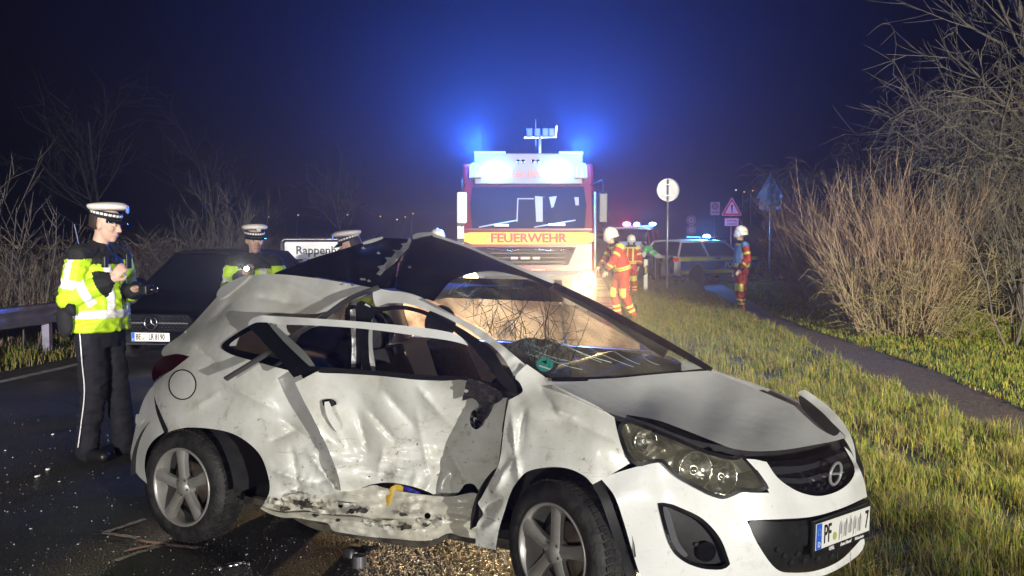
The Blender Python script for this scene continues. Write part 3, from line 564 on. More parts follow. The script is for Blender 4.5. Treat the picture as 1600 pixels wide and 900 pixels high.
for k in range(12):
    a = k * math.pi / 6; st_.lathe([(0, .0045), (.0022, .0045), (.0022, .0036)], 5, onplate(-pw/2 + .026 + .014 * math.cos(a), .02 + .014 * math.sin(a), 0))
st_.build('star_ring', mat('star_yellow', (.35, .42, .60), .5), plate)
text_obj('plate_letters', 'PF', .118, M_ink, plate, onplate(-pw/2 + .105, -.002), width=.62, bold=.0015)
text_obj('plate_digit', '7', .118, M_ink, plate, onplate(pw/2 - .035, -.002), width=.62, bold=.0015)
mb = MB(); mb.lathe([(0, .004), (.018, .004), (.018, .0025)], 20, onplate(-pw/2 + .175, -.022, 0)); mb.build('plate_seal', mat('seal_green', (.40, .42, .12), .5), plate)
for k in range(5):       # the unreadable, smeared digits
    for q_ in range(4):
        mb = MB(); x = -pw/2 + .215 + k * .047 + q_ * .0085; hh = .044 - .010 * ((q_ + k) % 3); dy = .008 * ((k * 3 + q_ * 2) % 3 - 1)
        mb.prism([(x, -hh + dy), (x + .011, -hh * .8 + dy), (x + .017, hh * .7 + dy), (x + .010, hh + dy), (x + .002, hh * .5 + dy)], .0022, .0026 + .0003 * q_, Mp)
        mb.build('smeared_digit', mat('smear_grey_%d' % q_, *(((.30, .29, .28), .6), ((.46, .44, .43), .6), ((.22, .21, .21), .6), ((.58, .56, .54), .6))[q_]), plate)
text_obj('dealer_name', 'OPEL', .022, M_white, hold, Mp @ Matrix.Translation((-pw*.20, -ph/2 - .017, -.002)), bold=.0006)
text_obj('dealer_name', 'Auto Morof', .022, M_white, hold, Mp @ Matrix.Translation((pw*.06, -ph/2 - .017, -.002)), bold=.0006, shear=.2)
text_obj('dealer_name', 'Malmsheim', .020, M_white, hold, Mp @ Matrix.Translation((pw*.32, -ph/2 - .017, -.002)), bold=.0003, shear=.2)
# far fender pushed up beside the hood
FF = TPS([(1247,613,.72),(1257,610,.74),(1300,643,.74),(1323,669,.70),(1334,696,.62),(1337,722,.52),(1262,630,.66),(1296,651,.64),(1322,685,.56)])
panel('bent_far_fender', [(1246,614),(1246,614),(1257,609),(1280,624),(1303,643),(1322,667),(1334,694),(1338,724),(1338,724),(1328,700),(1314,678),(1296,656),(1276,638),(1258,628)], FF, M_paint, step=4, solid=.012, wr=lambda x, y: .01 * N(x, y, 14, 141))
panel('inner_fender', [(1250,618),(1280,640),(1300,660),(1322,684),(1300,680),(1275,660),(1252,636)], off(FF, -.03), M_dark, step=5, solid=.01)
# wheel arch liners
def arch_liner(xc, zc, r, w0, w1):
    mb = MB(); mb.lathe([(r, 0), (r, w1 - w0)], 24, Matrix.Translation((xc, w0, zc)) @ Matrix.Rotation(R(-90), 4, 'X'), a0=R(-180), a1=R(0)); mb.lathe([(.02, w1 - w0 - .02), (r, w1 - w0)], 24, Matrix.Translation((xc, w0, zc)) @ Matrix.Rotation(R(-90), 4, 'X'), a0=R(-180), a1=R(0))
    mb.build('wheel_arch_liner', M_dark, car, 'all')
# --- windscreen
M_glass = bpy.data.materials.new('cracked_windscreen_glass'); M_glass.use_nodes = True
_n = M_glass.node_tree.nodes; _l = M_glass.node_tree.links; _b = _n['Principled BSDF']
_tc = _n.new('ShaderNodeTexCoord'); _t = _n.new('ShaderNodeBsdfTransparent'); _t.inputs[0].default_value = (.80, .88, .85, 1)
_g = _n.new('ShaderNodeBsdfGlossy'); _g.inputs['Roughness'].default_value = .06; _g.inputs[0].default_value = (.9, .95, .95, 1)
_fr = _n.new('ShaderNodeFresnel'); _fr.inputs[0].default_value = 1.35
_mx = _n.new('ShaderNodeMixShader'); _l.new(_fr.outputs[0], _mx.inputs[0]); _l.new(_t.outputs[0], _mx.inputs[1]); _l.new(_g.outputs[0], _mx.inputs[2])
_nz = _n.new('ShaderNodeTexNoise'); _nz.inputs['Scale'].default_value = 3; _nz.inputs['Detail'].default_value = 9; _l.new(_tc.outputs['Object'], _nz.inputs[0])
_mr = _n.new('ShaderNodeMapRange'); _mr.inputs[1].default_value = .40; _mr.inputs[2].default_value = .68; _mr.inputs[3].default_value = .04; _mr.inputs[4].default_value = .55; _l.new(_nz.outputs[0], _mr.inputs[0])
_d = _n.new('ShaderNodeBsdfDiffuse'); _d.inputs[0].default_value = (.30, .27, .20, 1); _m2 = _n.new('ShaderNodeMixShader'); _l.new(_mr.outputs[0], _m2.inputs[0]); _l.new(_mx.outputs[0], _m2.inputs[1]); _l.new(_d.outputs[0], _m2.inputs[2])
_l.new(_m2.outputs[0], _n['Material Output'].inputs[0])
ws = panel('windscreen', [(678,470),(678,470),(690,455),(704,441),(722,432),(745,425),(770,423),(800,428),(830,436),(860,450),(868,446),(868,446),(915,470),(960,495),(1010,524),(1050,545),(1108,578),(1108,578),(1060,583),(1000,588),(930,592),(862,592),(862,592),(840,576),(818,566),(790,542),(755,514),(716,492)], WS, M_glass, step=10, solid=0)
M_crack = mat('crack_line', (.05, .055, .05), .6)
M_crackw = mat('crushed_glass_edge', (.50, .62, .58), .35, col2=(.16, .24, .22), scale=40)
crk = MB(); crw = MB()
def wsP(x, y, d=-.004): return carp(x, y, float(WS([(x, y)])[0]) + d)
def crack(x, y, a, L, n, target, r=.0016, kids=2):
    pts_ = []
    for i in range(n + 1):
        pts_.append((x, y)); a += random.gauss(0, .13); x += math.cos(a) * L / n; y += math.sin(a) * L / n
        if kids and random.random() < .30: crack(x, y, a + random.choice((-1, 1)) * random.uniform(.4, 1.0), L * .45, max(3, n // 2), target, r * .75, kids - 1)
    poly = [(862,590),(818,566),(755,516),(700,476),(700,446),(745,428),(800,431),(860,452),(960,498),(1090,573),(1000,585)]
    pts_ = [p for p in pts_ if inpoly(np.array([p]), poly)[0]]
    if len(pts_) > 2: target.tube([wsP(*p) for p in pts_], r, 4, cap=False)
for x0, y0, a in ((745,430,1.2),(770,428,1.35),(795,430,1.4),(815,434,1.2),(835,441,1.7),(862,455,1.8),(730,450,.9),(885,465,2.0),(850,470,1.5),(760,440,1.0),(785,435,1.6),(810,440,1.9),(845,450,1.1),(900,475,1.7),(925,486,2.1),(780,470,.6),(830,460,2.2)): crack(x0, y0, a, 95, 12, crk)
for k in range(60):
    t = random.random(); x0 = 712 + 138 * t + random.gauss(0, 8); y0 = 450 + 116 * t + random.gauss(0, 8) - 6; crack(x0, y0, random.choice((.75, -.5, 2.2)) + random.uniform(-.25, .25), random.uniform(8, 26), 3, crw, .0011, 1)
crk.build('cracks', M_crack, ws, 'all'); crw.build('crushed_glass_band', M_crackw, ws, 'all')
# long scratches on the lower glass
for (x0, y0, x1, y1, r) in ((848,527,900,541,.0013),(880,537,940,566,.0008),(836,548,890,564,.0010),(885,541,955,566,.0016),(915,541,990,573,.0008),(960,549,1000,569,.0008),(860,562,910,577,.0010),(1005,558,1030,570,.0008)):
    scr = MB(); scr.tube([wsP(x0 + (x1-x0)*t, y0 + (y1-y0)*t + 2*math.sin(t*3)) for t in (0,.25,.5,.75,1)], r, 4); scr.build('scratch', mat('glass_scratch', (.55, .70, .64), .4), ws)
panel('windscreen_seal', [(868,441),(868,441),(915,463),(960,486),(1050,536),(1114,575),(1114,575),(1110,582),(1050,549),(960,499),(915,475),(866,450)], off(WS, -.006), M_gloss, step=4, solid=.02)
panel('windscreen_base_seal', [(862,590),(930,589),(1000,585),(1060,580),(1110,575),(1112,581),(1060,586),(1000,591),(930,595),(862,596)], off(WS, -.006), M_black, step=4, solid=.02)
# green emission badge
bc = [(851, 570)]; bd = panel('emission_badge', ring_px(851, 569, 13.5, 11.5, 28), off(WS, -.005), mat('badge_green', (.05, .46, .36), .5), step=4, raw=True, solid=0)
q0, q1, q2 = wsP(851, 566, -.007), wsP(860, 569, -.007), wsP(851, 560, -.007)
text_obj('badge_digit', '4', .055, M_ink, bd, frame(q0, q1 - q0, q2 - q0), width=.9, bold=.001)
mb = MB(); mb.box((-.028, -.006, 0), (.028, .006, .0008), M=frame(wsP(851, 574, -.007), q1 - q0, q2 - q0)); mb.build('badge_field', M_white, bd)
# --- cabin
mb = MB(); mb.box((-1.3, -.46, .18), (1.25, .74, .30)); mb.box((-1.3, -.55, .3), (-.95, .6, .95)); mb.build('cabin_floor', M_dark, car, bevel=.03)
mb = MB(); mb.grid([[Vector((x, y, z)) for y in np.linspace(-.44, .66, 9)] for x, z in ((.62, .55), (.60, .90), (.66, .98), (.85, 1.01), (1.05, 1.0), (1.22, .97), (1.25, .5))]); mb.build('dashboard', M_dark, car, 'all', solid=.02)
def seat(y, dx):
    mb = MB()
    mb.grid([[Vector((x, y + w, z)) for w, x, z in ((-.25, .0, .42), (-.24, .0, .50), (-.15, 0, .52), (.15, 0, .52), (.24, 0, .50), (.25, 0, .42))] for _ in (0,)] + [[Vector((.5, y + w, z)) for w, z in ((-.25, .44), (-.24, .53), (-.15, .56), (.15, .56), (.24, .53), (.25, .44))]])
    mb.v = [(q[0]+dx, q[1], q[2]) for q in mb.v]; s_ = mb.build('seat_cushion', M_seat, car, True, solid=.08)
    mb = MB(); rows = []
    for t in np.linspace(0, 1, 7):
        w = .25 - .06 * t; x = .05 - .26 * t + dx; z = .50 + .58 * t
        rows.append([Vector((x + .06 * math.cos(a) * (1 if math.cos(a) > 0 else .8), y + w * math.sin(a), z)) for a in np.linspace(0, 2*math.pi, 17)[:-1]])
    mb.grid(rows, closed=True); mb.f.append(tuple(range(16))); mb.m.append(0); mb.f.append(tuple(6*16 + k for k in range(16))[::-1]); mb.m.append(0)
    b_ = mb.build('seat_back', M_seat, car, 'all', sub=1)
    mb = MB(); mb.ell((-.24+dx, y, 1.17), (.06, .15, .11), 18, 10); mb.tube([(-.22+dx, y - .06, 1.0), (-.23+dx, y - .06, 1.2)], .007); mb.tube([(-.22+dx, y + .06, 1.0), (-.23+dx, y + .06, 1.2)], .007); mb.build('headrest', M_seat, car, 'all')
M_seat = mat('charcoal_seat_cloth', (.022, .022, .026), .85, col2=(.04, .04, .045), scale=40, bump=.3, bscale=150)
seat(-.20, 0); seat(.36, .06)
mb = MB(); Ms = Matrix.Translation((.45, .36, .93)) @ Matrix.Rotation(R(-65), 4, 'Y'); mb.lathe([(.18 + .014*math.cos(a), .014*math.sin(a)) for a in [2*math.pi*k/8 for k in range(8)]], 28, Ms, close=True); mb.prism([(-.17,-.03),(.17,-.03),(.17,.03),(.05,.06),(-.05,.06),(-.17,.03)], -.02, .02, Ms); mb.build('steering_wheel', M_black, car, 'all')
# deployed, sagging airbags (cream cloth)
M_bag = mat('airbag_cloth', (.78, .70, .55), .8, col2=(.62, .53, .40), scale=7, bump=.5, bscale=12)
mb = MB(); mb.ell((.60, .02, 1.05), (.13, .26, .10), 22, 14); 
for i, p in enumerate(mb.v): k = .06 * noise.noise(Vector(p) * 7); mb.v[i] = (p[0] + k, p[1] + k, p[2] + k)
mb.build('airbag', M_bag, car, 'all')
# headliner over the cabin, under the folded roof
mb = MB(); mb.grid([[Vector((x, y, 1.37 + .05 * (1 - (y/.6)**2) - .03 * (x - .0) ** 2 + .015 * noise.noise(Vector((x*3, y*3, 1))))) for y in np.linspace(-.52, .56, 10)] for x in np.linspace(-.9, .38, 12)]); mb.build('headliner', mat('headliner_cloth', (.30, .24, .16), .9), car, 'all', solid=.01)
# --- far (left) side: door, crazed window glass, body panels, rear end, floor
M_craze = bpy.data.materials.new('crazed_window_glass'); M_craze.use_nodes = True
_n = M_craze.node_tree.nodes; _l = M_craze.node_tree.links; _n.remove(_n['Principled BSDF'])
_tc = _n.new('ShaderNodeTexCoord'); _v = _n.new('ShaderNodeTexVoronoi'); _v.feature = 'DISTANCE_TO_EDGE'; _v.inputs['Scale'].default_value = 75; _l.new(_tc.outputs['Object'], _v.inputs[0])
_r = _n.new('ShaderNodeMapRange'); _r.inputs[1].default_value = .01; _r.inputs[2].default_value = .06; _r.inputs[3].default_value = .35; _r.inputs[4].default_value = 1; _l.new(_v.outputs[0], _r.inputs[0])
_tl = _n.new('ShaderNodeBsdfTranslucent'); _df = _n.new('ShaderNodeBsdfDiffuse'); _df.inputs[0].default_value = (.6, .58, .5, 1)
_nz = _n.new('ShaderNodeTexNoise'); _nz.inputs['Scale'].default_value = 4.5; _nz.inputs['Detail'].default_value = 8; _l.new(_tc.outputs['Object'], _nz.inputs[0]); _mm = _n.new('ShaderNodeMath'); _mm.operation = 'MULTIPLY'; _rr = _n.new('ShaderNodeMapRange'); _rr.inputs[1].default_value = .36; _rr.inputs[2].default_value = .56; _rr.inputs[3].default_value = .15; _l.new(_nz.outputs[0], _rr.inputs[0]); _l.new(_r.outputs[0], _mm.inputs[0]); _l.new(_rr.outputs[0], _mm.inputs[1])
_c = _n.new('ShaderNodeMix'); _c.data_type = 'RGBA'; _c.inputs[6].default_value = (.10, .07, .04, 1); _c.inputs[7].default_value = (.72, .60, .38, 1); _l.new(_mm.outputs[0], _c.inputs[0]); _l.new(_c.outputs[2], _tl.inputs[0])
_mx = _n.new('ShaderNodeMixShader'); _mx.inputs[0].default_value = .2; _l.new(_tl.outputs[0], _mx.inputs[1]); _l.new(_df.outputs[0], _mx.inputs[2]); _l.new(_mx.outputs[0], _n['Material Output'].inputs[0])
def side_strip(name, xs, zlo, zhi, y0, m, tumble=0, solid=.02):
    mb = MB(); rows = []
    for x in xs:
        rows.append([Vector((x, y0(x, z), z)) for z in np.linspace(zlo(x), zhi(x), 8)])
    mb.grid(rows); return mb.build(name, m, car, 'all', solid=solid)
def ysl(x, z):
    y = .86 - .10 * max(0, (z - .95)) ** .9 * 4.2 * .55 - .05 * max(0, .45 - z) / .25
    if x > 1.5: y -= .30 * ((x - 1.5) / .75) ** 2.2
    if x < -1.35: y -= .28 * ((-1.35 - x) / .4) ** 2
    return y
def zlow(x):
    for xc in (-HWB, HWB + .12):
        if abs(x - xc) < .36: return .30 + math.sqrt(max(0, .36**2 - (x - xc)**2)) * 1.0
    return .24
belt = lambda x: 1.02 if x < 1.0 else 1.02 - .28 * ((x - 1.0) / 1.1)
side_strip('far_side_panel', np.linspace(-1.72, 2.05, 60), zlow, belt, ysl, M_paint)
side_strip('far_window_glass', np.linspace(-.75, .42, 12), lambda x: 1.03, lambda x: 1.30, ysl, M_craze, solid=0)
side_strip('far_front_window_glass', np.linspace(.44, .92, 8), lambda x: 1.025, lambda x: 1.30 - max(0, x - .44) * .50, ysl, M_craze, solid=0)
side_strip('far_roof_rail', np.linspace(-1.2, .45, 16), lambda x: 1.30, lambda x: 1.43, ysl, mat('headliner_cloth', (.30, .24, .16), .9))
mb = MB(); mb.tube([(.42, .66, 1.40), (.75, .70, 1.24), (1.12, .73, 1.02)], .03); mb.build('far_a_pillar', M_paint, car, 'all')
mb = MB(); mb.tube([(-.78, ysl(-.78, 1.0), 1.0), (-.85, ysl(-.85, 1.38), 1.38)], .06); mb.build('far_c_pillar', M_paint, car, 'all')
# rear hatch and bumper behind
mb = MB(); rows = []
for x, z, w in ((-1.08, 1.42, .52), (-1.22, 1.22, .58), (-1.42, .98, .66), (-1.66, .72, .72), (-1.74, .55, .74), (-1.72, .32, .70)):
    rows.append([Vector((x + .14 * abs(t) ** 3, w * t, z)) for t in np.linspace(-.92, 1, 13)])
mb.grid(rows); mb.build('rear_hatch', M_paint, car, 'all', solid=.03)
mb = MB(); mb.box((-1.45, -.48, .17), (1.6, .76, .22)); mb.build('underbody', MATS['underbody'], car)
mb = MB(); mb.box((1.65, -.45, .25), (1.95, .6, .66)); mb.build('engine_block', M_dark, car, bevel=.05)
arch_liner(-HWB, .33, .40, -.80, -.45); arch_liner(HWB, .36, .40, -.82, -.45)
panel('arch_edge_strip', [(926,757),(940,752),(952,775),(968,820),(984,870),(1000,915),(985,915),(968,868),(952,820),(938,780)], off(BUMP, .03), M_black, step=5, solid=.06)
# --- wheels
def wheel(name, c, steer, camber, r=.312, w=.20, rr=.215, spin=0, lab=None):
    """c: centre of the outer face, axis points to the car's right (-y)"""
    M = Matrix.Translation(c) @ Matrix.Rotation(steer, 4, 'Z') @ Matrix.Rotation(camber, 4, 'X') @ Matrix.Rotation(R(90), 4, 'X') @ Matrix.Rotation(spin, 4, 'Z')   # local z -> -y (outward)
    root = bpy.data.objects.new('wheel', None); COL.objects.link(root); root.parent = car; root.matrix_local = Matrix.Translation(c)
    Mi = Matrix.Translation(-Vector(c)) @ M
    mb = MB(); mb.lathe([(rr*.98, -w+.02), (r-.045, -w), (r-.015, -w+.012), (r-.002, -w+.035), (r, -w/2), (r-.002, -.035), (r-.015, -.012), (r-.045, .002), (rr+.03, .004), (rr+.004, -.004), (rr*.98, -.014), (rr*.98, -w+.02)], 72, Mi)
    ty = mb.build('tyre', M_rubber, root, 'all')
    tb = MB()
    for k in range(60):
        a = 2*math.pi*k/60
        for z0, z1, da in ((-.030, -.068, .02), (-.078, -.118, -.02), (-.130, -.170, .02)):
            p0 = Mi @ Vector(((r-.001)*math.cos(a), (r-.001)*math.sin(a), z0)); p1 = Mi @ Vector(((r-.001)*math.cos(a+da), (r-.001)*math.sin(a+da), z1)); nrm = (p0 - Mi @ Vector((0, 0, z0))).normalized()
            tb.bar(p0, p1, .022, .008, up=nrm)
    tb.build('tread_blocks', M_rubber, ty)
    mb = MB(); mb.lathe([(rr*.99, -.016), (rr*1.02, -.004), (rr*1.0, .002), (rr*.96, 0), (rr*.93, -.012), (rr*.91, -.05), (rr*.86, -w+.04)], 56, Mi); rim = mb.build('rim', M_alloy, root, 'all')
    for k in range(5):
        a = 2*math.pi*k/5; Mk = Mi @ Matrix.Rotation(a, 4, 'Z'); sec = []
        for q_, hw, zt in ((.035, .030, -.012), (.08, .026, -.008), (.14, .027, -.004), (rr*.95, .036, -.004)):
            sec.append([Mk @ Vector((q_, y, zt + dz)) for y, dz in ((-hw, -.035), (-hw, -.006), (-hw*.6, .0), (0, .003), (hw*.6, .0), (hw, -.006), (hw, -.035))])
        m2 = MB(); m2.grid(sec); m2.build('spoke', M_alloy, rim, True, angle=50)
    mb = MB(); mb.lathe([(0, .0), (.026, .0), (.030, -.004), (.052, -.010), (.058, -.02), (.058, -.06)], 28, Mi); hub = mb.build('hub_cap', M_alloy, rim, 'all')
    for k in range(5):
        a = 2*math.pi*(k+.5)/5; m2 = MB(); m2.lathe([(0, .0), (.008, -.001), (.009, -.02)], 8, Mi @ Matrix.Translation((.042*math.cos(a), .042*math.sin(a), -.006))); m2.build('wheel_bolt', M_rust, rim)
    mb = MB(); mb.lathe([(0, -.075), (.13, -.075), (.13, -.09), (0, -.09)], 36, Mi); mb.build('brake_disc', M_rust, root, 'all')
    mb = MB(); mb.lathe([(.0, -.12), (rr*.9, -.12), (rr*.9, -.14)], 30, Mi); mb.build('inner_barrel', M_dark, root, 'all')
    return root
wheel('wheel', (-HWB, -.80, .312), R(0), R(-2), spin=R(22))
wheel('wheel', (HWB, -.80, .312), R(-21), R(-2), spin=R(12))
wheel('wheel', (-HWB, .62 + .2, .312), R(180), 0); wheel('wheel', (HWB + .12, .62 + .2, .312), R(180 - 21), 0)
# ================================================================ vegetation
def tubes_np(P, r, n=3):
    P = np.asarray(P, float); N_, K, _ = P.shape; r = np.asarray(r, float)
    T = np.empty_like(P); T[:, 1:-1] = P[:, 2:] - P[:, :-2]; T[:, 0] = P[:, 1] - P[:, 0]; T[:, -1] = P[:, -1] - P[:, -2]
    T /= np.linalg.norm(T, axis=2, keepdims=True) + 1e-9
    ref = np.where(np.abs(T[:, :1, 2:3]) > .9, np.array([1., 0, 0]), np.array([0, 0, 1.])); ref = np.broadcast_to(ref, T.shape)
    U = np.cross(T, ref); U /= np.linalg.norm(U, axis=2, keepdims=True) + 1e-9; V = np.cross(T, U)
    a = np.arange(n) * 2 * np.pi / n
    v = P[:, :, None] + (U[:, :, None] * np.cos(a)[None, None, :, None] + V[:, :, None] * np.sin(a)[None, None, :, None]) * r[:, :, None, None]
    i = np.arange(N_)[:, None, None] * K * n + np.arange(K - 1)[None, :, None] * n; k = np.arange(n)[None, None]; k2 = (k + 1) % n
    f = np.stack([i + k, i + k2, i + n + k2, i + n + k], -1).reshape(-1, 4)
    return v.reshape(-1, 3), f
def blades(base, h, w, lean, curl, seed, m, name, parent=None):
    """grass or reed blades: 3 levels, tapering to a point, as triangles"""
    g = np.random.default_rng(seed); n = len(base); a = g.uniform(0, 2*np.pi, n); d = np.stack([np.cos(a), np.sin(a), np.zeros(n)], 1); s = np.stack([-np.sin(a), np.cos(a), np.zeros(n)], 1)
    up = np.array([0, 0, 1.]); L = g.uniform(*lean, n)[:, None]; C = g.uniform(*curl, n)[:, None]; h = h[:, None]; w = w[:, None]
    p0 = base; p1 = base + up * h * .55 + d * h * L * .5; p2 = base + up * h * (1 - .35 * C) + d * h * (L + C) 
    v = np.stack([p0 - s*w, p0 + s*w, p1 - s*w*.75, p1 + s*w*.75, p2], 1).reshape(-1, 3)
    o = np.arange(n)[:, None] * 5; f = np.concatenate([o + np.array([[0,1,3]]), o + np.array([[0,3,2]]), o + np.array([[2,3,4]])], 0)
    return link(name, npmesh(name, v, f, m), parent)
def leafmat(name, c1, c2, scale, rough=.6, tr=.3, c3=None):
    m = bpy.data.materials.new(name); m.use_nodes = True; n = m.node_tree.nodes; l = m.node_tree.links; b = n['Principled BSDF']
    tc = n.new('ShaderNodeTexCoord'); nz = n.new('ShaderNodeTexNoise'); nz.inputs['Scale'].default_value = scale; nz.inputs['Detail'].default_value = 4; l.new(tc.outputs['Object'], nz.inputs[0])
    r = n.new('ShaderNodeValToRGB'); r.color_ramp.elements[0].position = .35; r.color_ramp.elements[1].position = .65; r.color_ramp.elements[0].color = (*c1, 1); r.color_ramp.elements[1].color = (*c2, 1)
    if c3: e = r.color_ramp.elements.new(.5); e.color = (*c3, 1)
    l.new(nz.outputs[0], r.inputs[0]); l.new(r.outputs[0], b.inputs['Base Color']); b.inputs['Roughness'].default_value = rough; b.inputs['Specular IOR Level'].default_value = .3
    t = n.new('ShaderNodeBsdfTranslucent'); l.new(r.outputs[0], t.inputs[0]); mx = n.new('ShaderNodeMixShader'); mx.inputs[0].default_value = tr
    l.new(b.outputs[0], mx.inputs[1]); l.new(t.outputs[0], mx.inputs[2]); l.new(mx.outputs[0], n['Material Output'].inputs[0]); return m
M_grass = leafmat('grass_blades', (.09, .16, .018), (.40, .31, .055), 11, c3=(.20, .24, .032))
M_grassd = leafmat('dry_grass_blades', (.20, .15, .06), (.30, .24, .11), 9)
def scatter(f0, f1, y0, y1, dens, seed, clump=2.2, thr=-.25):
    g = np.random.default_rng(seed); A = []
    for ya in np.arange(y0, y1, 1.0):
        a, b = f0(ya + .5), f1(ya + .5); n = int(max(0, b - a) * dens(ya))
        if n <= 0: continue
        y = g.uniform(ya, ya + 1, n); t = g.uniform(0, 1, n)
        xa = np.array([f0(q) for q in np.linspace(ya, ya + 1, 5)]); xb = np.array([f1(q) for q in np.linspace(ya, ya + 1, 5)]); q = np.linspace(ya, ya + 1, 5)
        x = np.interp(y, q, xa) + t * (np.interp(y, q, xb) - np.interp(y, q, xa)); A.append(np.stack([x, y, np.full(n, .008)], 1))
    P = np.concatenate(A); k = np.array([noise.noise(Vector((p[0] * clump, p[1] * clump, seed))) for p in P]); return P, k
def grass(name, f0, f1, y0, y1, dens, hmin, hmax, seed, label, wk=.0022, dry=.12):
    P, k = scatter(f0, f1, y0, y1, dens, seed); g = np.random.default_rng(seed + 1)
    keep = g.uniform(-.5, .40, len(P)) < k + .20; P, k = P[keep], k[keep]
    h = (hmin + (hmax - hmin) * np.clip(.5 + k * .9, 0, 1)) * g.uniform(.55, 1.25, len(P)); w = wk * g.uniform(.7, 1.5, len(P)) * (1 + np.maximum(0, P[:, 1] - 6) * .13)
    d = g.uniform(0, 1, len(P)) < dry
    o = blades(P[~d], h[~d], w[~d], (.05, .5), (.0, .7), seed + 2, M_grass, name); tag(o, label, 'grass', kind='stuff')
    o2 = blades(P[d], h[d] * 1.1, w[d], (.1, .7), (.0, .8), seed + 3, M_grassd, 'dry_stalks'); o2.parent = o; tag(o2, kind='stuff')
grass('verge_grass', lambda y: xr(y) + .05, lambda y: pl_(y) + .05, 3.0, 34, lambda y: 3400 if y < 7 else (2000 if y < 11 else 900), .04, .20, 21, 'long tufted grass of the verge between road and footpath', dry=.30)
grass('bank_grass', lambda y: pr_(y) - .06, lambda y: pr_(y) + 4.5, 6, 34, lambda y: 1100 if y < 13 else 600, .04, .12, 31, 'short green grass on the bank beyond the footpath', wk=.0030, dry=.06)
grass('roadside_grass', lambda y: xl(y) - 3.2, lambda y: xl(y) - .02, 8, 26, lambda y: 420, .05, .18, 41, 'dark grass strip under the guard rail', wk=.003, dry=.4)
# fallen leaves on the verge
M_leaf = leafmat('fallen_leaf', (.30, .12, .03), (.20, .10, .04), 5)
mb = MB()
for k in range(120):
    y = random.uniform(4, 20); x = random.uniform(xr(y), pl_(y) + 1.2); z = random.uniform(.02, .10); a = random.uniform(0, 6); s_ = random.uniform(.018, .04)
    mb.prism([(0, -s_), (s_*.7, -s_*.2), (s_*.3, s_), (-s_*.4, s_*.8), (-s_*.7, -s_*.3)], 0, .001, Matrix.Translation((x, y, z)) @ Matrix.Rotation(a, 4, 'Z') @ Matrix.Rotation(random.uniform(-.6, .6), 4, 'X'))
tag(mb.build('fallen_leaves', M_leaf), 'brown fallen leaves caught in the verge grass', 'leaves', kind='stuff')

# ---- dry thicket behind the guard rail on the far left
M_reed = leafmat('dry_reed_stems', (.15, .115, .075), (.27, .21, .14), 4, .8, .2)
g = np.random.default_rng(51); n = 15000
ry = 9 + 34 * g.uniform(0, 1, n) ** 1.2; rx = np.array([xl(y) for y in ry]) - 1.55 - 3.4 * g.uniform(0, 1, n) ** 1.1
rh = (1.0 + .55 * g.uniform(0, 1, n)) * (1 + .25 * np.array([noise.noise(Vector((x * .8, y * .5, 3))) for x, y in zip(rx, ry)])); rh *= np.clip((np.array([xl(y) for y in ry]) - 1.0 - rx) / 1.3, .45, 1)
tag(blades(np.stack([rx, ry, np.zeros(n)], 1), rh, .005 * (1 + (ry - 9) * .05), (.0, .35), (.0, .25), 52, M_reed, 'dry_reed_bed'), 'dense brown dry stalks growing behind the guard rail', 'reeds', kind='stuff')
tw = []; rr_ = []
for k in range(3400):
    y = 9 + 30 * random.random() ** 1.2; x = xl(y) - 1.6 - 3.2 * random.random(); z = random.uniform(.5, 1.5); a = random.uniform(0, 6.3); L = random.uniform(.25, .6)
    d = np.array([math.cos(a), math.sin(a), random.uniform(-.1, 1.1)]); p = np.array([x, y, z]); tw.append([p, p + d * L * .5 + np.array([0, 0, .04]), p + d * L]); rr_.append([.004, .003, .0015])
v, f = tubes_np(tw, np.array(rr_) * 1.4, 3); o = link('bramble_twigs', npmesh('bramble_twigs', v, f, M_reed)); tag(o, 'tangled thin twigs woven through the dry stalks', 'brambles', kind='stuff')

# ---- branching trees and shrubs
M_bark = mat('grey_brown_bark', (.060, .050, .042), .9, col2=(.11, .095, .08), scale=8, bump=.6, bscale=30)
M_dkbark = mat('dimmed_bark', (.018, .016, .014), .9, col2=(.03, .027, .024), scale=8)  # bark colour darkened so the field trees look unlit
M_twig = mat('bare_twig_bark', (.065, .058, .044), .85, col2=(.115, .10, .078), scale=6)
M_redtwig = mat('reddish_shoot_bark', (.16, .10, .065), .75, col2=(.28, .20, .13), scale=5)
M_mosstwig = mat('mossy_stem_bark', (.17, .15, .05), .85, col2=(.26, .20, .12), scale=9)
def branch(out, p, d, L, r, lvl, maxl, prm, rnd):
    K = 5; pts = [np.array(p)]; d = np.array(d, float)
    for i in range(K - 1):
        d = d + np.array([rnd.gauss(0, prm['wig']), rnd.gauss(0, prm['wig']), rnd.gauss(0, prm['wig']) + prm['grav'][min(lvl, len(prm['grav'])-1)]]); d /= np.linalg.norm(d)
        pts.append(pts[-1] + d * L / (K - 1))
    rs = [r * (1 - .65 * i / (K - 1)) for i in range(K)]; out.append((lvl, pts, rs))
    if lvl >= maxl: return
    nk = prm['kids'][min(lvl, len(prm['kids'])-1)]
    for k in range(nk):
        t = rnd.uniform(prm.get('t0', .3), 1) if lvl else rnd.uniform(prm.get('t00', .35), 1); i = min(K - 2, int(t * (K - 1))); fr = t * (K - 1) - i; q = pts[i] * (1 - fr) + pts[i+1] * fr
        ax = np.array([rnd.gauss(0, 1) for _ in range(3)]); ax -= d * ax.dot(d); ax /= np.linalg.norm(ax) + 1e-9; sp = prm['spread'] * rnd.uniform(.6, 1.3)
        nd = d * math.cos(sp) + ax * math.sin(sp)
        branch(out, q, nd, L * prm['ratio'] * rnd.uniform(.7, 1.2), max(prm.get('rmin', .003), rs[i] * prm.get('rr', .55)), lvl + 1, maxl, prm, rnd)
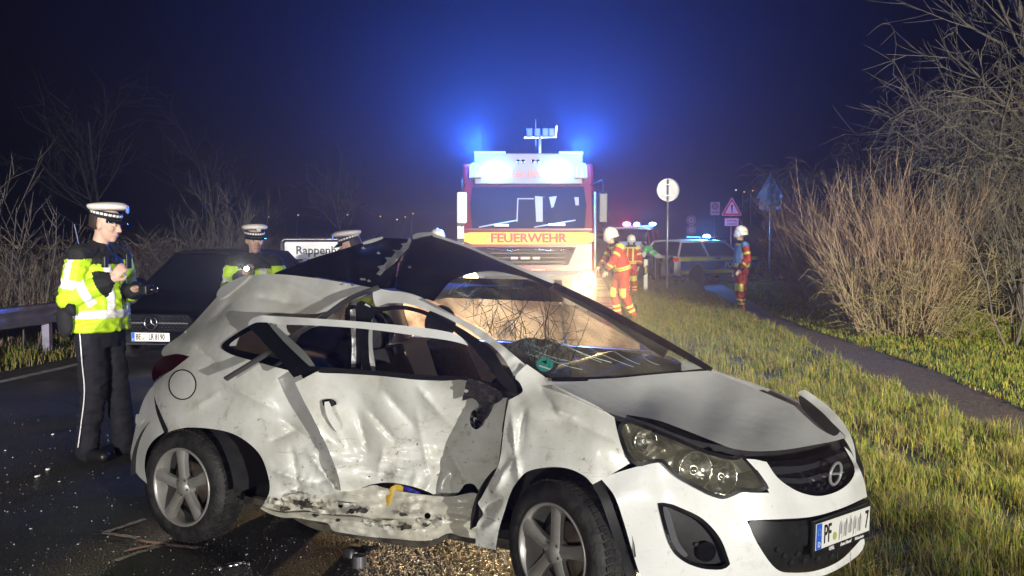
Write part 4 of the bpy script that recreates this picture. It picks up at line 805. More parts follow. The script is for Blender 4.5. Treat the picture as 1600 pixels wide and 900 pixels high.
def tree(name, label, base, stems, L, r, maxl, prm, seed, group=None, mats=(None, None), cat='tree', rz=0):
    rnd = random.Random(seed); root = empty(name, base, 0, label, cat, group); out = []
    for k in range(stems):
        if stems == 1: d = prm.get('dir', (0, 0, 1)); p = (0, 0, -.05)
        else: a = rnd.uniform(0, 6.28); s_ = rnd.uniform(.05, prm.get('fan', .4)); d = (math.cos(a) * s_, math.sin(a) * s_, 1); p = (math.cos(a) * s_ * prm.get('foot', .4), math.sin(a) * s_ * prm.get('foot', .4), -.05)
        d = np.array(d) / np.linalg.norm(d); branch(out, p, d, L * rnd.uniform(.75, 1.15), r * rnd.uniform(.7, 1.2), 0, maxl, prm, rnd)
    for nm, sel, m, ns in (('trunk', lambda l: l == 0, mats[0] or M_bark, 6), ('crown', lambda l: l > 0, mats[1] or M_twig, 3)):
        q = [o for o in out if sel(o[0])]
        if not q: continue
        v, f = tubes_np([o[1] for o in q], [o[2] for o in q], ns); link(nm, npmesh(nm, v, f, m), root, 'all')
    return root
SHOOT = dict(wig=.05, grav=[.015, .05, .06], kids=[5, 2, 0], spread=.42, ratio=.5, rmin=.0045, rr=.6, fan=.46, foot=1.5, t0=.2, t00=.15)
hedge = [((6.55, 16.4), 110, 1.85, 'tall fan of reddish bare shoots in the thicket, fullest bush beside the footpath'), ((7.6, 18.6), 80, 1.75, 'bare bush of reddish upright shoots just behind the fullest bush'), ((7.3, 21.0), 80, 1.75, 'bare bush of reddish shoots in the middle of the thicket'), ((8.0, 24.2), 80, 1.9, 'bare bush of reddish shoots towards the triangular sign'), ((8.75, 27.6), 80, 2.0, 'farthest bare bush of the thicket, right next to the triangular sign post')]
for i, ((x, y), ns, L, lb) in enumerate(hedge):
    tree('bare_bush', lb, (x, y, 0), ns, L, .013, 2, SHOOT, 60 + i, 'bare bushes along the footpath', (M_redtwig, M_redtwig), 'bush')
LOW = dict(wig=.16, grav=[.0, .0, -.03], kids=[8, 5, 0], spread=.8, ratio=.5, rmin=.005, rr=.6, fan=1.1, foot=.8, t0=.1, t00=.1)
for i, (x, y, lb) in enumerate(((6.7, 16.0, 'tangle of mossy stems at the foot of the fullest bush'), (7.4, 20.3, 'tangle of mossy stems at the foot of the middle bush'), (7.9, 23.2, 'tangle of mossy stems at the foot of the bush near the triangular sign'), (7.1, 17.6, 'tangle of mossy stems between the fullest bush and the one behind it'), (8.5, 26.3, 'tangle of mossy stems at the foot of the farthest bush'))):
    tree('undergrowth_bush', lb, (x, y, 0), 34, 1.35, .014, 2, LOW, 80 + i, 'mossy undergrowth below the thicket', (M_mosstwig, M_mosstwig), 'bush')
DARKB = dict(wig=.13, grav=[.03, .02, .0], kids=[7, 4, 2, 0], spread=.7, ratio=.5, rmin=.003, rr=.6, fan=.5, foot=.5)
tree('bare_bush', 'dark straggly bare bush where the thicket ends, on the grass bank past the fullest bush', (7.75, 14.6, 0), 9, 2.1, .022, 3, DARKB, 95, 'bare bushes along the footpath', (M_bark, M_twig), 'bush')
tree('bare_bush', 'dark leafless shrub with crossing branches behind the straggly bush', (9.4, 17.3, 0), 10, 2.6, .024, 3, DARKB, 96, 'bare bushes along the footpath', (M_bark, M_twig), 'bush')
ARCH = dict(wig=.17, grav=[.04, -.06, -.16, -.22, -.2], kids=[9, 8, 6, 3, 0], spread=.95, ratio=.60, rmin=.0065, rr=.55, fan=.75, foot=.4, t0=.15, t00=.4)
tree('orchard_tree', 'old bare fruit tree with drooping tangled crown above the bushes', (9.6, 22.0, 0), 3, 3.3, .12, 4, ARCH, 103, 'bare trees behind the thicket', (M_bark, M_twig))
tree('orchard_tree', 'wide bare tree with arching branches leaning out behind the fullest bush', (10.6, 19.5, 0), 3, 3.6, .13, 4, ARCH, 117, 'bare trees behind the thicket', (M_bark, M_twig))
tree('orchard_tree', 'bare drooping tree behind the bush next to the triangular sign', (11.2, 28.0, 0), 3, 3.4, .11, 4, ARCH, 109, 'bare trees behind the thicket', (M_bark, M_twig))
TALL = dict(wig=.06, grav=[.02, .03, .05, .03], kids=[14, 7, 5, 0], spread=.6, ratio=.5, rmin=.009, rr=.5, t0=.2, t00=.3)
tree('orchard_tree', 'low wide bare tree filling the gap above the farthest bushes', (9.9, 27.5, 0), 3, 3.2, .11, 4, ARCH, 113, 'bare trees behind the thicket', (M_bark, M_twig))
tree('tall_bare_tree', 'tall bare tree rising high over the drooping fruit trees', (12.4, 21.0, 0), 1, 9.5, .17, 3, TALL, 121, None)
# left: far silhouettes and blue-lit saplings
for i, (px, Y, L, lb) in enumerate(((165, 40, 6.2, 'spreading bare tree in the dark field behind the tall officer'), (330, 46, 6.4, 'bare tree in the dark field behind the black car'), (540, 60, 5.0, 'slim bare tree in the dark field behind the place-name sign'))):
    p = ony(px, 368, Y); tree('field_tree', lb, (p.x, Y, 0), 2, L, .10, 3, dict(wig=.07, grav=[.03, .04, .04, .02], kids=[7, 5, 3, 0], spread=.75, ratio=.55, rmin=.012, rr=.55, fan=.3, foot=.3, t0=.3, t00=.3), 130 + i, 'bare trees in the dark field', (M_dkbark, M_dkbark))
SAP = dict(wig=.05, grav=[.03, .06, .06], kids=[8, 4, 0], spread=.6, ratio=.45, rmin=.006, rr=.55, fan=.38, foot=.5, t0=.2, t00=.25)
for i, (px, Y, ns, L, lb) in enumerate(((32, 13.5, 4, 1.45, 'slender blue-lit sapling behind the guard rail at the start of the dry stalks'), (-12, 14.5, 3, 2.3, 'taller sapling half cut off beside the slender sapling'), (290, 21, 7, 1.5, 'thin saplings standing in the dry stalks behind the black car'), (340, 22, 12, 1.9, 'densest blue-lit sapling clump above the black car roof'), (395, 27, 4, 2.2, 'thin sapling behind the officer holding the torch'), (255, 19, 5, 1.2, 'low thin saplings between the tall officer and the black car'))):
    p = ony(px, 368, Y); tree('sapling', lb, (p.x, Y, 0), ns, L, .016, 2, SAP, 140 + i, 'bare saplings behind the guard rail', (M_bark, M_bark))
# ================================================================ road furniture, signs, debris
M_galv = mat('galvanised_steel', (.42, .42, .43), .42, .6, col2=(.30, .30, .31), scale=5)
M_signback = mat('grey_sign_back', (.26, .26, .27), .5, .4, col2=(.20, .20, .21), scale=4)
M_signwhite = mat('sign_white', (.80, .80, .80), .5)
M_signred = mat('sign_red', (.50, .02, .03), .45)
def post(x, y, h, parent, r=.03):
    mb = MB(); mb.tube([(0, 0, -.05), (0, 0, h)], r, 12); mb.lathe([(0, h + .015), (r*.7, h + .012), (r*1.05, h)], 12); return mb.build('post', M_galv, parent, 'all')
def clamps(parent, zs, w=.10):
    for z in zs:
        mb = MB(); mb.box((-w, -.045, z - .018), (w, -.028, z + .018)); mb.box((-.04, -.04, z - .018), (.04, .04, z + .018)); mb.build('clamp', M_galv, parent)
FACE = Matrix.Rotation(R(90), 4, 'X')       # prism drawn in x/z, front towards -y
def board(poly, y0, y1, parent, name, m, bevel=0): 
    mb = MB(); mb.prism(poly, -y0, -y1, FACE) if False else mb.prism(poly, -y1, -y0, FACE); return mb.build(name, m, parent, bevel=bevel)
def circ(r, cz, n=40, cx=0): return [(cx + r * math.cos(2*math.pi*k/n), cz + r * math.sin(2*math.pi*k/n)) for k in range(n)]
def rrect(w, h, cz, r=.03, cx=0, n=5):
    out = []
    for sx, sz, a0 in ((1, 1, 0), (-1, 1, 90), (-1, -1, 180), (1, -1, 270)):
        for k in range(n + 1): a = R(a0 + 90 * k / n); out.append((cx + sx * (w/2 - r) + r * math.cos(a), cz + sz * (h/2 - r) + r * math.sin(a)))
    return out
def tri(w, cz, r=.035, n=5):
    h = w * .866; c = [(-w/2, cz - h/3), (w/2, cz - h/3), (0, cz + 2*h/3)]; out = []
    for i, (x, z) in enumerate(c):
        a0 = (210, 330, 90)[i] - 60; d = math.hypot(x, z - cz); ux, uz = x / d, (z - cz) / d; cx, cz_ = x - ux * 2 * r, z - uz * 2 * r
        for k in range(n + 1): a = R(a0 + 120 * k / n); out.append((cx + r * math.cos(a), cz_ + r * math.sin(a)))
    return out
# round sign seen from behind
p = onz(1042, 457); t = empty('round_sign', p, R(6), 'round traffic sign showing its bare grey back on a tall thin post', 'sign')
zc = ony(1039, 297, p.y).z; post(0, 0, zc + .30, t); board(circ(.33, zc), .034, .040, t, 'sign_back', mat('pale_sign_back', (.50, .50, .51), .5, .3, col2=(.40, .40, .41), scale=3)); 
mb = MB(); mb.lathe([(.325, -.046), (.338, -.046), (.338, -.030), (.325, -.030)], 40, Matrix.Translation((0, 0, zc)) @ FACE @ Matrix.Rotation(R(180), 4, 'X'), close=True); mb.build('sign_rim', M_galv, t); clamps(t, (zc - .16, zc + .16), .16)
# triangular sign with plate, seen from behind
p = onz(1202, 438); t = empty('triangular_sign', p, R(4), 'triangular warning sign with plate below, seen from its grey back beside the bushes', 'sign')
zc = ony(1201, 297, p.y).z; post(0, 0, zc + .66, t, .036); board(tri(1.06, zc), .04, .046, t, 'sign_back', M_signback)
q, i_, o_ = rim_px([(x, z) for x, z in tri(1.06, zc)], .02) if False else (None, None, None)
def rim_tube(poly, y, r, parent):
    mb = MB(); pts = [Vector((x, y, z)) for x, z in poly]; mb.tube(pts + [pts[0]], r, 6, cap=False); return mb.build('sign_rim', M_galv, parent, 'all')
rim_tube(tri(1.06, zc), .043, .011, t); zp = ony(1202, 319, p.y).z
board(rrect(.78, .42, zp), .04, .046, t, 'plate_back', M_signback); rim_tube(rrect(.78, .42, zp), .043, .010, t); clamps(t, (zc - .2, zc + .2, zp - .12, zp + .12), .14)
for x, z in ((.40, zc - .22), (.30, zp - .13)):
    mb = MB(); mb.box((x - .04, .033, z - .05), (x + .04, .039, z + .05)); mb.build('sticker', M_signwhite, t)
# warning sign with exclamation mark
Y = 45; p = ony(1143, 326, Y); t = empty('warning_sign', (p.x, Y, 0), R(4), 'red-bordered triangular warning sign with exclamation mark above a small text plate', 'sign')
zc = p.z - .04; post(0, 0, zc + .3, t); board(tri(.94, zc), -.05, -.04, t, 'sign_border', M_signred); board(tri(.94, zc, .035), -.042, -.030, t, 'sign_backing', M_signwhite) if False else None
board(tri(.66, zc, .03), -.056, -.052, t, 'sign_face', M_signwhite); rim_tube(tri(.96, zc), -.045, .016, t).data.materials[0] = M_signwhite
board([(-.045, zc + .22), (.045, zc + .22), (.028, zc - .05), (-.028, zc - .05)], -.062, -.058, t, 'exclamation_bar', M_ink); board(circ(.036, zc - .12, 16), -.062, -.058, t, 'exclamation_dot', M_ink)
zp = ony(1143, 347, Y).z; board(rrect(.66, .36, zp), -.05, -.04, t, 'text_plate', M_signwhite)
M_gtxt = mat('plate_text_grey', (.12, .14, .18), .6)
text_obj('plate_text', 'Gehweg-', .15, M_gtxt, t, Matrix.Translation((0, -.054, zp + .07)) @ FACE); text_obj('plate_text', 'schäden', .15, M_gtxt, t, Matrix.Translation((0, -.054, zp - .08)) @ FACE)
# zone sign
Y = 52; p = ony(1117, 326, Y); t = empty('zone_sign', (p.x, Y, 0), R(4), 'small rectangular white zone sign with grey disc on a thin pole', 'sign')
zc = p.z; post(0, 0, zc, t); board(rrect(.50, .70, zc), -.05, -.04, t, 'sign_face', mat('sign_pale_grey', (.55, .55, .58), .5)); board(circ(.19, zc + .12, 28), -.056, -.051, t, 'zone_disc', mat('zone_disc_grey', (.16, .16, .18), .5)); board(circ(.14, zc + .12, 28), -.060, -.057, t, 'zone_disc_centre', mat('zone_disc_light', (.30, .30, .33), .5)); board([(-.18, zc - .16), (.18, zc - .16), (.18, zc - .22), (-.18, zc - .22)], -.056, -.051, t, 'zone_text_bar', MATS['zone_disc_grey'])
# two round signs stacked
Y = 60; p = ony(1080, 344, Y); t = empty('double_round_sign', (p.x, Y, 0), 0, 'pair of round white signs stacked on one post behind the police car', 'sign')
post(0, 0, p.z + .2, t)
for k, py in enumerate((344, 359)):
    zc = ony(1080, py, Y).z; board(circ(.29, zc, 32), -.05, -.04, t, 'sign_disc', M_signwhite); board(circ(.235, zc, 32), -.055, -.051, t, 'disc_ring', mat('sign_ring_dark', (.05, .07, .07), .5)); board(circ(.205, zc, 32), -.060, -.056, t, 'disc_face', M_signwhite)
    if k == 0: board([(-.03, zc + .05), (.04, zc + .05), (.0, zc - .07)], -.064, -.061, t, 'sign_symbol', M_ink)
# place-name sign
Y = 25; a = ony(443, 390, Y); t = empty('place_name_sign', (a.x + .95, Y, 0), R(5), 'white place-name sign reading Rappenhof in a tubular grey frame behind the officers', 'sign')
z0, z1 = ony(443, 406, Y).z, ony(443, 377, Y).z; zc = (z0 + z1) / 2
for sx in (-.98, .98):
    mb = MB(); mb.tube([(sx, 0, -.05), (sx, 0, z1 + .0)], .03, 10); mb.build('post', M_galv, t, 'all')
mb = MB(); mb.tube([Vector((x, 0, z)) for x, z in rrect(1.96, z1 - z0 + .10, zc, .10)] + [Vector((rrect(1.96, z1-z0+.10, zc, .10)[0][0], 0, rrect(1.96, z1-z0+.10, zc, .10)[0][1]))], .022, 8); mb.build('tubular_frame', M_galv, t, 'all')
board(rrect(1.84, z1 - z0, zc, .05), -.035, -.02, t, 'sign_border', M_ink); board(rrect(1.80, z1 - z0 - .04, zc, .045), -.040, -.036, t, 'sign_face', M_signwhite)
text_obj('sign_text', 'Rappenhof', .30, M_ink, t, Matrix.Translation((-.62, -.044, zc)) @ FACE, align='LEFT', bold=.006)
board(rrect(.12, .16, zc - .26, .01, -.38), -.048, -.044, t, 'sticker', mat('blue_sticker', (.45, .55, .70), .5))
# white black-banded delineator post
p = onz(1008, 458); t = empty('delineator_post', p, R(10), 'white plastic roadside delineator post with slanted black band at the verge edge', 'post')
h = ony(1008, 405, p.y).z; pr3 = [(-.06, -.05), (.06, -.05), (.05, .05), (-.05, .05)]
mb = MB(); mb.prism(pr3, -.05, h); mb.build('post_body', mat('post_white', (.75, .75, .72), .5), t, bevel=.01)
mb = MB(); mb.add([(-.063, -.053, h*.52), (.063, -.053, h*.60), (.063, -.053, h*.84), (-.063, -.053, h*.76), (-.063, .02, h*.52), (.063, .02, h*.60), (.063, .02, h*.84), (-.063, .02, h*.76)], [(0,1,2,3),(1,5,6,2),(4,0,3,7),(3,2,6,7),(0,4,5,1)]); bd_ = mb.build('black_band', M_ink, t)
mb = MB(); mb.box((-.022, -.060, h*.60), (.022, -.054, h*.78)); mb.build('reflector', mat('yellow_reflector', (.75, .55, .05), .4), bd_)
# guard rail: W-beam and posts
t = empty('guard_rail', (xl(12) - .55, 12, 0), 0, 'steel W-beam guard rail along the left road edge with dry stalks behind', 'guard rail')
off_ = Vector((xl(12) - .55, 12, 0)); M_rail = mat('guard_rail_steel', (.26, .25, .33), .45, .55, col2=(.16, .16, .22), scale=3)
prof = [(.0, .75), (.03, .73), (.04, .68), (.0, .63), (-.005, .60), (.0, .57), (.04, .52), (.03, .47), (.0, .45)]
ys = np.arange(3, 44, 1.33)
for k in range(10):
    y0, y1 = 3 + k * 4, 7 + k * 4 + .1
    mb = MB(); mb.grid([[Vector((xl(y) - .55 + q_ + (.004 if k % 2 else 0), y, z)) - off_ for q_, z in prof] for y in np.linspace(y0, y1, 6)]); mb.build('rail_beam', M_rail, t, True, solid=.004)
for y in ys:
    mb = MB(); mb.box((xl(y) - .66, y - .05, -.05), (xl(y) - .56, y + .05, .70)); o = mb.build('rail_post', M_rail, t); o.location = -off_
# chalk marks around the rear wheel
M_chalk = mat('spray_chalk', (.55, .53, .50), .9, col2=(.22, .21, .20), scale=40, lo=.3, hi=.7)
M_chalkp = mat('pink_chalk', (.50, .34, .32), .9, col2=(.22, .18, .17), scale=40, lo=.3, hi=.7)
def chalk(pts, w, m, label):
    P = [onz(*q_) for q_ in pts]; mb = MB(); rows = []
    P = [Vector(q_) for q_ in spl(P, n=6)]
    for i, p in enumerate(P):
        d = (P[min(i+1, len(P)-1)] - P[max(i-1, 0)]).normalized(); n_ = Vector((-d.y, d.x, 0)) * w * random.uniform(.35, .6); rows.append([p + n_ + Vector((0, 0, .006)), p - n_ + Vector((0, 0, .006))])
    mb.grid(rows); return tag(mb.build('chalk_mark', m), label, 'chalk mark', 'chalk marks on the asphalt')
chalk([(227,812),(195,823),(162,834)], .040, M_chalk, 'upper arm of white chalk arrow behind the rear wheel'); chalk([(162,834),(190,838),(216,842)], .040, M_chalk, 'lower arm of white chalk arrow behind the rear wheel')
chalk([(215,845),(256,852),(310,858)], .042, M_chalkp, 'pinkish chalk stroke ending at the rear tyre'); chalk([(258,852),(220,864),(181,878)], .042, M_chalk, 'long slanting chalk stroke below the pinkish one'); chalk([(194,863),(220,857),(245,853)], .032, M_chalkp, 'short faint pinkish chalk stroke between the others')
# debris
M_shard = mat('broken_white_plastic', (.6, .6, .58), .4)
def shard(px, py, s_, label, m=M_shard, h=.012):
    p = onz(px, py); a = random.uniform(0, 6); mb = MB(); n_ = 6
    pl2 = [(s_ * random.uniform(.5, 1.2) * math.cos(2*math.pi*k/n_), s_ * .5 * random.uniform(.5, 1.2) * math.sin(2*math.pi*k/n_)) for k in range(n_)]
    mb.prism(pl2, .002, h, Matrix.Rotation(a, 4, 'Z') @ Matrix.Rotation(R(8), 4, 'X')); mb.v = [(x, y, z + .25 * abs(x)) for x, y, z in mb.v]
    o = mb.build('plastic_shard', m); o.location = (p.x, p.y, .002); return tag(o, label, 'debris', 'small broken pieces on the road')
shard(59, 746, .030, 'white plastic shard on the asphalt, largest of the small pieces behind the car'); shard(75, 735, .018, 'thin white splinter just beyond the largest shard'); shard(83, 680, .022, 'small pale fragment on the asphalt towards the edge line')
for px, py in ((8, 705), (20, 716), (35, 664), (110, 674), (65, 800), (48, 828), (22, 852), (122, 852), (120, 794), (185, 748), (92, 754), (205, 790), (145, 738), (385, 868), (470, 872), (565, 862)):
    shard(px, py, random.uniform(.007, .013), 'tiny glittering crumb of broken glass on the wet asphalt', mat('glass_crumb', (.6, .62, .6), .1, .2), .006)
# bent black-and-silver bracket in front of the sill
p = onz(568, 875); t = empty('broken_bracket', p, R(-20), 'broken dark grey plastic bracket lying on the road in front of the sill', 'debris')
mb = MB(); mb.lathe([(.0, .02), (.045, .02), (.05, .0), (.055, .0), (.05, .03), (.042, .045), (.0, .05)], 16, Matrix.Translation((-.09, .05, 0))); mb.build('bracket_foot', mat('grey_metal_part', (.16, .16, .17), .35, .5), t, True)
mb = MB(); mb.bar((-.08, .05, .04), (.03, .0, .06), .05, .03); mb.bar((.0, .02, .06), (.03, -.08, .05), .04, .03); mb.bar((.03, .01, .06), (.08, .03, .075), .03, .012); mb.build('bracket_arm', M_black, t, bevel=.005)
mb = MB(); mb.lathe([(.0, .0), (.04, .0), (.036, .06), (.0, .062)], 14, Matrix.Translation((.03, -.10, 0))); mb.bar((.03, -.11, .004), (.14, -.10, .004), .03, .006); mb.build('bracket_socket', MATS['grey_metal_part'], t, True)
p = onz(368, 888); t = empty('broken_lever', p, R(20), 'shiny bent metal lever lying in front of the rear wheel', 'debris')
mb = MB(); mb.tube([(-.06, 0, .012), (0, .005, .018), (.05, .01, .02)], [.012, .014, .016], 8); mb.build('lever_rod', M_chrome, t, 'all')
mb = MB(); mb.lathe([(.008, 0), (.022, 0), (.022, .014), (.008, .014)], 12, Matrix.Translation((.065, .012, .01)), close=True); mb.build('lever_eye', M_chrome, t, True)
p = onz(345, 894); t = empty('torn_wire_bundle', p, 0, 'small bundle of torn wires beside the shiny lever', 'debris')
for k in range(5):
    mb = MB(); a = random.uniform(1.8, 3.8); mb.tube([(0, .01*k, .004), (.03*math.cos(a), .02*math.sin(a)+.01*k, .02), (.07*math.cos(a), .03*math.sin(a)+.01*k, .03 + .01*random.random())], .003, 5); mb.build('wire', M_chrome if k % 2 else M_black, t, 'all')
# pale crumbs added to brighten the patch the lorry lights under the car
gm = []; g = np.random.default_rng(77); 
V, Fq = [], []
for k in range(11000):
    px, py = g.uniform(560, 830), g.uniform(838, 935); p = onz(px, py); s_ = g.uniform(.0015, .0045); c = np.array([p.x, p.y, s_ * .6]); o = len(V)
    q_ = c + g.normal(0, 1, (4, 3)) * s_; q_[:, 2] = np.abs(q_[:, 2]) + .001; V += list(q_); Fq += [(o, o+1, o+2), (o, o+2, o+3), (o, o+3, o+1), (o+1, o+3, o+2)]
tag(link('glow_patch_crumbs', npmesh('glow_patch_crumbs', V, Fq, mat('grit', (.45, .40, .32), .5, col2=(.7, .66, .58), scale=50))), 'pale crumbs added to brighten the lit patch of road under the sill', 'grit', kind='stuff')
V, Fq = [], []
for k in range(900):
    if k % 3: px, py = g.uniform(0, 420), g.uniform(640, 900)
    else: px, py = g.uniform(300, 760), g.uniform(840, 900)
    p = onz(px, py); s_ = g.uniform(.001, .0042); c = np.array([p.x, p.y, s_ * .6]); o = len(V); q_ = c + g.normal(0, 1, (4, 3)) * s_; q_[:, 2] = np.abs(q_[:, 2]) + .001; V += list(q_); Fq += [(o, o+1, o+2), (o, o+2, o+3), (o, o+3, o+1), (o+1, o+3, o+2)]
tag(link('glass_crumbs', npmesh('glass_crumbs', V, Fq, MATS['glass_crumb'])), 'scattered fine glass crumbs on the asphalt round the wreck', 'glass', kind='stuff')
# far lights of the village: small street lamps
M_farlamp = emat('far_lamp_glow', (1, .5, .2), 3); M_farlampw = emat('far_lamp_white', (1, .8, .6), 3)
for i, (px, py) in enumerate(((418, 339), (464, 336), (505, 335), (530, 342), (541, 336), (592, 338), (618, 343), (631, 339), (643, 334), (1147, 297), (1160, 300), (1173, 298))):
    Y = 180; p = ony(px, py, Y); t = empty('street_lamp', (p.x, Y, 0), 0, ('distant glowing street lamp on the dark slope beyond the signs' if px > 1000 else 'distant glowing street lamp in the dark beyond the officers'), 'street lamp', ('far lamps beyond the signs' if px > 1000 else 'far lamps beyond the officers'))
    mb = MB(); mb.tube([(0, 0, 0), (0, 0, p.z), (.3, -.2, p.z + .15)], .05, 6); mb.build('pole', M_black, t, 'all'); mb = MB(); mb.ell((.3, -.2, p.z), (.13, .13, .07), 10, 6); mb.build('lamp_head', M_farlamp if i % 3 else M_farlampw, t, 'all')
# ================================================================ background vehicles
M_blk = mat('black_car_paint', (.004, .004, .007), .25, coat=.6); M_carglass = mat('car_glass', (.006, .007, .012), .05, coat=.4)
M_lampglass = mat('lamp_glass', (.25, .26, .28), .12, .3)
def vwheel(c, parent, r=.33, w=.22, side=1):
    root = bpy.data.objects.new('wheel', None); COL.objects.link(root); root.parent = parent; root.location = c
    Mi = Matrix.Rotation(R(-90 * side), 4, 'X')
    mb = MB(); mb.lathe([(r*.66, -w+.02), (r*.9, -w), (r, -w+.03), (r, -.03), (r*.9, 0), (r*.68, .0), (r*.66, -.02)], 32, Mi); mb.build('tyre', M_rubber, root, 'all')
    mb = MB(); mb.lathe([(0, -.02), (r*.16, -.015), (r*.2, -.03)], 20, Mi); 
    mb.lathe([(r*.66, -.02), (r*.62, -.01), (r*.6, -.05), (0, -.07)], 28, Mi)
    for k in range(7):
        Mk = Mi @ Matrix.Rotation(2*math.pi*k/7, 4, 'Z'); mb.box((r*.12, -.022, -.035), (r*.63, .022, -.012), M=Mk)
    mb.build('rim', mat('dark_alloy', (.16, .16, .17), .35, .7), root, True)
def carbody(root, st, mpaint, cab, name='body', sub=1):
    """st: stations (x, half width, z bottom, z shoulder, z crown); cab: dict for the greenhouse"""
    mb = MB(); rows = []
    for x, w, zb, zs, zc in st:
        half = [(w*.80, zb), (w*.97, zb + .10), (w, zb + (zs - zb) * .55), (w*.985, zs - .06), (w*.93, zs), (w*.5, zs + (zc - zs) * .8), (0, zc)]
        rows.append([Vector((x, -y, z)) for y, z in half] + [Vector((x, y, z)) for y, z in half[-2::-1]])
    mb.grid(rows); n = len(rows[0]); mb.f.append(tuple(range(n))); mb.m.append(0); mb.f.append(tuple((len(rows)-1)*n + k for k in range(n))[::-1]); mb.m.append(0)
    b = mb.build(name, mpaint, root, 'all', sub=sub)
    x0, x1, x2, x3 = cab['x']; zb, zt = cab['z']; wb, wt = cab['w']     # x: rear base, rear top, front top, front base
    def P(x, s, z): t = (z - zb) / (zt - zb); return Vector((x, s * (wb + (wt - wb) * t), z))
    mb = MB()
    for a, b_, c, d in (((x0,-1,zb),(x3,-1,zb),(x2,-1,zt),(x1,-1,zt)), ((x3,1,zb),(x0,1,zb),(x1,1,zt),(x2,1,zt))): mb.add([P(*a), P(*b_), P(*c), P(*d)], [(0,1,2,3)])
    mb.build('side_windows', M_carglass, root)
    mb = MB(); mb.grid([[P(x3 + .10*(1-s*s), 1, zb) * 1 if False else Vector((x3 + .12*(1-s*s), s*wb, zb)) for s in np.linspace(-1, 1, 9)], [Vector((x2 + .10*(1-s*s), s*wt, zt)) for s in np.linspace(-1, 1, 9)]]); mb.build('windscreen', M_carglass, root, 'all')
    mb = MB(); mb.grid([[Vector((x1 - .06*(1-s*s), s*wt, zt)) for s in np.linspace(-1, 1, 9)], [Vector((x0 - .06*(1-s*s), s*wb, zb)) for s in np.linspace(-1, 1, 9)]]); mb.build('rear_window', M_carglass, root, 'all')
    mb = MB(); mb.grid([[Vector((x, s*wt*1.01, zt + .05*(1-s*s)*(1 if x1 < x < x2 else .6) + .01)) for s in np.linspace(-1, 1, 9)] for x in np.linspace(x1 - .05, x2 + .1, 7)]); mb.build('roof', mpaint, root, 'all', solid=.04)
    for s in (-1, 1):
        for nm, a, b_ in (('a_pillar', P(x3, s, zb), P(x2, s, zt)), ('c_pillar', P(x0, s, zb), P(x1, s, zt)), ('b_pillar', P((x0+x3)/2 - .1, s, zb), P((x1+x2)/2 - .1, s, zt))):
            mb = MB(); mb.bar(a + Vector((0, s*.004, 0)), b_ + Vector((0, s*.004, .02)), .07, .03, up=(0, 1, 0)); mb.build(nm, mpaint, root)
        mb = MB(); mb.bar(P(x1, s, zt) + Vector((0, 0, .01)), P(x2, s, zt) + Vector((0, 0, .01)), .04, .05); mb.build('roof_rail', mpaint, root)
    return b
# ---- black saloon facing the camera
fc = ony(236, 519, 12.4)
t = empty('black_car', (fc.x + .30, 12.4 + 2.30, 0), R(-90 - 7), 'black car facing this way with chrome star grille and plate BE LR 8190', 'car'); bc_ = t
carbody(t, [(-2.35, .62, .40, .80, .86), (-2.2, .82, .30, .90, .97), (-1.5, .90, .24, .95, 1.0), (0, .91, .22, .93, .97), (1.0, .91, .22, .92, .99), (1.7, .90, .24, .86, .94), (2.15, .84, .26, .76, .82), (2.32, .70, .30, .66, .70)], M_blk, dict(x=(-1.75, -1.0, .35, 1.05), z=(.93, 1.40), w=(.80, .60)))
for s in (-1, 1):
    mb = MB(); mb.ell((0, 0, 0), (.10, .13, .085), 14, 8, Matrix.Translation((.80, s*1.0, 1.0))); mb.bar((.80, s*.84, .96), (.80, s*.95, .97), .05); mb.build('door_mirror', M_blk, t, 'all')
    mb = MB(); mb.prism([(-.16, -.05), (.16, -.03), (.18, .03), (.05, .06), (-.18, .05)], 0, .03, frame((2.13, s*.66, .66), (-.35*s if False else .30, -s, .0) if s < 0 else (-.30, -1, 0), (0, 0, 1))); mb.build('headlamp', M_lampglass, t, bevel=.008)
    for xw in (-1.38, 1.40): vwheel((xw, s*.90, .33), t, side=s)
    for nm_, a in (('door_handle', -.35),):
        mb = MB(); mb.bar((a, s*.915, .82), (a + .2, s*.915, .82), .02, .03); mb.build(nm_, M_blk, t)
gx = 2.345
mb = MB(); mb.prism([(-.48, .46), (.48, .46), (.56, .60), (.50, .68), (-.50, .68), (-.56, .60)], gx - .03, gx - .01, Matrix(((0,0,1,0),(1,0,0,0),(0,1,0,0),(0,0,0,1)))); grl = mb.build('grille', M_gloss, t)
MG = Matrix(((0,0,1,0),(1,0,0,0),(0,1,0,0),(0,0,0,1)))
M_stud2 = mat('chrome_grille_stud', (.55, .55, .57), .25, .9); stud_me = None
for r_ in range(6):
    for c_ in range(22):
        y, z = -.50 + c_ * .048 + (.024 if r_ % 2 else 0), .485 + r_ * .033
        if abs(y) < .125 or abs(y) > .50: continue
        if stud_me is None:
            m_ = MB(); m_.add([(0, -.010, 0), (0, 0, .008), (0, .010, 0), (0, 0, -.008), (.008, 0, 0)], [(0,1,4),(1,2,4),(2,3,4),(3,0,4)]); stud_me = bpy.data.meshes.new('grille_stud'); stud_me.from_pydata(m_.v, [], m_.f); stud_me.materials.append(M_stud2)
        o = bpy.data.objects.new('grille_stud', stud_me); COL.objects.link(o); o.parent = grl; o.location = (gx - .008, y, z)
mb = MB(); mb.lathe([(.085 + .009*math.cos(a), .009*math.sin(a)) for a in [2*math.pi*k/8 for k in range(8)]], 32, Matrix.Translation((gx + .01, 0, .57)) @ MG, close=True)
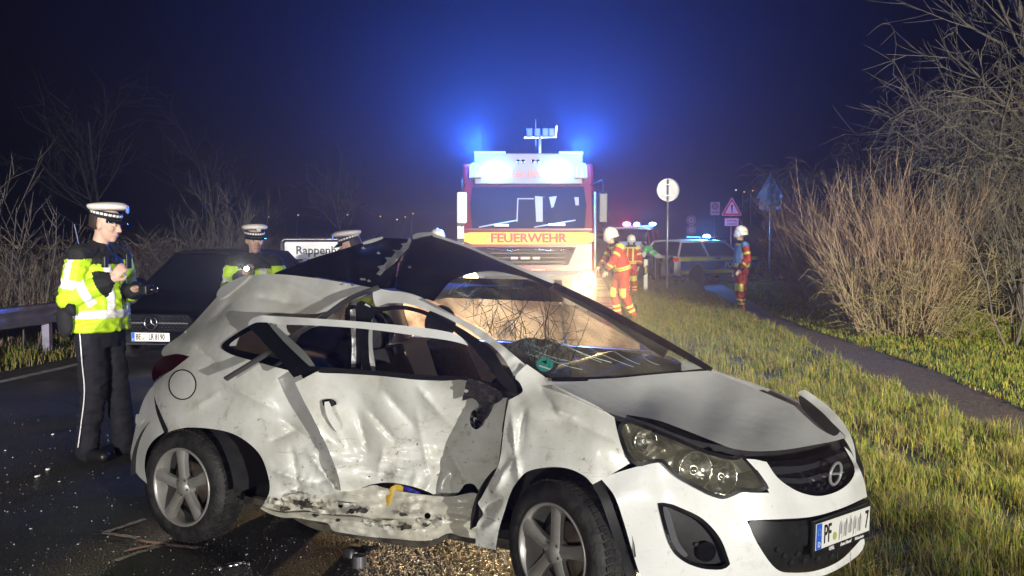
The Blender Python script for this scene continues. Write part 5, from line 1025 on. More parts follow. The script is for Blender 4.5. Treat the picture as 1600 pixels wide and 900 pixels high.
for k in range(3):
    a = R(90 + 120*k); mb.add([(gx+.005, .014*math.cos(a+1.57), .57+.014*math.sin(a+1.57)), (gx+.005, .014*math.cos(a-1.57), .57+.014*math.sin(a-1.57)), (gx+.008, .083*math.cos(a), .57+.083*math.sin(a)), (gx+.02, 0, .57)], [(0,2,3),(2,1,3)])
mb.build('star_emblem', M_chrome, grl, 'all')
mb = MB(); mb.bar((gx, -.5, .57), (gx, -.1, .57), .012, .012); mb.bar((gx, .1, .57), (gx, .5, .57), .012, .012); mb.build('grille_bar', M_stud2, grl)
mb = MB(); mb.prism([(-.75, .28), (.75, .28), (.78, .42), (-.78, .42)], gx - .10, gx - .05, MG); mb.build('lower_intake', M_dark, t)
MP2 = Matrix.Translation((gx + .02, 0, .39)) @ MG
mb = MB(); mb.box((-.26, -.055, 0), (.26, .055, .006), M=MP2); pl2 = mb.build('number_plate', MATS['plate_white'], t)
mb = MB(); mb.box((-.258, -.053, .006), (-.215, .053, .0075), M=MP2); mb.build('euro_band', MATS['plate_blue'], pl2); text_obj('plate_letter', 'D', .03, M_white, pl2, MP2 @ Matrix.Translation((-.237, -.03, .009)))
text_obj('plate_text', 'BE', .105, M_ink, pl2, MP2 @ Matrix.Translation((-.165, -.002, .0075)), width=.62, bold=.002); text_obj('plate_text', 'LR 8190', .105, M_ink, pl2, MP2 @ Matrix.Translation((.085, -.002, .0075)), width=.62, bold=.002)
mb = MB(); mb.lathe([(0, .009), (.017, .009), (.017, .005)], 14, MP2 @ Matrix.Translation((-.098, -.022, 0))); mb.build('plate_seal', MATS['seal_green'], pl2)
mb = MB(); mb.grid([[Vector((-.2, y, z)) for y in np.linspace(-.6, -.2, 5)] for z in (.75, .95, 1.15, 1.22)]); mb.grid([[Vector((-.2, y, z)) for y in np.linspace(.2, .6, 5)] for z in (.75, .95, 1.15, 1.22)]); mb.build('front_seats', M_dark, t, solid=.1)

# ---- police estate
M_silver = mat('police_silver', (.70, .71, .73), .4, .1); M_pblue = mat('police_blue', (.02, .13, .55), .35, coat=.4); M_pyel = mat('police_yellow', (.85, .88, .05), .4)
p = onz(1087, 444); hd_ = R(38); fx = Vector((math.cos(hd_), math.sin(hd_))); lx = Vector((-math.sin(hd_), math.cos(hd_)))
c = Vector((p.x, p.y)) + fx * 1.42 + lx * .86
t = empty('police_car', (c.x, c.y, 0), hd_, 'blue and yellow police estate car with glowing blue roof light across the footpath end', 'car')
PS = [(-2.4, .74, .36, .98, 1.0), (-2.3, .86, .30, 1.0, 1.02), (-1.5, .91, .25, .99, 1.02), (0, .92, .24, .96, 1.0), (1.0, .92, .24, .95, 1.01), (1.7, .90, .26, .88, .96), (2.2, .82, .28, .76, .82), (2.36, .68, .32, .66, .70)]
carbody(t, PS, M_silver, dict(x=(-2.3, -1.95, .35, 1.05), z=(.97, 1.46), w=(.83, .64)))
def wside(x): return float(np.interp(x, [q_[0] for q_ in PS], [q_[1] for q_ in PS]))
def livery(name, m, z0, z1, x0=-2.2, x1=2.0, d=.012):
    for s in (-1, 1):
        mb = MB(); mb.grid([[Vector((x, s*(wside(x)*(.992 if z < .8 else .985 - .05*max(0, (z-.84))/.14) + d), z)) for z in np.linspace(z0, z1, 5)] for x in np.linspace(x0, x1, 24) if not any(abs(x - xw) < .34 and z0 < .62 for xw in (-1.42, 1.45))] if z0 > .66 else [[Vector((x, s*(wside(x)*.992 + d), max(z, (.33 + math.sqrt(max(0, .40**2 - (x - xw)**2))) if (xw := (-1.42 if x < 0 else 1.45)) and abs(x - xw) < .40 else z))) for z in np.linspace(z0, z1, 6)] for x in np.linspace(x0, x1, 70)])
        mb.build(name, m, t, 'all')
livery('blue_stripe_panel', M_pblue, .50, .80); livery('upper_yellow_stripe', M_pyel, .82, .93, d=.014); livery('lower_yellow_stripe', M_pyel, .36, .48, d=.014)
for s in (-1, 1):
    for k in range(40):
        x = -2.1 + k * .10
        for z in (.81, .49):
            mb = MB(); mb.box((x, s*(wside(x) + .016) - .003, z - .010), (x + .06, s*(wside(x) + .016) + .003, z + .010))
            if z > .6 or not any(abs(x - xw) < .42 for xw in (-1.42, 1.45)): mb.build('reflective_dash', M_signwhite, t)
    for xw in (-1.42, 1.45):
        vwheel((xw, s*.91, .33), t, side=s)
        mb = MB(); mb.lathe([(0, .0), (.36, .0)], 24, Matrix.Translation((xw, s*(.935 if xw < 0 else .93), .35)) @ Matrix.Rotation(R(-90*s), 4, 'X'), a0=R(0), a1=R(360)); 
        mb.build('wheel_arch', M_dark, t)
    mb = MB(); mb.box((-2.42, s*.78 - .10, .80), (-2.30, s*.78 + .10, .93)); mb.build('tail_lamp', mat('tail_lens', (.20, .01, .01), .2, emit=(1, .08, .03), estr=.25), t, bevel=.02)
    mb = MB(); mb.ell((.85, s*1.0, 1.03), (.09, .12, .08), 12, 8); mb.build('door_mirror', M_blk, t, 'all')
    for x in (-.45, .55): mb = MB(); mb.bar((x, s*.945, .885), (x + .2, s*.945, .885), .02, .03); mb.build('door_handle', M_blk, t)
text_obj('police_text', 'POLIZEI', .30, M_signwhite, t, Matrix.Translation((.55, -.955, .655)) @ FACE, width=1.0, bold=.006)
mb = MB(); mb.lathe([(0, .0), (.10, .0), (.10, -.01)], 9, Matrix.Translation((-.42, -.955, .655)) @ FACE); mb.build('badge_star', mat('badge_gold', (.40, .36, .22), .4, .5), t)
mb = MB(); mb.box((-1.85, -.958, .70), (-1.30, -.954, .735)); mb.build('web_address_strip', mat('pale_print', (.4, .5, .6), .5), t)
M_blue_on = emat('blue_beacon_glow', (.05, .35, 1), 90); M_cyan_on = emat('cyan_beacon_glow', (.12, .60, 1), 60); M_red_on = emat('red_beacon_glow', (1, .03, .12), 120); M_bar = mat('light_bar_housing', (.06, .10, .16), .2, coat=.5)
mb = MB(); mb.box((-.35, -.60, 1.54), (-.10, .60, 1.63)); lb = mb.build('light_bar', M_bar, t, bevel=.03)
mb = MB(); mb.ell((-.22, -.30, 1.66), (.10, .16, .08), 14, 8); mb.build('blue_lamp', M_blue_on, lb, 'all')
mb = MB(); mb.box((-.30, .05, 1.635), (-.15, .58, 1.66)); mb.build('lamp_strip', emat('cyan_strip_glow', (.1, .6, 1), 4), lb)
def point(name, loc, w, col, r=.1, parent=None):
    l = bpy.data.lights.new(name, 'POINT'); l.energy = w; l.color = col; l.shadow_soft_size = r; o = bpy.data.objects.new(name, l); COL.objects.link(o); o.location = loc; o.parent = parent; return o
point('blue_lamp_light', (-.22, -.30, 1.85), 900, (.05, .30, 1), .1, t)
# ---- red emergency estate with raised tailgate, behind the bending helper
p = ony(1008, 430, 40); M_redp = mat('emergency_red_paint', (.38, .012, .018), .3, coat=.5)
t = empty('red_emergency_car', (p.x + .02, 40 + 2.2, 0), R(72), 'red emergency car with raised tailgate and red and blue lights on its roof', 'car')
carbody(t, [(-2.2, .80, .40, 1.05, 1.06), (-2.1, .90, .32, 1.08, 1.09), (-1.4, .94, .28, 1.06, 1.08), (0, .95, .28, 1.04, 1.06), (1.0, .94, .28, 1.02, 1.08), (1.7, .92, .30, .98, 1.04), (2.2, .80, .34, .85, .9)], M_redp, dict(x=(-2.1, -1.9, .4, 1.05), z=(1.05, 1.92), w=(.86, .72)))
mb = MB(); mb.grid([[Vector((-1.95 - .95*u, y, 1.97 + .03*u + .05*(1 - (y/.7)**2))) for y in np.linspace(-.72, .72, 7)] for u in np.linspace(0, 1, 5)]); tg = mb.build('tailgate', M_silver, t, 'all', solid=.05)
mb = MB(); mb.grid([[Vector((-2.2 - .6*u, y, 2.03 + .02*u)) for y in np.linspace(-.55, .55, 5)] for u in (0, 1)]); mb.build('tailgate_window', M_carglass, tg, solid=.01)
mb = MB(); mb.box((-2.15, -.70, .75), (-1.6, .70, 1.45)); mb.build('load_bay', mat('load_bay_glow', (.45, .45, .47), .6, emit=(.8, .85, 1), estr=.05), t, bevel=.05)  # faint glow of the bay itself stands in for light inside the car
for s in (-1, 1):
    for xw in (-1.35, 1.4): vwheel((xw, s*.94, .36), t, .36, side=s)
    mb = MB(); mb.box((-2.23, s*.80 - .09, .85), (-2.12, s*.80 + .09, 1.10)); mb.build('tail_lamp', MATS['tail_lens'], t, bevel=.02)
    mb = MB(); mb.box((-2.0, s*.955 - .004, .62), (1.9, s*.955 + .004, .74)); mb.build('yellow_stripe', M_pyel, t)
mb = MB(); mb.box((-.1, -.65, 1.99), (.25, .65, 2.13)); lb = mb.build('light_bar', M_bar, t, bevel=.03)
mb = MB(); mb.ell((.0, .55, 2.20), (.12, .17, .10), 12, 8); mb.build('red_lamp', M_red_on, lb, 'all'); mb = MB(); mb.ell((.0, .1, 2.19), (.10, .13, .08), 12, 8); mb.build('blue_lamp', M_blue_on, lb, 'all'); mb = MB(); mb.ell((.0, -.6, 2.20), (.10, .15, .07), 12, 8); mb.build('blue_lamp', M_cyan_on, lb, 'all')
point('red_lamp_light', (-.2, .6, 2.4), 900, (1, .05, .14), .1, t); point('blue_lamp_light', (-.2, -.3, 2.4), 500, (.05, .30, 1), .1, t)

# ---- fire engine
TY = 17.4; tp = ony(826, 368, TY)
t = empty('fire_engine', (tp.x, TY, 0), R(1.5), 'red fire engine with yellow FEUERWEHR band and glaring blue lights facing the wreck', 'fire engine'); TR = t
M_fr = mat('fire_engine_red', (.11, .004, .008), .3, coat=.5); M_fy = mat('fire_yellow_band', (.85, .42, .03), .45); M_fw = mat('fire_engine_white', (.72, .72, .74), .4)
tz = lambda py: 1.7 + (368 - py) / 86.2
W2 = 1.20
# cab shell: front profile (y towards the back, z)
def shell(name, prof, w, m, bevel=.04, x0=None):
    mb = MB(); mb.prism([(y, z) for y, z in prof], -w, w, Matrix(((0,0,1,0),(1,0,0,0),(0,1,0,0),(0,0,0,1)))); return mb.build(name, m, t, bevel=bevel)
shell('cab', [(.02, .62), (.0, 1.0), (.02, 1.55), (.06, 1.80), (.06, 1.83), (.22, 2.60), (.30, 3.02), (2.2, 3.06), (2.2, .62)], W2, M_fr, .05)
shell('rear_body', [(2.3, .60), (2.3, 3.15), (7.6, 3.15), (7.6, .60)], 1.25, M_fr, .03); shell('chassis', [(.4, .40), (.4, .62), (7.4, .62), (7.4, .40)], .8, M_dark, .02)
def front(name, poly, yf, m, d=.03, bevel=0, parent=None):      # polygon in (x, z) laid on the sloping front, yf(z) gives depth
    n = len(poly); v = [(x, yf(z) - d, z) for x, z in poly] + [(x, yf(z) + .02, z) for x, z in poly]
    f = [tuple(range(n))] + [(i, n+i, n+(i+1) % n, (i+1) % n) for i in range(n)]; return MB().add(v, f).build(name, m, parent or t, bevel=bevel)
yfr = lambda z: float(np.interp(z, [.62, 1.0, 1.55, 1.80, 1.83, 2.60, 3.02], [.02, .0, .02, .06, .06, .22, .30]))
wsx = front('windscreen', [(-1.02, tz(357)), (1.02, tz(357)), (1.06, tz(320)), (1.02, tz(291)), (-1.02, tz(291)), (-1.06, tz(320))], yfr, mat('lorry_glass', (.012, .02, .045), .06, coat=.5), .02)
front('band', [(-1.18, tz(377)), (-1.02, tz(381.5)), (1.02, tz(381.5)), (1.18, tz(377)), (1.18, tz(365)), (1.05, tz(363)), (-1.05, tz(363)), (-1.18, tz(365))], yfr, M_fy, .03)
text_obj('band_text', 'FEUERWEHR', .225, mat('feuerwehr_red', (.50, .03, .02), .5), t, Matrix.Translation((0, -.025, tz(372.5))) @ FACE, width=1.08, bold=.006)
front('grille', [(-.80, tz(414)), (.72, tz(414)), (.86, tz(386)), (-1.0, tz(386))], yfr, M_gloss, .025)
mb = MB(); mb.tube([(-.75, -.035, 1.46), (-.3, -.04, 1.42), (-.2, -.04, 1.44), (.25, -.04, 1.44), (.35, -.04, 1.42), (.85, -.035, 1.47)], .012, 6); mb.build('grille_trim', M_chrome, t, 'all')
for z in (1.38, 1.30, 1.22):
    mb = MB(); mb.bar((-.70, -.03, z), (.66, -.03, z), .03, .02); mb.build('grille_slat', M_black, t)
for xb, wb_ in ((-.26, .07), (-.06, .09), (.14, .07)):
    mb = MB(); mb.box((xb - wb_, -.05, tz(403) - .03), (xb + wb_, -.035, tz(403) + .03)); mb.build('maker_badge', M_chrome, t, bevel=.01)
for a, b_ in (((-.45, -.03, 1.08), (-.2, -.03, 1.08)), ((.05, -.03, 1.08), (.3, -.03, 1.08))): mb = MB(); mb.bar(a, b_, .02, .02); mb.build('step_slot', M_chrome, t)
shell('bumper', [(-.12, .42), (-.16, .60), (-.14, .98), (-.02, 1.06), (.3, 1.06), (.3, .42)], 1.22, mat('fire_bumper_grey', (.16, .14, .13), .5), .05)
front('bumper_centre', [(-.72, .58), (.72, .58), (.80, .98), (-.80, .98)], lambda z: -.16, M_black, .02)
mb = MB(); mb.box((-.26, -.20, .78), (.26, -.19, .89)); mb.build('number_plate', MATS['plate_white'], t)
HLX, HLZ = (916 - 826) / 86.2, tz(435)
for s, e in ((-1, 60), (1, 220)):
    mb = MB(); mb.lathe([(0, .05), (.06, .045), (.10, .02), (.125, .0), (.13, -.03)], 24, Matrix.Translation((s*HLX, -.17, HLZ)) @ FACE); hl2 = mb.build('headlamp', emat('headlamp_glow', (1, .62, .22), 45), t, 'all')
    mb = MB(); mb.lathe([(.13, .01), (.16, .005), (.165, -.04), (.13, -.04)], 24, Matrix.Translation((s*HLX, -.17, HLZ)) @ FACE, close=True); mb.build('headlamp_ring', M_chrome, hl2, 'all')
    mb = MB(); mb.box((s*HLX - .09, -.19, HLZ - .28), (s*HLX + .09, -.165, HLZ - .20)); mb.build('indicator', mat('amber_lens', (.7, .3, .05), .3, emit=(1, .5, .15), estr=1.5), t)
# roof lamp panel with call sign
front('roof_panel', [(-.98, tz(288)), (.98, tz(288)), (.98, tz(240)), (-.98, tz(240))], lambda z: .10, mat('lamp_panel_grey', (.16, .16, .18), .5), .04, .02)
shell('roof_panel_back', [(.12, tz(288)), (.12, tz(240)), (.9, tz(244)), (.9, tz(288))], .98, M_fw, .02)
text_obj('call_sign', 'Leo', .18, mat('call_sign_orange', (.55, .12, .05), .5), t, Matrix.Translation((-.19, .05, tz(272))) @ FACE, width=1.0, bold=.005); text_obj('call_sign', '1/46-', .18, MATS['call_sign_orange'], t, Matrix.Translation((.14, .05, tz(272))) @ FACE, width=1.0, bold=.005)
for x in (-.19, -.10, .08, .17):
    mb = MB(); mb.lathe([(0, .02), (.03, .012), (.036, 0)], 14, Matrix.Translation((x, .055, tz(252.5))) @ FACE); mb.build('marker_lamp', M_chrome, t, 'all')
M_fb = emat('front_flasher_glow', (.10, .42, 1), 160); M_fb2 = emat('corner_beacon_glow', (.05, .45, 1), 14)
for x in (-.60, .50):
    mb = MB(); mb.ell((x, .02, tz(268)), (.25, .06, .15), 20, 10); mb.build('front_flasher', M_fb, t, 'all')
    fl = spot('front_flasher_light', (tp.x + x, TY - .12, tz(268)), (tp.x + x * 1.5, 0, 3.4), 900, (.03, .13, 1), 150, .6, .12)
for x in (-.95, .95):
    mb = MB(); mb.lathe([(0, .26), (.08, .25), (.11, .20), (.115, 0)], 20, Matrix.Translation((x, .12, tz(277)))); mb.build('corner_beacon', M_fb2, t, 'all'); point('corner_beacon_light', (x * 1.02, .10, tz(262) + .28), 500, (.03, .22, 1), .10, t); spot('corner_beacon_beam', (tp.x + x, TY - .05, tz(262) + .32), (tp.x + x * 3, 4.0, 12.2), 10500, (.025, .13, 1), 102, .8, .10)
    mb = MB(); mb.box((x - .10, .0, tz(279.5)), (x + .10, .24, tz(277))); mb.build('beacon_base', M_black, t)
mb = MB(); mb.box((-.98, .02, tz(241)), (-.42, .05, tz(237.5))); mb.build('top_lamp_strip', emat('strip_glow', (.12, .55, 1), 4), t)
mb = MB(); mb.box((.55, .02, tz(241)), (.98, .05, tz(237.5))); mb.build('top_lamp_strip', MATS['strip_glow'], t)
# mirrors, posts, wipers, cab interior
for s, px in ((-1, 722), (1, 942)):
    x = (px - 826) / 86.2
    mb = MB(); mb.tube([(s*1.15, .25, 2.62), (x, .02, 2.70), (x, -.02, 2.5)], .02, 8); mb.tube([(s*1.15, .15, 1.75), (x, .0, 1.75), (x, -.02, 1.9)], .02, 8); mb.build('mirror_arm', M_black, t, 'all')
    mb = MB(); mb.box((x - .09, -.06, 1.92), (x + .09, .03, 2.48)); mb.build('mirror', M_fw if s < 0 else M_black, t, bevel=.03)
mb = MB(); mb.box(((720 - 826)/86.2 - .06, -.03, tz(384)), ((720 - 826)/86.2 + .06, .05, tz(320))); mb.build('marker_board', M_fw, t, bevel=.01)
for z in (tz(350), tz(376)):
    mb = MB(); mb.box(((720 - 826)/86.2 - .062, -.034, z - .04), ((720 - 826)/86.2 + .062, -.031, z + .04)); mb.build('board_stripe', M_black, t)
mb = MB(); mb.tube([(1.21, .05, tz(455)), (1.21, .06, tz(300))], .025, 8); mb.build('grab_rail', M_galv, t, 'all')
for a, b_ in (((-.9, -.005, tz(355)), (-.2, .03, tz(344))), ((.1, -.005, tz(355)), (.85, .03, tz(344)))):
    mb = MB(); mb.tube([a, b_], .012, 6); mb.build('wiper', M_galv, t)
for a, b_ in (((-.62, -.01, tz(352)), (-.36, -.01, tz(352))), ((.36, -.01, tz(351)), (.66, -.01, tz(351)))): mb = MB(); mb.bar(a, b_, .02, .04); mb.build('vent_slot', M_galv, t)
M_cabi = mat('cab_interior_grey', (.25, .27, .32), .6)
for nm, poly in (('cab_door_frame', [(-.22, 1.95), (-.20, 2.38), (.10, 2.38), (.10, 2.36), (-.18, 2.36), (-.20, 1.95)]), ('radio_rack', [(.14, 1.95), (.26, 1.95), (.26, 2.4), (.32, 2.4), (.12, 2.42)]), ('sun_visor', [(.38, 2.4), (.52, 2.42), (.46, 2.22), (.42, 2.2)]), ('sun_visor', [(.84, 2.4), (.92, 2.4), (.92, 2.25), (.86, 2.25)])):
    front(nm, poly, yfr, M_cabi, .026)
for y, s in ((1.3, -1), (1.3, 1), (5.6, -1), (5.6, 1)):
    root = bpy.data.objects.new('wheel', None); COL.objects.link(root); root.parent = t; root.location = (s*1.15, y, .5); Mi = Matrix.Rotation(R(90*s), 4, 'Y')
    mb = MB(); mb.lathe([(.28, -.28), (.46, -.28), (.5, -.24), (.5, -.04), (.46, 0), (.28, 0)], 32, Mi, close=True); mb.build('tyre', M_rubber, root, 'all'); mb = MB(); mb.lathe([(0, -.04), (.12, -.03), (.14, -.08), (.27, -.06), (.28, -.02)], 28, Mi); mb.build('rim', M_galv, root, 'all')
# light mast
mx_ = (848 - 826) / 86.2
mb = MB(); mb.tube([(mx_, 1.0, 3.05), (mx_, 1.0, tz(212) + .1)], .03, 8); ms = mb.build('light_mast', M_galv, t, 'all')
for x in (-.20, -.05, .10, .22):
    mb = MB(); mb.box((mx_ + x - .06, .90, tz(212) + .06), (mx_ + x + .06, 1.04, tz(203) + .12)); mb.build('mast_floodlight', M_bar, ms, bevel=.02)
mb = MB(); mb.bar((mx_ - .30, 1.0, tz(208)), (mx_ + .32, 1.0, tz(206)), .04); mb.bar((mx_ + .30, 1.0, tz(208)), (mx_ + .32, 1.0, tz(188)), .03); mb.tube([(mx_ - .08, .95, 3.4), (mx_ - .08, .95, 3.9)], .006, 5); mb.build('mast_head', M_galv, ms)
mb = MB(); mb.tube([((755-826)/86.2, 1.2, 3.1), ((750-826)/86.2, 1.2, tz(182))], .008, 5); mb.build('aerial', M_black, t)
# beam of the two headlamps towards the wreck
hw = t.matrix_basis
spot('fire_engine_headlamp', hw @ Vector((HLX, -.32, HLZ)), (-.35, 4.6, 0.35), 15000, (1, .66, .30), 22, .6, .10)
spot('fire_engine_headlamp', hw @ Vector((-HLX, -.32, HLZ)), (-1.6, 4.6, .35), 1500, (1, .78, .50), 26, .6, .10)
# ================================================================ people
M_skin = mat('skin', (.52, .33, .25), .55, col2=(.60, .40, .31), scale=14)
M_hiviz = mat('hi_vis_yellow', (.50, .78, .02), .6, col2=(.42, .66, .02), scale=9, bump=.25, bscale=18); M_refl = mat('reflective_silver', (.80, .80, .80), .45, .0, col2=(.68, .68, .69), scale=30)
M_navy = mat('navy_uniform', (.004, .004, .008), .85, col2=(.008, .008, .014), scale=10, bump=.4, bscale=16); M_blackc = mat('black_cloth', (.006, .006, .007), .8, col2=(.010, .010, .011), scale=14, bump=.4, bscale=22)
M_boot = mat('black_boot', (.010, .010, .011), .4, bump=.2, bscale=25); M_capw = mat('cap_white', (.72, .68, .62), .7); M_hair = mat('dark_hair', (.030, .020, .014), .7)
M_fred = mat('fire_suit_red', (.48, .045, .020), .75, col2=(.40, .035, .018), scale=9, bump=.4, bscale=18); M_fyel = mat('fire_suit_yellow', (.62, .58, .10), .6); M_helm = mat('helmet_white', (.78, .76, .68), .35, coat=.3); M_green = mat('green_vest', (.10, .62, .16), .6); M_blvest = mat('blue_vest', (.10, .22, .40), .6, col2=(.08,.18,.34), scale=8)
def lerp(a, b, t): return a + (b - a) * t
def cap_mesh(mb, a, b, ra, rb, n=14, sq=1.0):
    a = Vector(a); b = Vector(b); d = b - a; L = d.length; q = d.to_track_quat('Z', 'Y').to_matrix().to_4x4(); prof = []
    for k in range(7): th = math.pi/2 * k/6; prof.append((max(1e-4, ra * math.sin(th)), -ra * math.cos(th)))
    for k in range(7): th = math.pi/2 * k/6; prof.append((max(1e-4, rb * math.cos(th)), L + rb * math.sin(th)))
    mb.lathe(prof, n, Matrix.Translation(a) @ q)
def rings(mb, secs, n=20):
    """secs: list of (centre, rx, ry) stacked, closed tube"""
    rows = []
    for c, rx, ry, rot in secs:
        c = Vector(c); rows.append([c + Matrix.Rotation(rot, 3, 'Z') @ Vector((rx*math.cos(2*math.pi*k/n), ry*math.sin(2*math.pi*k/n), 0)) for k in range(n)])
    mb.grid(rows, closed=True); o = len(mb.v) - n*len(rows); mb.f.append(tuple(o + k for k in range(n))[::-1]); mb.m.append(0); mb.f.append(tuple(o + n*(len(rows)-1) + k for k in range(n))); mb.m.append(0)
def blob(mb, voxel, it=6, wr=0, seed=0, ws=.07):
    me = bpy.data.meshes.new('tmp'); me.from_pydata(mb.v, [], mb.f); o = bpy.data.objects.new('tmp', me); COL.objects.link(o)
    r = o.modifiers.new('r', 'REMESH'); r.mode = 'VOXEL'; r.voxel_size = voxel; r.use_smooth_shade = True
    s_ = o.modifiers.new('s', 'SMOOTH'); s_.iterations = it; s_.factor = .5
    dg = bpy.context.evaluated_depsgraph_get(); m2 = bpy.data.meshes.new_from_object(o.evaluated_get(dg)); bpy.data.objects.remove(o); bpy.data.meshes.remove(me)
    if wr:
        n = len(m2.vertices); co = np.empty(n*3, np.float32); m2.vertices.foreach_get('co', co); co = co.reshape(-1, 3); nr = np.empty(n*3, np.float32); m2.vertices.foreach_get('normal', nr); nr = nr.reshape(-1, 3)
        d = np.array([.6 * (1 - 2*abs(noise.noise(Vector((p[0]/ws, p[1]/ws, p[2]/(ws*.55) + seed))))) + .5 * noise.noise(Vector(p) / (ws*2.1) + Vector((seed, 0, 0))) for p in co]); m2.vertices.foreach_set('co', (co + nr * (d * wr)[:, None]).astype(np.float32).ravel()); m2.update()
    return m2
def split_mesh(me, rule, parts, parent):
    """cuts a garment mesh into the objects named in parts {key: (name, material, push)} by rule(face centre)->key"""
    n = len(me.vertices); co = np.empty(n*3, np.float32); me.vertices.foreach_get('co', co); co = co.reshape(-1, 3)
    F_ = [tuple(p.vertices) for p in me.polygons]; keys = [rule(co[list(f)].mean(0)) for f in F_]; objs = {}
    adj = {}
    for i, f in enumerate(F_):
        for a, b in zip(f, f[1:] + f[:1]): adj.setdefault((min(a, b), max(a, b)), []).append(i)
    nb = [[] for _ in F_]
    for e in adj.values():
        for i in e:
            for j in e:
                if i != j and keys[i] == keys[j]: nb[i].append(j)
    seen = [False] * len(F_); isl = {}
    for i in range(len(F_)):
        if seen[i]: continue
        st = [i]; seen[i] = True; comp = []
        while st:
            q = st.pop(); comp.append(q)
            for j in nb[q]:
                if not seen[j]: seen[j] = True; st.append(j)
        isl.setdefault(keys[i], []).append(comp)
    big = max((c for L in isl.values() for c in L), key=len)
    for k, (nm, m, push) in parts.items():
        for comp in isl.get(k, []):
            if len(comp) < 30 and k != keys[big[0]]: m_ = parts[keys[big[0]]]; m_name, m_mat, pu = 'seam_patch', m_[1], 0
            else: m_name, m_mat, pu = nm, m, push
            fs = [F_[i] for i in comp]
            used = sorted({i for f in fs for i in f}); ix = {v: i for i, v in enumerate(used)}; m3 = bpy.data.meshes.new(m_name); m3.from_pydata([tuple(co[i]) for i in used], [], [tuple(ix[i] for i in f) for f in fs]); m3.materials.append(m_mat); m3.update()
            if pu:
                v = np.array([tuple(q.co) for q in m3.vertices]); nr = np.array([tuple(q.normal) for q in m3.vertices]); m3.vertices.foreach_set('co', (v + nr*pu).astype(np.float32).ravel())
            objs[k] = link(m_name, m3, parent, 'all', solid=.003 if pu else 0)
    return objs
def seg_near(p, a, b):
    d = b - a; t = float(np.clip(np.dot(p - a, d) / (np.dot(d, d) + 1e-9), 0, 1)); return float(np.linalg.norm(p - a - d*t)), t
def hand(mb, wrist, d, up, side, curl=.9, s=1.0):
    """palm plus five bent fingers of different length; d points along the hand, up is the back of the hand"""
    d = Vector(d).normalized(); up = Vector(up); up = (up - d*up.dot(d)).normalized(); sd = d.cross(up) * side; w = Vector(wrist)
    cap_mesh(mb, w - d*.02, w + d*.02, .026*s, .028*s)
    for k in (-.024, -.008, .008, .024): cap_mesh(mb, w + sd*k*.7*s, w + d*.075*s + sd*k*s, .017*s, .013*s, 8)
    for k, L in ((-.029, .062), (-.010, .075), (.010, .070), (.028, .055)):
        p = w + d*.082*s + sd*k*s; a = 0; dd = d
        for j, fr in enumerate((.45, .32, .25)):
            a += curl * (.45, .55, .45)[j]; dd = d*math.cos(a) - up*math.sin(a); q = p + dd*L*fr*s; cap_mesh(mb, p, q, .0098*s, .0088*s, 8); p = q
    p = w + d*.02*s - sd*.026*s; q = p + (d*.6 - sd*.65 - up*.35).normalized()*.042*s; r_ = q + (d*.9 - sd*.05 - up*.45).normalized()*.034*s; cap_mesh(mb, p, q, .013*s, .011*s, 8); cap_mesh(mb, q, r_, .011*s, .009*s, 8)
def head_parts(mb, c, Mh):
    """head and face volumes about head centre c; Mh turns the head (its x axis looks forward)"""
    T = Matrix.Translation(c) @ Mh.to_4x4()
    mb.ell((0, 0, .02), (.098, .078, .108), 22, 16, T); mb.ell((.030, 0, -.045), (.066, .060, .078), 18, 12, T); mb.ell((.066, 0, -.098), (.028, .030, .022), 12, 8, T)     # skull, jaw, chin
    mb.ell((.082, 0, .028), (.022, .056, .014), 14, 8, T)                                   # brow
    cap_mesh(mb, T @ Vector((.092, 0, .012)), T @ Vector((.115, 0, -.030)), .008, .013, 10); mb.ell((.100, .012, -.034), (.010, .009, .008), 8, 6, T); mb.ell((.100, -.012, -.034), (.010, .009, .008), 8, 6, T)
    for s in (-1, 1):
        mb.ell((.060, s*.042, -.022), (.030, .022, .026), 12, 8, T); mb.ell((-.004, s*.079, -.010), (.020, .010, .034), 12, 8, T)
    mb.ell((.091, 0, -.063), (.013, .026, .007), 12, 6, T); mb.ell((.088, 0, -.075), (.013, .022, .008), 12, 6, T)
def face_bits(root, c, Mh, hair=True, bun=False):
    T = Matrix.Translation(c) @ Mh.to_4x4()
    for s in (-1, 1):
        mb = MB(); mb.ell((.084, s*.032, .006), (.010, .014, .008), 12, 8, T); e = mb.build('eye', mat('eye_white', (.55, .52, .48), .2), root, 'all')
        mb = MB(); mb.ell((.0925, s*.032, .006), (.003, .006, .006), 10, 6, T); mb.build('iris', mat('iris', (.03, .025, .02), .2), e, 'all')
        mb = MB(); mb.tube([T @ Vector((.096, s*.016, .026)), T @ Vector((.099, s*.034, .031)), T @ Vector((.086, s*.055, .025))], .0035, 6); mb.build('eyebrow', M_hair, root, 'all')
    mb = MB(); mb.tube([T @ Vector((.094, -.024, -.069)), T @ Vector((.103, 0, -.068)), T @ Vector((.094, .024, -.069))], .0042, 6); mb.build('lips', mat('lips', (.36, .14, .12), .5), root, 'all')
    if hair:
        mb = MB(); mb.lathe([(.004, .134), (.05, .125), (.083, .09), (.098, .04), (.097, .0), (.090, -.030), (.078, -.045)], 24, T @ Matrix.Translation((-.012, 0, 0)) @ Matrix.Diagonal((1, .84, 1, 1)), a0=R(98), a1=R(262)); mb.build('hair', M_hair, root, 'all', solid=.008)
    if bun: mb = MB(); mb.ell((-.115, 0, -.01), (.045, .05, .05), 14, 10, T); mb.ell((-.07, .05, -.09), (.03, .02, .06), 10, 8, T); mb.build('hair_bun', M_hair, root, 'all')
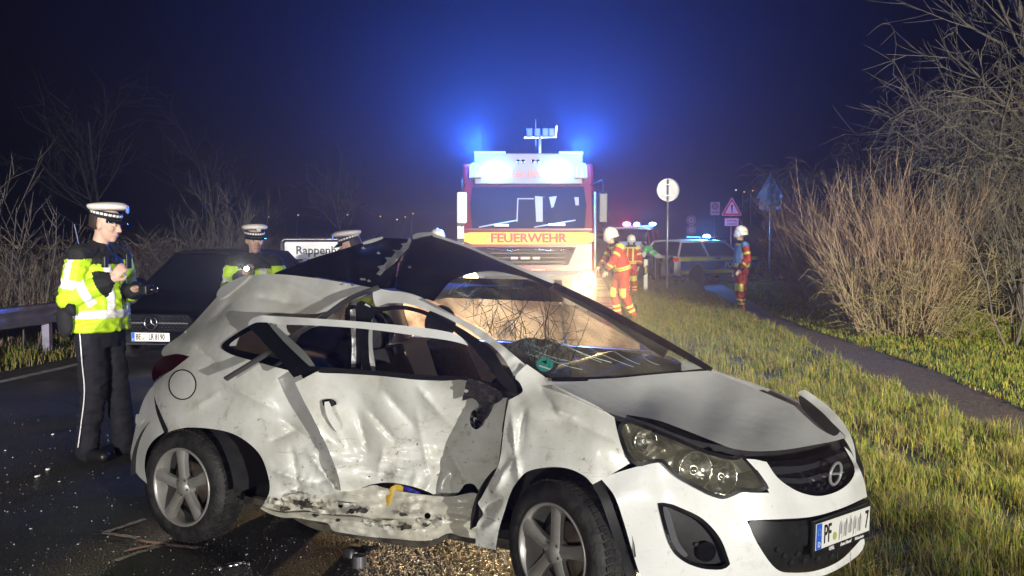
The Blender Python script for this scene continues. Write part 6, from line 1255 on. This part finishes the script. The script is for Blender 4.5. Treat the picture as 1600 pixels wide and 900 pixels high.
def police_cap(root, c, Mh, tilt=0):
    T = Matrix.Translation(c) @ Mh.to_4x4() @ Matrix.Rotation(R(tilt), 4, 'Y') @ Matrix.Translation((-.005, 0, .052)); E = Matrix.Diagonal((1, .86, 1, 1))
    mb = MB(); mb.lathe([(.104, -.012), (.107, .0), (.107, .036), (.104, .038)], 32, T @ E); mb.build('cap_band', M_blackc, root, 'all', solid=.004)
    cr = MB(); rows = []
    for r_, h in ((.105, .038), (.135, .058), (.140, .070), (.132, .082), (.10, .094), (.05, .100), (.002, .101)): rows.append([T @ E @ Vector((r_*math.cos(a)*1.02, r_*math.sin(a), h + .022*math.cos(a)*min(1, r_/.1))) for a in np.linspace(0, 2*math.pi, 37)[:-1]])
    cr.grid(rows, closed=True); cr.build('cap_crown', M_capw, root, 'all', solid=.003)
    mb = MB(); mb.grid([[T @ E @ Vector((( .106 + u*.058*(math.cos(a)**.6 if math.cos(a) > 0 else 0))*math.cos(a), (.106 + u*.02)*math.sin(a), .0 - u*.030 - .012*(1 - math.cos(a)))) for a in np.linspace(-1.15, 1.15, 17)] for u in (0, .5, 1)]); mb.build('cap_visor', M_gloss, root, 'all', solid=.004)
    for k in range(24):
        a = 2*math.pi*k/24; mb = MB(); mb.lathe([(.1095, .010), (.1115, .011), (.1115, .025), (.1095, .026)], 3, T @ E, a0=a, a1=a + .20); mb.build('band_check', M_refl, root, 'all')
    mb = MB(); st = [((.020 if k % 2 else .028)*math.cos(2*math.pi*k/16), (.020 if k % 2 else .028)*math.sin(2*math.pi*k/16)) for k in range(16)]; mb.prism(st, 0, .006, T @ Matrix.Translation((.139, 0, .074)) @ Matrix.Rotation(R(78), 4, 'Y')); mb.build('cap_badge', mat('badge_dull_silver', (.28, .28, .27), .4, .6), root)
def helmet(root, c, Mh):
    T = Matrix.Translation(c) @ Mh.to_4x4() @ Matrix.Translation((-.01, 0, .03))
    mb = MB(); mb.lathe([(.150, -.045), (.140, -.02), (.137, .02), (.128, .07), (.10, .115), (.055, .140), (.002, .146)], 32, T @ Matrix.Diagonal((1.05, .90, 1, 1))); mb.build('helmet_shell', M_helm, root, 'all', solid=.006)
    mb = MB(); mb.tube([T @ Vector((-.14, 0, .03)), T @ Vector((-.08, 0, .125)), T @ Vector((0, 0, .150)), T @ Vector((.08, 0, .128)), T @ Vector((.142, 0, .03))], .012, 8); mb.build('helmet_crest', M_helm, root, 'all')
    mb = MB(); mb.lathe([(.155, -.09), (.158, -.01)], 16, T @ Matrix.Diagonal((1.05, .92, 1, 1)), a0=R(-62), a1=R(62)); mb.build('helmet_visor', mat('clear_visor', (.55, .60, .62), .1, coat=.5), root, 'all', solid=.003)
    mb = MB(); mb.lathe([(.125, -.16), (.140, -.04)], 16, T @ Matrix.Diagonal((1, .92, 1, 1)), a0=R(95), a1=R(265)); mb.build('neck_guard', M_blackc, root, 'all', solid=.006)
    mb = MB(); mb.lathe([(.1445, .018), (.1435, .035)], 24, T @ Matrix.Diagonal((1.05, .91, 1, 1)), a0=R(70), a1=R(290)); mb.build('helmet_stripe', M_fyel, root, 'all', solid=.002)
def person(label, loc, heading, J, style, voxel=.012, scale=1.0, headyaw=0, headpitch=0, capt=0, bun=False, group=None, seed=1, handpose=None, face=True):
    """J: joints in metres (x forward, y left, z up); the figure stands with its feet at z = 0"""
    root = empty('person', loc, heading, label, 'person', group); root.scale = (scale,)*3
    J = {k: Vector(v) for k, v in J.items()}; Mh = Matrix.Rotation(R(headyaw), 3, 'Z') @ Matrix.Rotation(R(headpitch), 3, 'Y'); hc = J['head']
    fire = style in ('fire', 'fireblue'); pel, ch, nk = J['pelvis'], J['chest'], J['neck']
    # --- body: one continuous skin
    b = MB(); head_parts(b, hc, Mh); cap_mesh(b, nk - Vector((0, 0, .05)), hc - Vector((.02, 0, .05)), .058, .052)
    rings(b, [(pel - Vector((0, 0, .10)), .10, .15, 0), (pel, .115, .165, 0), (lerp(pel, ch, .4), .105, .145, 0), (lerp(pel, ch, .8), .12, .17, 0), (ch, .12, .18, 0), (lerp(ch, nk, .6), .10, .17, 0), (nk, .05, .07, 0)])
    for s in 'lr':
        sg = 1 if s == 'l' else -1
        cap_mesh(b, J['sh'+s], J['el'+s], .055, .042); cap_mesh(b, J['el'+s], J['wr'+s], .042, .028); cap_mesh(b, J['hip'+s], J['kn'+s], .08, .055); cap_mesh(b, J['kn'+s], J['an'+s], .052, .036); cap_mesh(b, J['an'+s] - Vector((0, 0, .03)), J['an'+s] + (J['toe'+s]-J['an'+s])*.6, .030, .022)
        hp = (handpose or {}).get(s); fd = (J['wr'+s] - J['el'+s]).normalized()
        hand(b, J['wr'+s] + fd*.02, hp[0] if hp else fd, hp[1] if hp else Vector((.3, sg*.9, .3)), sg, hp[2] if hp else .5)
    me = blob(b, .0075 if voxel < .010 else .011, 3); me.materials.append(M_skin); link('body', me, root, 'all')
    if face: face_bits(root, hc, Mh, hair=not fire, bun=bun)
    police_cap(root, hc, Mh, capt) if style == 'police' else (helmet(root, hc, Mh) if fire else None)
    # --- trousers
    m = MB(); rings(m, [(pel - Vector((0, 0, .16)), .13, .18, 0), (pel, .14, .19, 0), (lerp(pel, ch, .35), .13, .17, 0)])
    for s in 'lr':
        lo = J['an'+s] + Vector((0, 0, -.005)); k = J['kn'+s]
        cap_mesh(m, J['hip'+s], k, .105, .084); cap_mesh(m, k, lerp(k, lo, .6), .080, .072); cap_mesh(m, lerp(k, lo, .6), lo, .072, .070)
    tm = blob(m, voxel, 3, .018, seed, .10); A = {k: np.array(v) for k, v in J.items()}
    if fire:
        def tr_rule(p):
            for s in 'lr':
                d, t_ = seg_near(p, A['kn'+s], A['an'+s])
                if d < .13 and (.50 < t_ < .60 or .70 < t_ < .80): return 'b'
                if d < .14 and t_ < .12 and (p[0] > A['kn'+s][0]): return 'k'
            return 'm'
        split_mesh(tm, tr_rule, {'m': ('trousers', M_fred, 0), 'b': ('trouser_band', M_fyel, .003), 'k': ('knee_patch', M_fyel, .003)}, root)
    else:
        tm.materials.append(M_navy); tro = link('trousers', tm, root, 'all')
    for s in 'lr':
        m = MB(); an, to = J['an'+s], J['toe'+s]; d = (to - an); d.z = 0; d.normalize(); an0 = Vector((an.x, an.y, 0))
        cap_mesh(m, an0 + Vector((0, 0, .05)), an0 + Vector((0, 0, .25)), .054, .056); cap_mesh(m, an0 - d*.035 + Vector((0, 0, .046)), an0 + d*.17 + Vector((0, 0, .044)), .047, .045); 
        m.box(an0 - Vector((.03, .03, 0)) - d*.03, an0 + Vector((.03, .03, .03))); bm_ = blob(m, .010, 3); bm_.materials.append(M_boot); link('boot', bm_, root, 'all')
        if not fire:
            sd = -1 if s == 'r' else 1; pts_ = [J['hip'+s] + Vector((0, sd*.112, 0)), lerp(J['hip'+s], J['kn'+s], .5) + Vector((0, sd*.106, 0)), J['kn'+s] + Vector((0, sd*.098, 0)), lerp(J['kn'+s], J['an'+s], .55) + Vector((0, sd*.094, 0)), J['an'+s] + Vector((0, sd*.092, .03))]
            pp = MB(); pp.tube([Vector(q) for q in spl(pts_, n=5)], .0042, 6); pp.build('piping', M_refl, root, 'all')
    # --- jacket
    bulk = 1.0 if style != 'police' else 1.10
    m = MB(); hem = lerp(pel, ch, -.12) if style == 'police' else lerp(pel, ch, -.05)
    rings(m, [(hem, .165*bulk, .215*bulk, 0), (lerp(hem, ch, .3), .168*bulk, .21*bulk, 0), (lerp(hem, ch, .7), .160*bulk, .205*bulk, 0), (ch, .150*bulk, .205, 0), (lerp(ch, nk, .55), .12*bulk, .18, 0), (lerp(ch, nk, .85), .085, .11, 0), (lerp(ch, nk, 1.15), .068, .075, 0)])
    for s in 'lr':
        cap_mesh(m, lerp(ch, nk, .92), J['sh'+s] - Vector((0, 0, .005)), .060, .078)
        cap_mesh(m, J['sh'+s], J['el'+s], .080, .072); cap_mesh(m, J['el'+s], lerp(J['el'+s], J['wr'+s], .92), .075, .056)
    jm = blob(m, voxel * .8, 2, .017 if style == 'police' else .012, seed + 5, .08)
    def bone(p):
        best = (9, 't', 0)
        for s in 'lr':
            for a_, b_, nm in (('sh', 'el', 'u'), ('el', 'wr', 'f')):
                d, t_ = seg_near(p, A[a_+s], A[b_+s])
                if d - (.0 if nm == 'f' else .0) < best[0]: best = (d, nm + s, t_)
        dt, tt = seg_near(p, np.array(hem), A['neck']); dt *= .50
        if dt < best[0]: best = (dt, 't', tt)
        return best
    if style == 'police':
        def jr(p):
            d, nm, t_ = bone(p)
            if nm[0] == 'u': return 'k' if t_ < .16 and p[2] > A['sh'+nm[1]][2] - .02 else ('r' if .58 < t_ < .80 else ('r' if abs(p[0] - lerp(A['sh'+nm[1]], A['el'+nm[1]], t_)[0]) < .026 and t_ < .58 else 'y'))
            if nm[0] == 'f': return 'k' if t_ > .72 else ('r' if .30 < t_ < .52 else 'y')
            if t_ > .80: return 'k'
            if .16 < t_ < .255: return 'r'
            if .060 < abs(p[1]) < .118 and t_ > .25: return 'r'
            if abs(p[1]) < .006 and p[0] > 0: return 'k'
            return 'y'
        parts = {'y': ('jacket', M_hiviz, 0), 'k': ('jacket_yoke', M_blackc, .001), 'r': ('reflective_stripe', M_refl, .002)}
    elif fire:
        base = M_fred
        def jr(p):
            d, nm, t_ = bone(p)
            if nm[0] == 'u': return 'r' if .50 < t_ < .68 else ('v' if t_ < .12 else 'y')
            if nm[0] == 'f': return 'r' if .45 < t_ < .62 else ('k' if t_ > .85 else 'y')
            if .05 < t_ < .105 or .125 < t_ < .18: return 'r'
            if t_ > .86: return 'r' if t_ < .94 else 'k'
            if style == 'fireblue': return 'v'
            if .055 < abs(p[1]) < .105 and t_ > .18: return 'r'
            return 'y'
        parts = {'y': ('jacket', M_fred, 0), 'k': ('cuff', M_blackc, .001), 'r': ('reflective_band', M_fyel, .003), 'v': ('vest', M_blvest if style == 'fireblue' else M_fyel, .004)}
    else:
        def jr(p):
            d, nm, t_ = bone(p)
            if nm[0] == 'u': return 'y' if t_ < .55 else 'r'
            if nm[0] == 'f': return 'k'
            return 'r' if t_ < .20 or .45 < t_ < .55 else 'y'
        parts = {'y': ('jacket', M_green, 0), 'k': ('sleeve', M_blackc, .001), 'r': ('reflective_band', M_refl, .002)}
    split_mesh(jm, jr, parts, root)
    return root, J
STAND = dict(head=(.03, 0, 1.66), neck=(0, 0, 1.50), chest=(0, 0, 1.32), pelvis=(0, 0, .96), shl=(0, .19, 1.43), shr=(0, -.19, 1.43), ell=(-.02, .27, 1.14), elr=(-.02, -.27, 1.14), wrl=(.10, .25, .90), wrr=(.10, -.25, .90), hipl=(0, .095, .93), hipr=(0, -.095, .93), knl=(.02, .10, .50), knr=(.02, -.10, .50), anl=(0, .11, .08), anr=(0, -.11, .08), toel=(.16, .14, .03), toer=(.16, -.14, .03))
def pose(**k): d = dict(STAND); d.update(k); return d
# tall officer beside the wreck, notes in hand
p1 = onz(160, 714)
r1, J1 = person('tall police officer in yellow jacket and white cap standing behind the rear wheel', (p1.x, p1.y, 0), R(-14), pose(head=(.07, 0, 1.665), shr=(.0, -.20, 1.44), shl=(.03, .19, 1.43), elr=(-.04, -.25, 1.15), wrr=(.19, -.14, 1.27), ell=(.06, .25, 1.15), wrl=(.25, .05, 1.20), anl=(.10, .11, .08), toel=(.26, .10, .03), knl=(.06, .10, .51), anr=(-.04, -.11, .08), toer=(.12, -.15, .03)), 'police', .008, 1.075, headyaw=10, headpitch=12, seed=3,
    handpose={'r': ((.65, .15, .75), (.4, -.9, .1), 1.0), 'l': ((.9, -.3, .15), (-.1, .3, .95), .9)})
W1 = Matrix.Translation(r1.location) @ Matrix.Rotation(R(-14), 4, 'Z') @ Matrix.Scale(1.075, 4)
mb = MB(); mb.box((-.035, -.05, -.035), (.035, .05, .035)); o = mb.build('camera_body', M_black, None, bevel=.01); tag_root = empty('photo_camera', W1 @ Vector((.385, .0, 1.205)), R(-14), 'black compact camera held at chest height by the tall officer', 'camera'); o.parent = tag_root
mb = MB(); mb.lathe([(0, .055), (.02, .055), (.03, .05), (.03, .0)], 20, Matrix.Translation((.03, 0, 0)) @ Matrix.Rotation(R(90), 4, 'Y')); mb.build('camera_lens', M_gloss, tag_root, 'all')
tag_root2 = empty('mobile_phone', W1 @ Vector((.315, -.09, 1.40)), R(-14), 'slim black handset gripped by the tall officer', 'handset'); mb = MB(); mb.box((-.008, -.03, -.05), (.008, .03, .06)); mb.build('handset_case', M_black, tag_root2, bevel=.006); mb = MB(); mb.box((-.0095, -.026, -.03), (-.0082, .026, .05)); mb.build('handset_screen', M_gloss, tag_root2)
# glove / holster at the hip, aerial of the radio
mb = MB(); mb.ell((-.06, -.275, 1.00), (.06, .035, .12), 14, 10); mb.ell((-.02, -.285, 1.10), (.05, .03, .05), 12, 8); 
for i, q in enumerate(mb.v): mb.v[i] = tuple(Vector(q) * (1 + .05 * noise.noise(Vector(q) * 30)))
mb.build('black_glove', M_blackc, r1, 'all'); mb = MB(); mb.tube([(-.10, -.05, 1.46), (-.13, -.07, 1.66)], .004, 5); mb.build('radio_aerial', M_black, r1)
mb = MB(); mb.box((.13, -.14, 1.36), (.165, -.10, 1.44)); mb.build('shoulder_radio', M_black, r1, bevel=.008)
# officer with the torch
Y2 = 9.3; p2 = ony(398, 400, Y2); h2 = R(-78)
r2, J2 = person('police officer in white cap shining a torch over the white rear quarter', (p2.x, Y2, 0), h2, pose(wrr=(.26, -.10, 1.33), elr=(.06, -.25, 1.17), wrl=(.24, .14, 1.10), ell=(.05, .26, 1.15)), 'police', .012, 1.0, headyaw=18, headpitch=10, bun=True, seed=8, handpose={'r': ((.5, .4, .75), (.2, -.9, .2), 1.3)})
W2_ = Matrix.Translation(r2.location) @ Matrix.Rotation(h2, 4, 'Z'); tc_ = W2_ @ Vector((.34, -.07, 1.40))
t = empty('torch', tc_, h2 + R(15), 'lit torch held up by the officer behind the wreck', 'torch'); mb = MB(); mb.lathe([(0, -.10), (.014, -.10), (.014, .02), (.024, .04), (.026, .07), (.022, .07), (.018, .05)], 18, Matrix.Rotation(R(96), 4, 'Y')); mb.build('torch_tube', M_black, t, 'all')
mb = MB(); mb.lathe([(0, .066), (.021, .066), (.021, .060)], 16, Matrix.Rotation(R(96), 4, 'Y')); mb.build('torch_lens', emat('torch_glow', (1, .97, .9), 60), t)
spot('torch_beam', tc_ + Vector((.0, -.12, .0)), (-1.6, 5.4, 1.3), 160, (1, .96, .88), 45, .6, .02)
# officer bending behind the folded roof
Y3 = 9.2; p3 = ony(530, 372, Y3)
person('stooping police officer of whom only the white cap shows behind the folded roof', (p3.x + .36, Y3, 0), R(190), pose(head=(.26, 0, 1.63), neck=(.16, 0, 1.48), chest=(.08, 0, 1.30), shl=(.1, .19, 1.40), shr=(.1, -.19, 1.40), ell=(.12, .26, 1.12), elr=(.12, -.26, 1.12), wrl=(.28, .2, .98), wrr=(.28, -.2, .98)), 'police', .014, .985, headpitch=18, headyaw=-12, seed=12)
# helmeted firefighter mostly hidden behind the roof
p4 = ony(684, 362, 15.5); person('firefighter mostly hidden behind the roof, only the white helmet showing', (p4.x, 15.5, 0), R(-100), STAND, 'fire', .016, .985, seed=15, face=False)
# firefighter leaning at the fire engine
p5 = onz(972, 500)
person('firefighter in red suit and white helmet leaning with one arm towards the fire engine', (p5.x - .02, p5.y, 0), R(195), pose(head=(.22, 0, 1.58), neck=(.13, 0, 1.45), chest=(.08, 0, 1.28), pelvis=(-.02, 0, .95), shl=(.12, .19, 1.38), shr=(.12, -.19, 1.38), ell=(.26, .26, 1.15), wrl=(.36, .20, .96), elr=(.22, -.24, 1.14), wrr=(.38, -.16, 1.02), hipl=(-.02, .095, .93), hipr=(-.02, -.095, .93), knl=(-.02, .10, .50), anl=(-.22, .11, .08), toel=(-.06, .12, .03), knr=(.10, -.10, .50), anr=(.02, -.11, .08), toer=(.18, -.12, .03)), 'fire', .012, 1.06, headpitch=12, seed=18)
# standing firefighter on the footpath
p6 = onz(1158, 487)
person('firefighter in red suit with blue vest standing on the footpath looking at the fire engine', (p6.x, p6.y, 0), R(186), pose(ell=(-.05, .24, 1.14), wrl=(.10, .22, .93), elr=(-.05, -.24, 1.14), wrr=(.06, -.24, .90), anr=(-.03, -.08, .08), anl=(.03, .08, .08)), 'fireblue', .012, 1.04, headpitch=4, seed=22)
# helper bending at the open tailgate and a second firefighter behind
p7 = onz(1030, 448)
person('helper in green and white vest bending forward behind the delineator post', (p7.x + .1, p7.y + 1.0, 0), R(150), pose(head=(.52, 0, 1.32), neck=(.40, 0, 1.28), chest=(.28, 0, 1.16), pelvis=(-.05, 0, .93), shl=(.34, .19, 1.24), shr=(.34, -.19, 1.24), ell=(.42, .24, .98), wrl=(.58, .2, .82), elr=(.42, -.24, .98), wrr=(.58, -.2, .82)), 'medic', .016, 1.02, headpitch=35, seed=25, face=True)
p8 = onz(986, 462); person('second firefighter in red standing behind the leaning one near the delineator post', (p8.x, p8.y, 0), R(250), STAND, 'fire', .016, .94, seed=28, face=False)
# ================================================================ haze
M_haze = bpy.data.materials.new('night_haze'); M_haze.use_nodes = True; _n = M_haze.node_tree.nodes; _l = M_haze.node_tree.links; _n.remove(_n['Principled BSDF'])
_v = _n.new('ShaderNodeVolumePrincipled'); _v.inputs['Color'].default_value = (.85, .88, .95, 1); _v.inputs['Density'].default_value = .0012; _v.inputs['Anisotropy'].default_value = .74; _l.new(_v.outputs[0], _n['Material Output'].inputs['Volume'])
mb = MB(); mb.box((-310, -110, -1.2), (310, 610, 16)); hz = mb.build('haze', M_haze); tag(hz, 'thin damp night haze glowing round the blue lights', 'haze', kind='stuff')
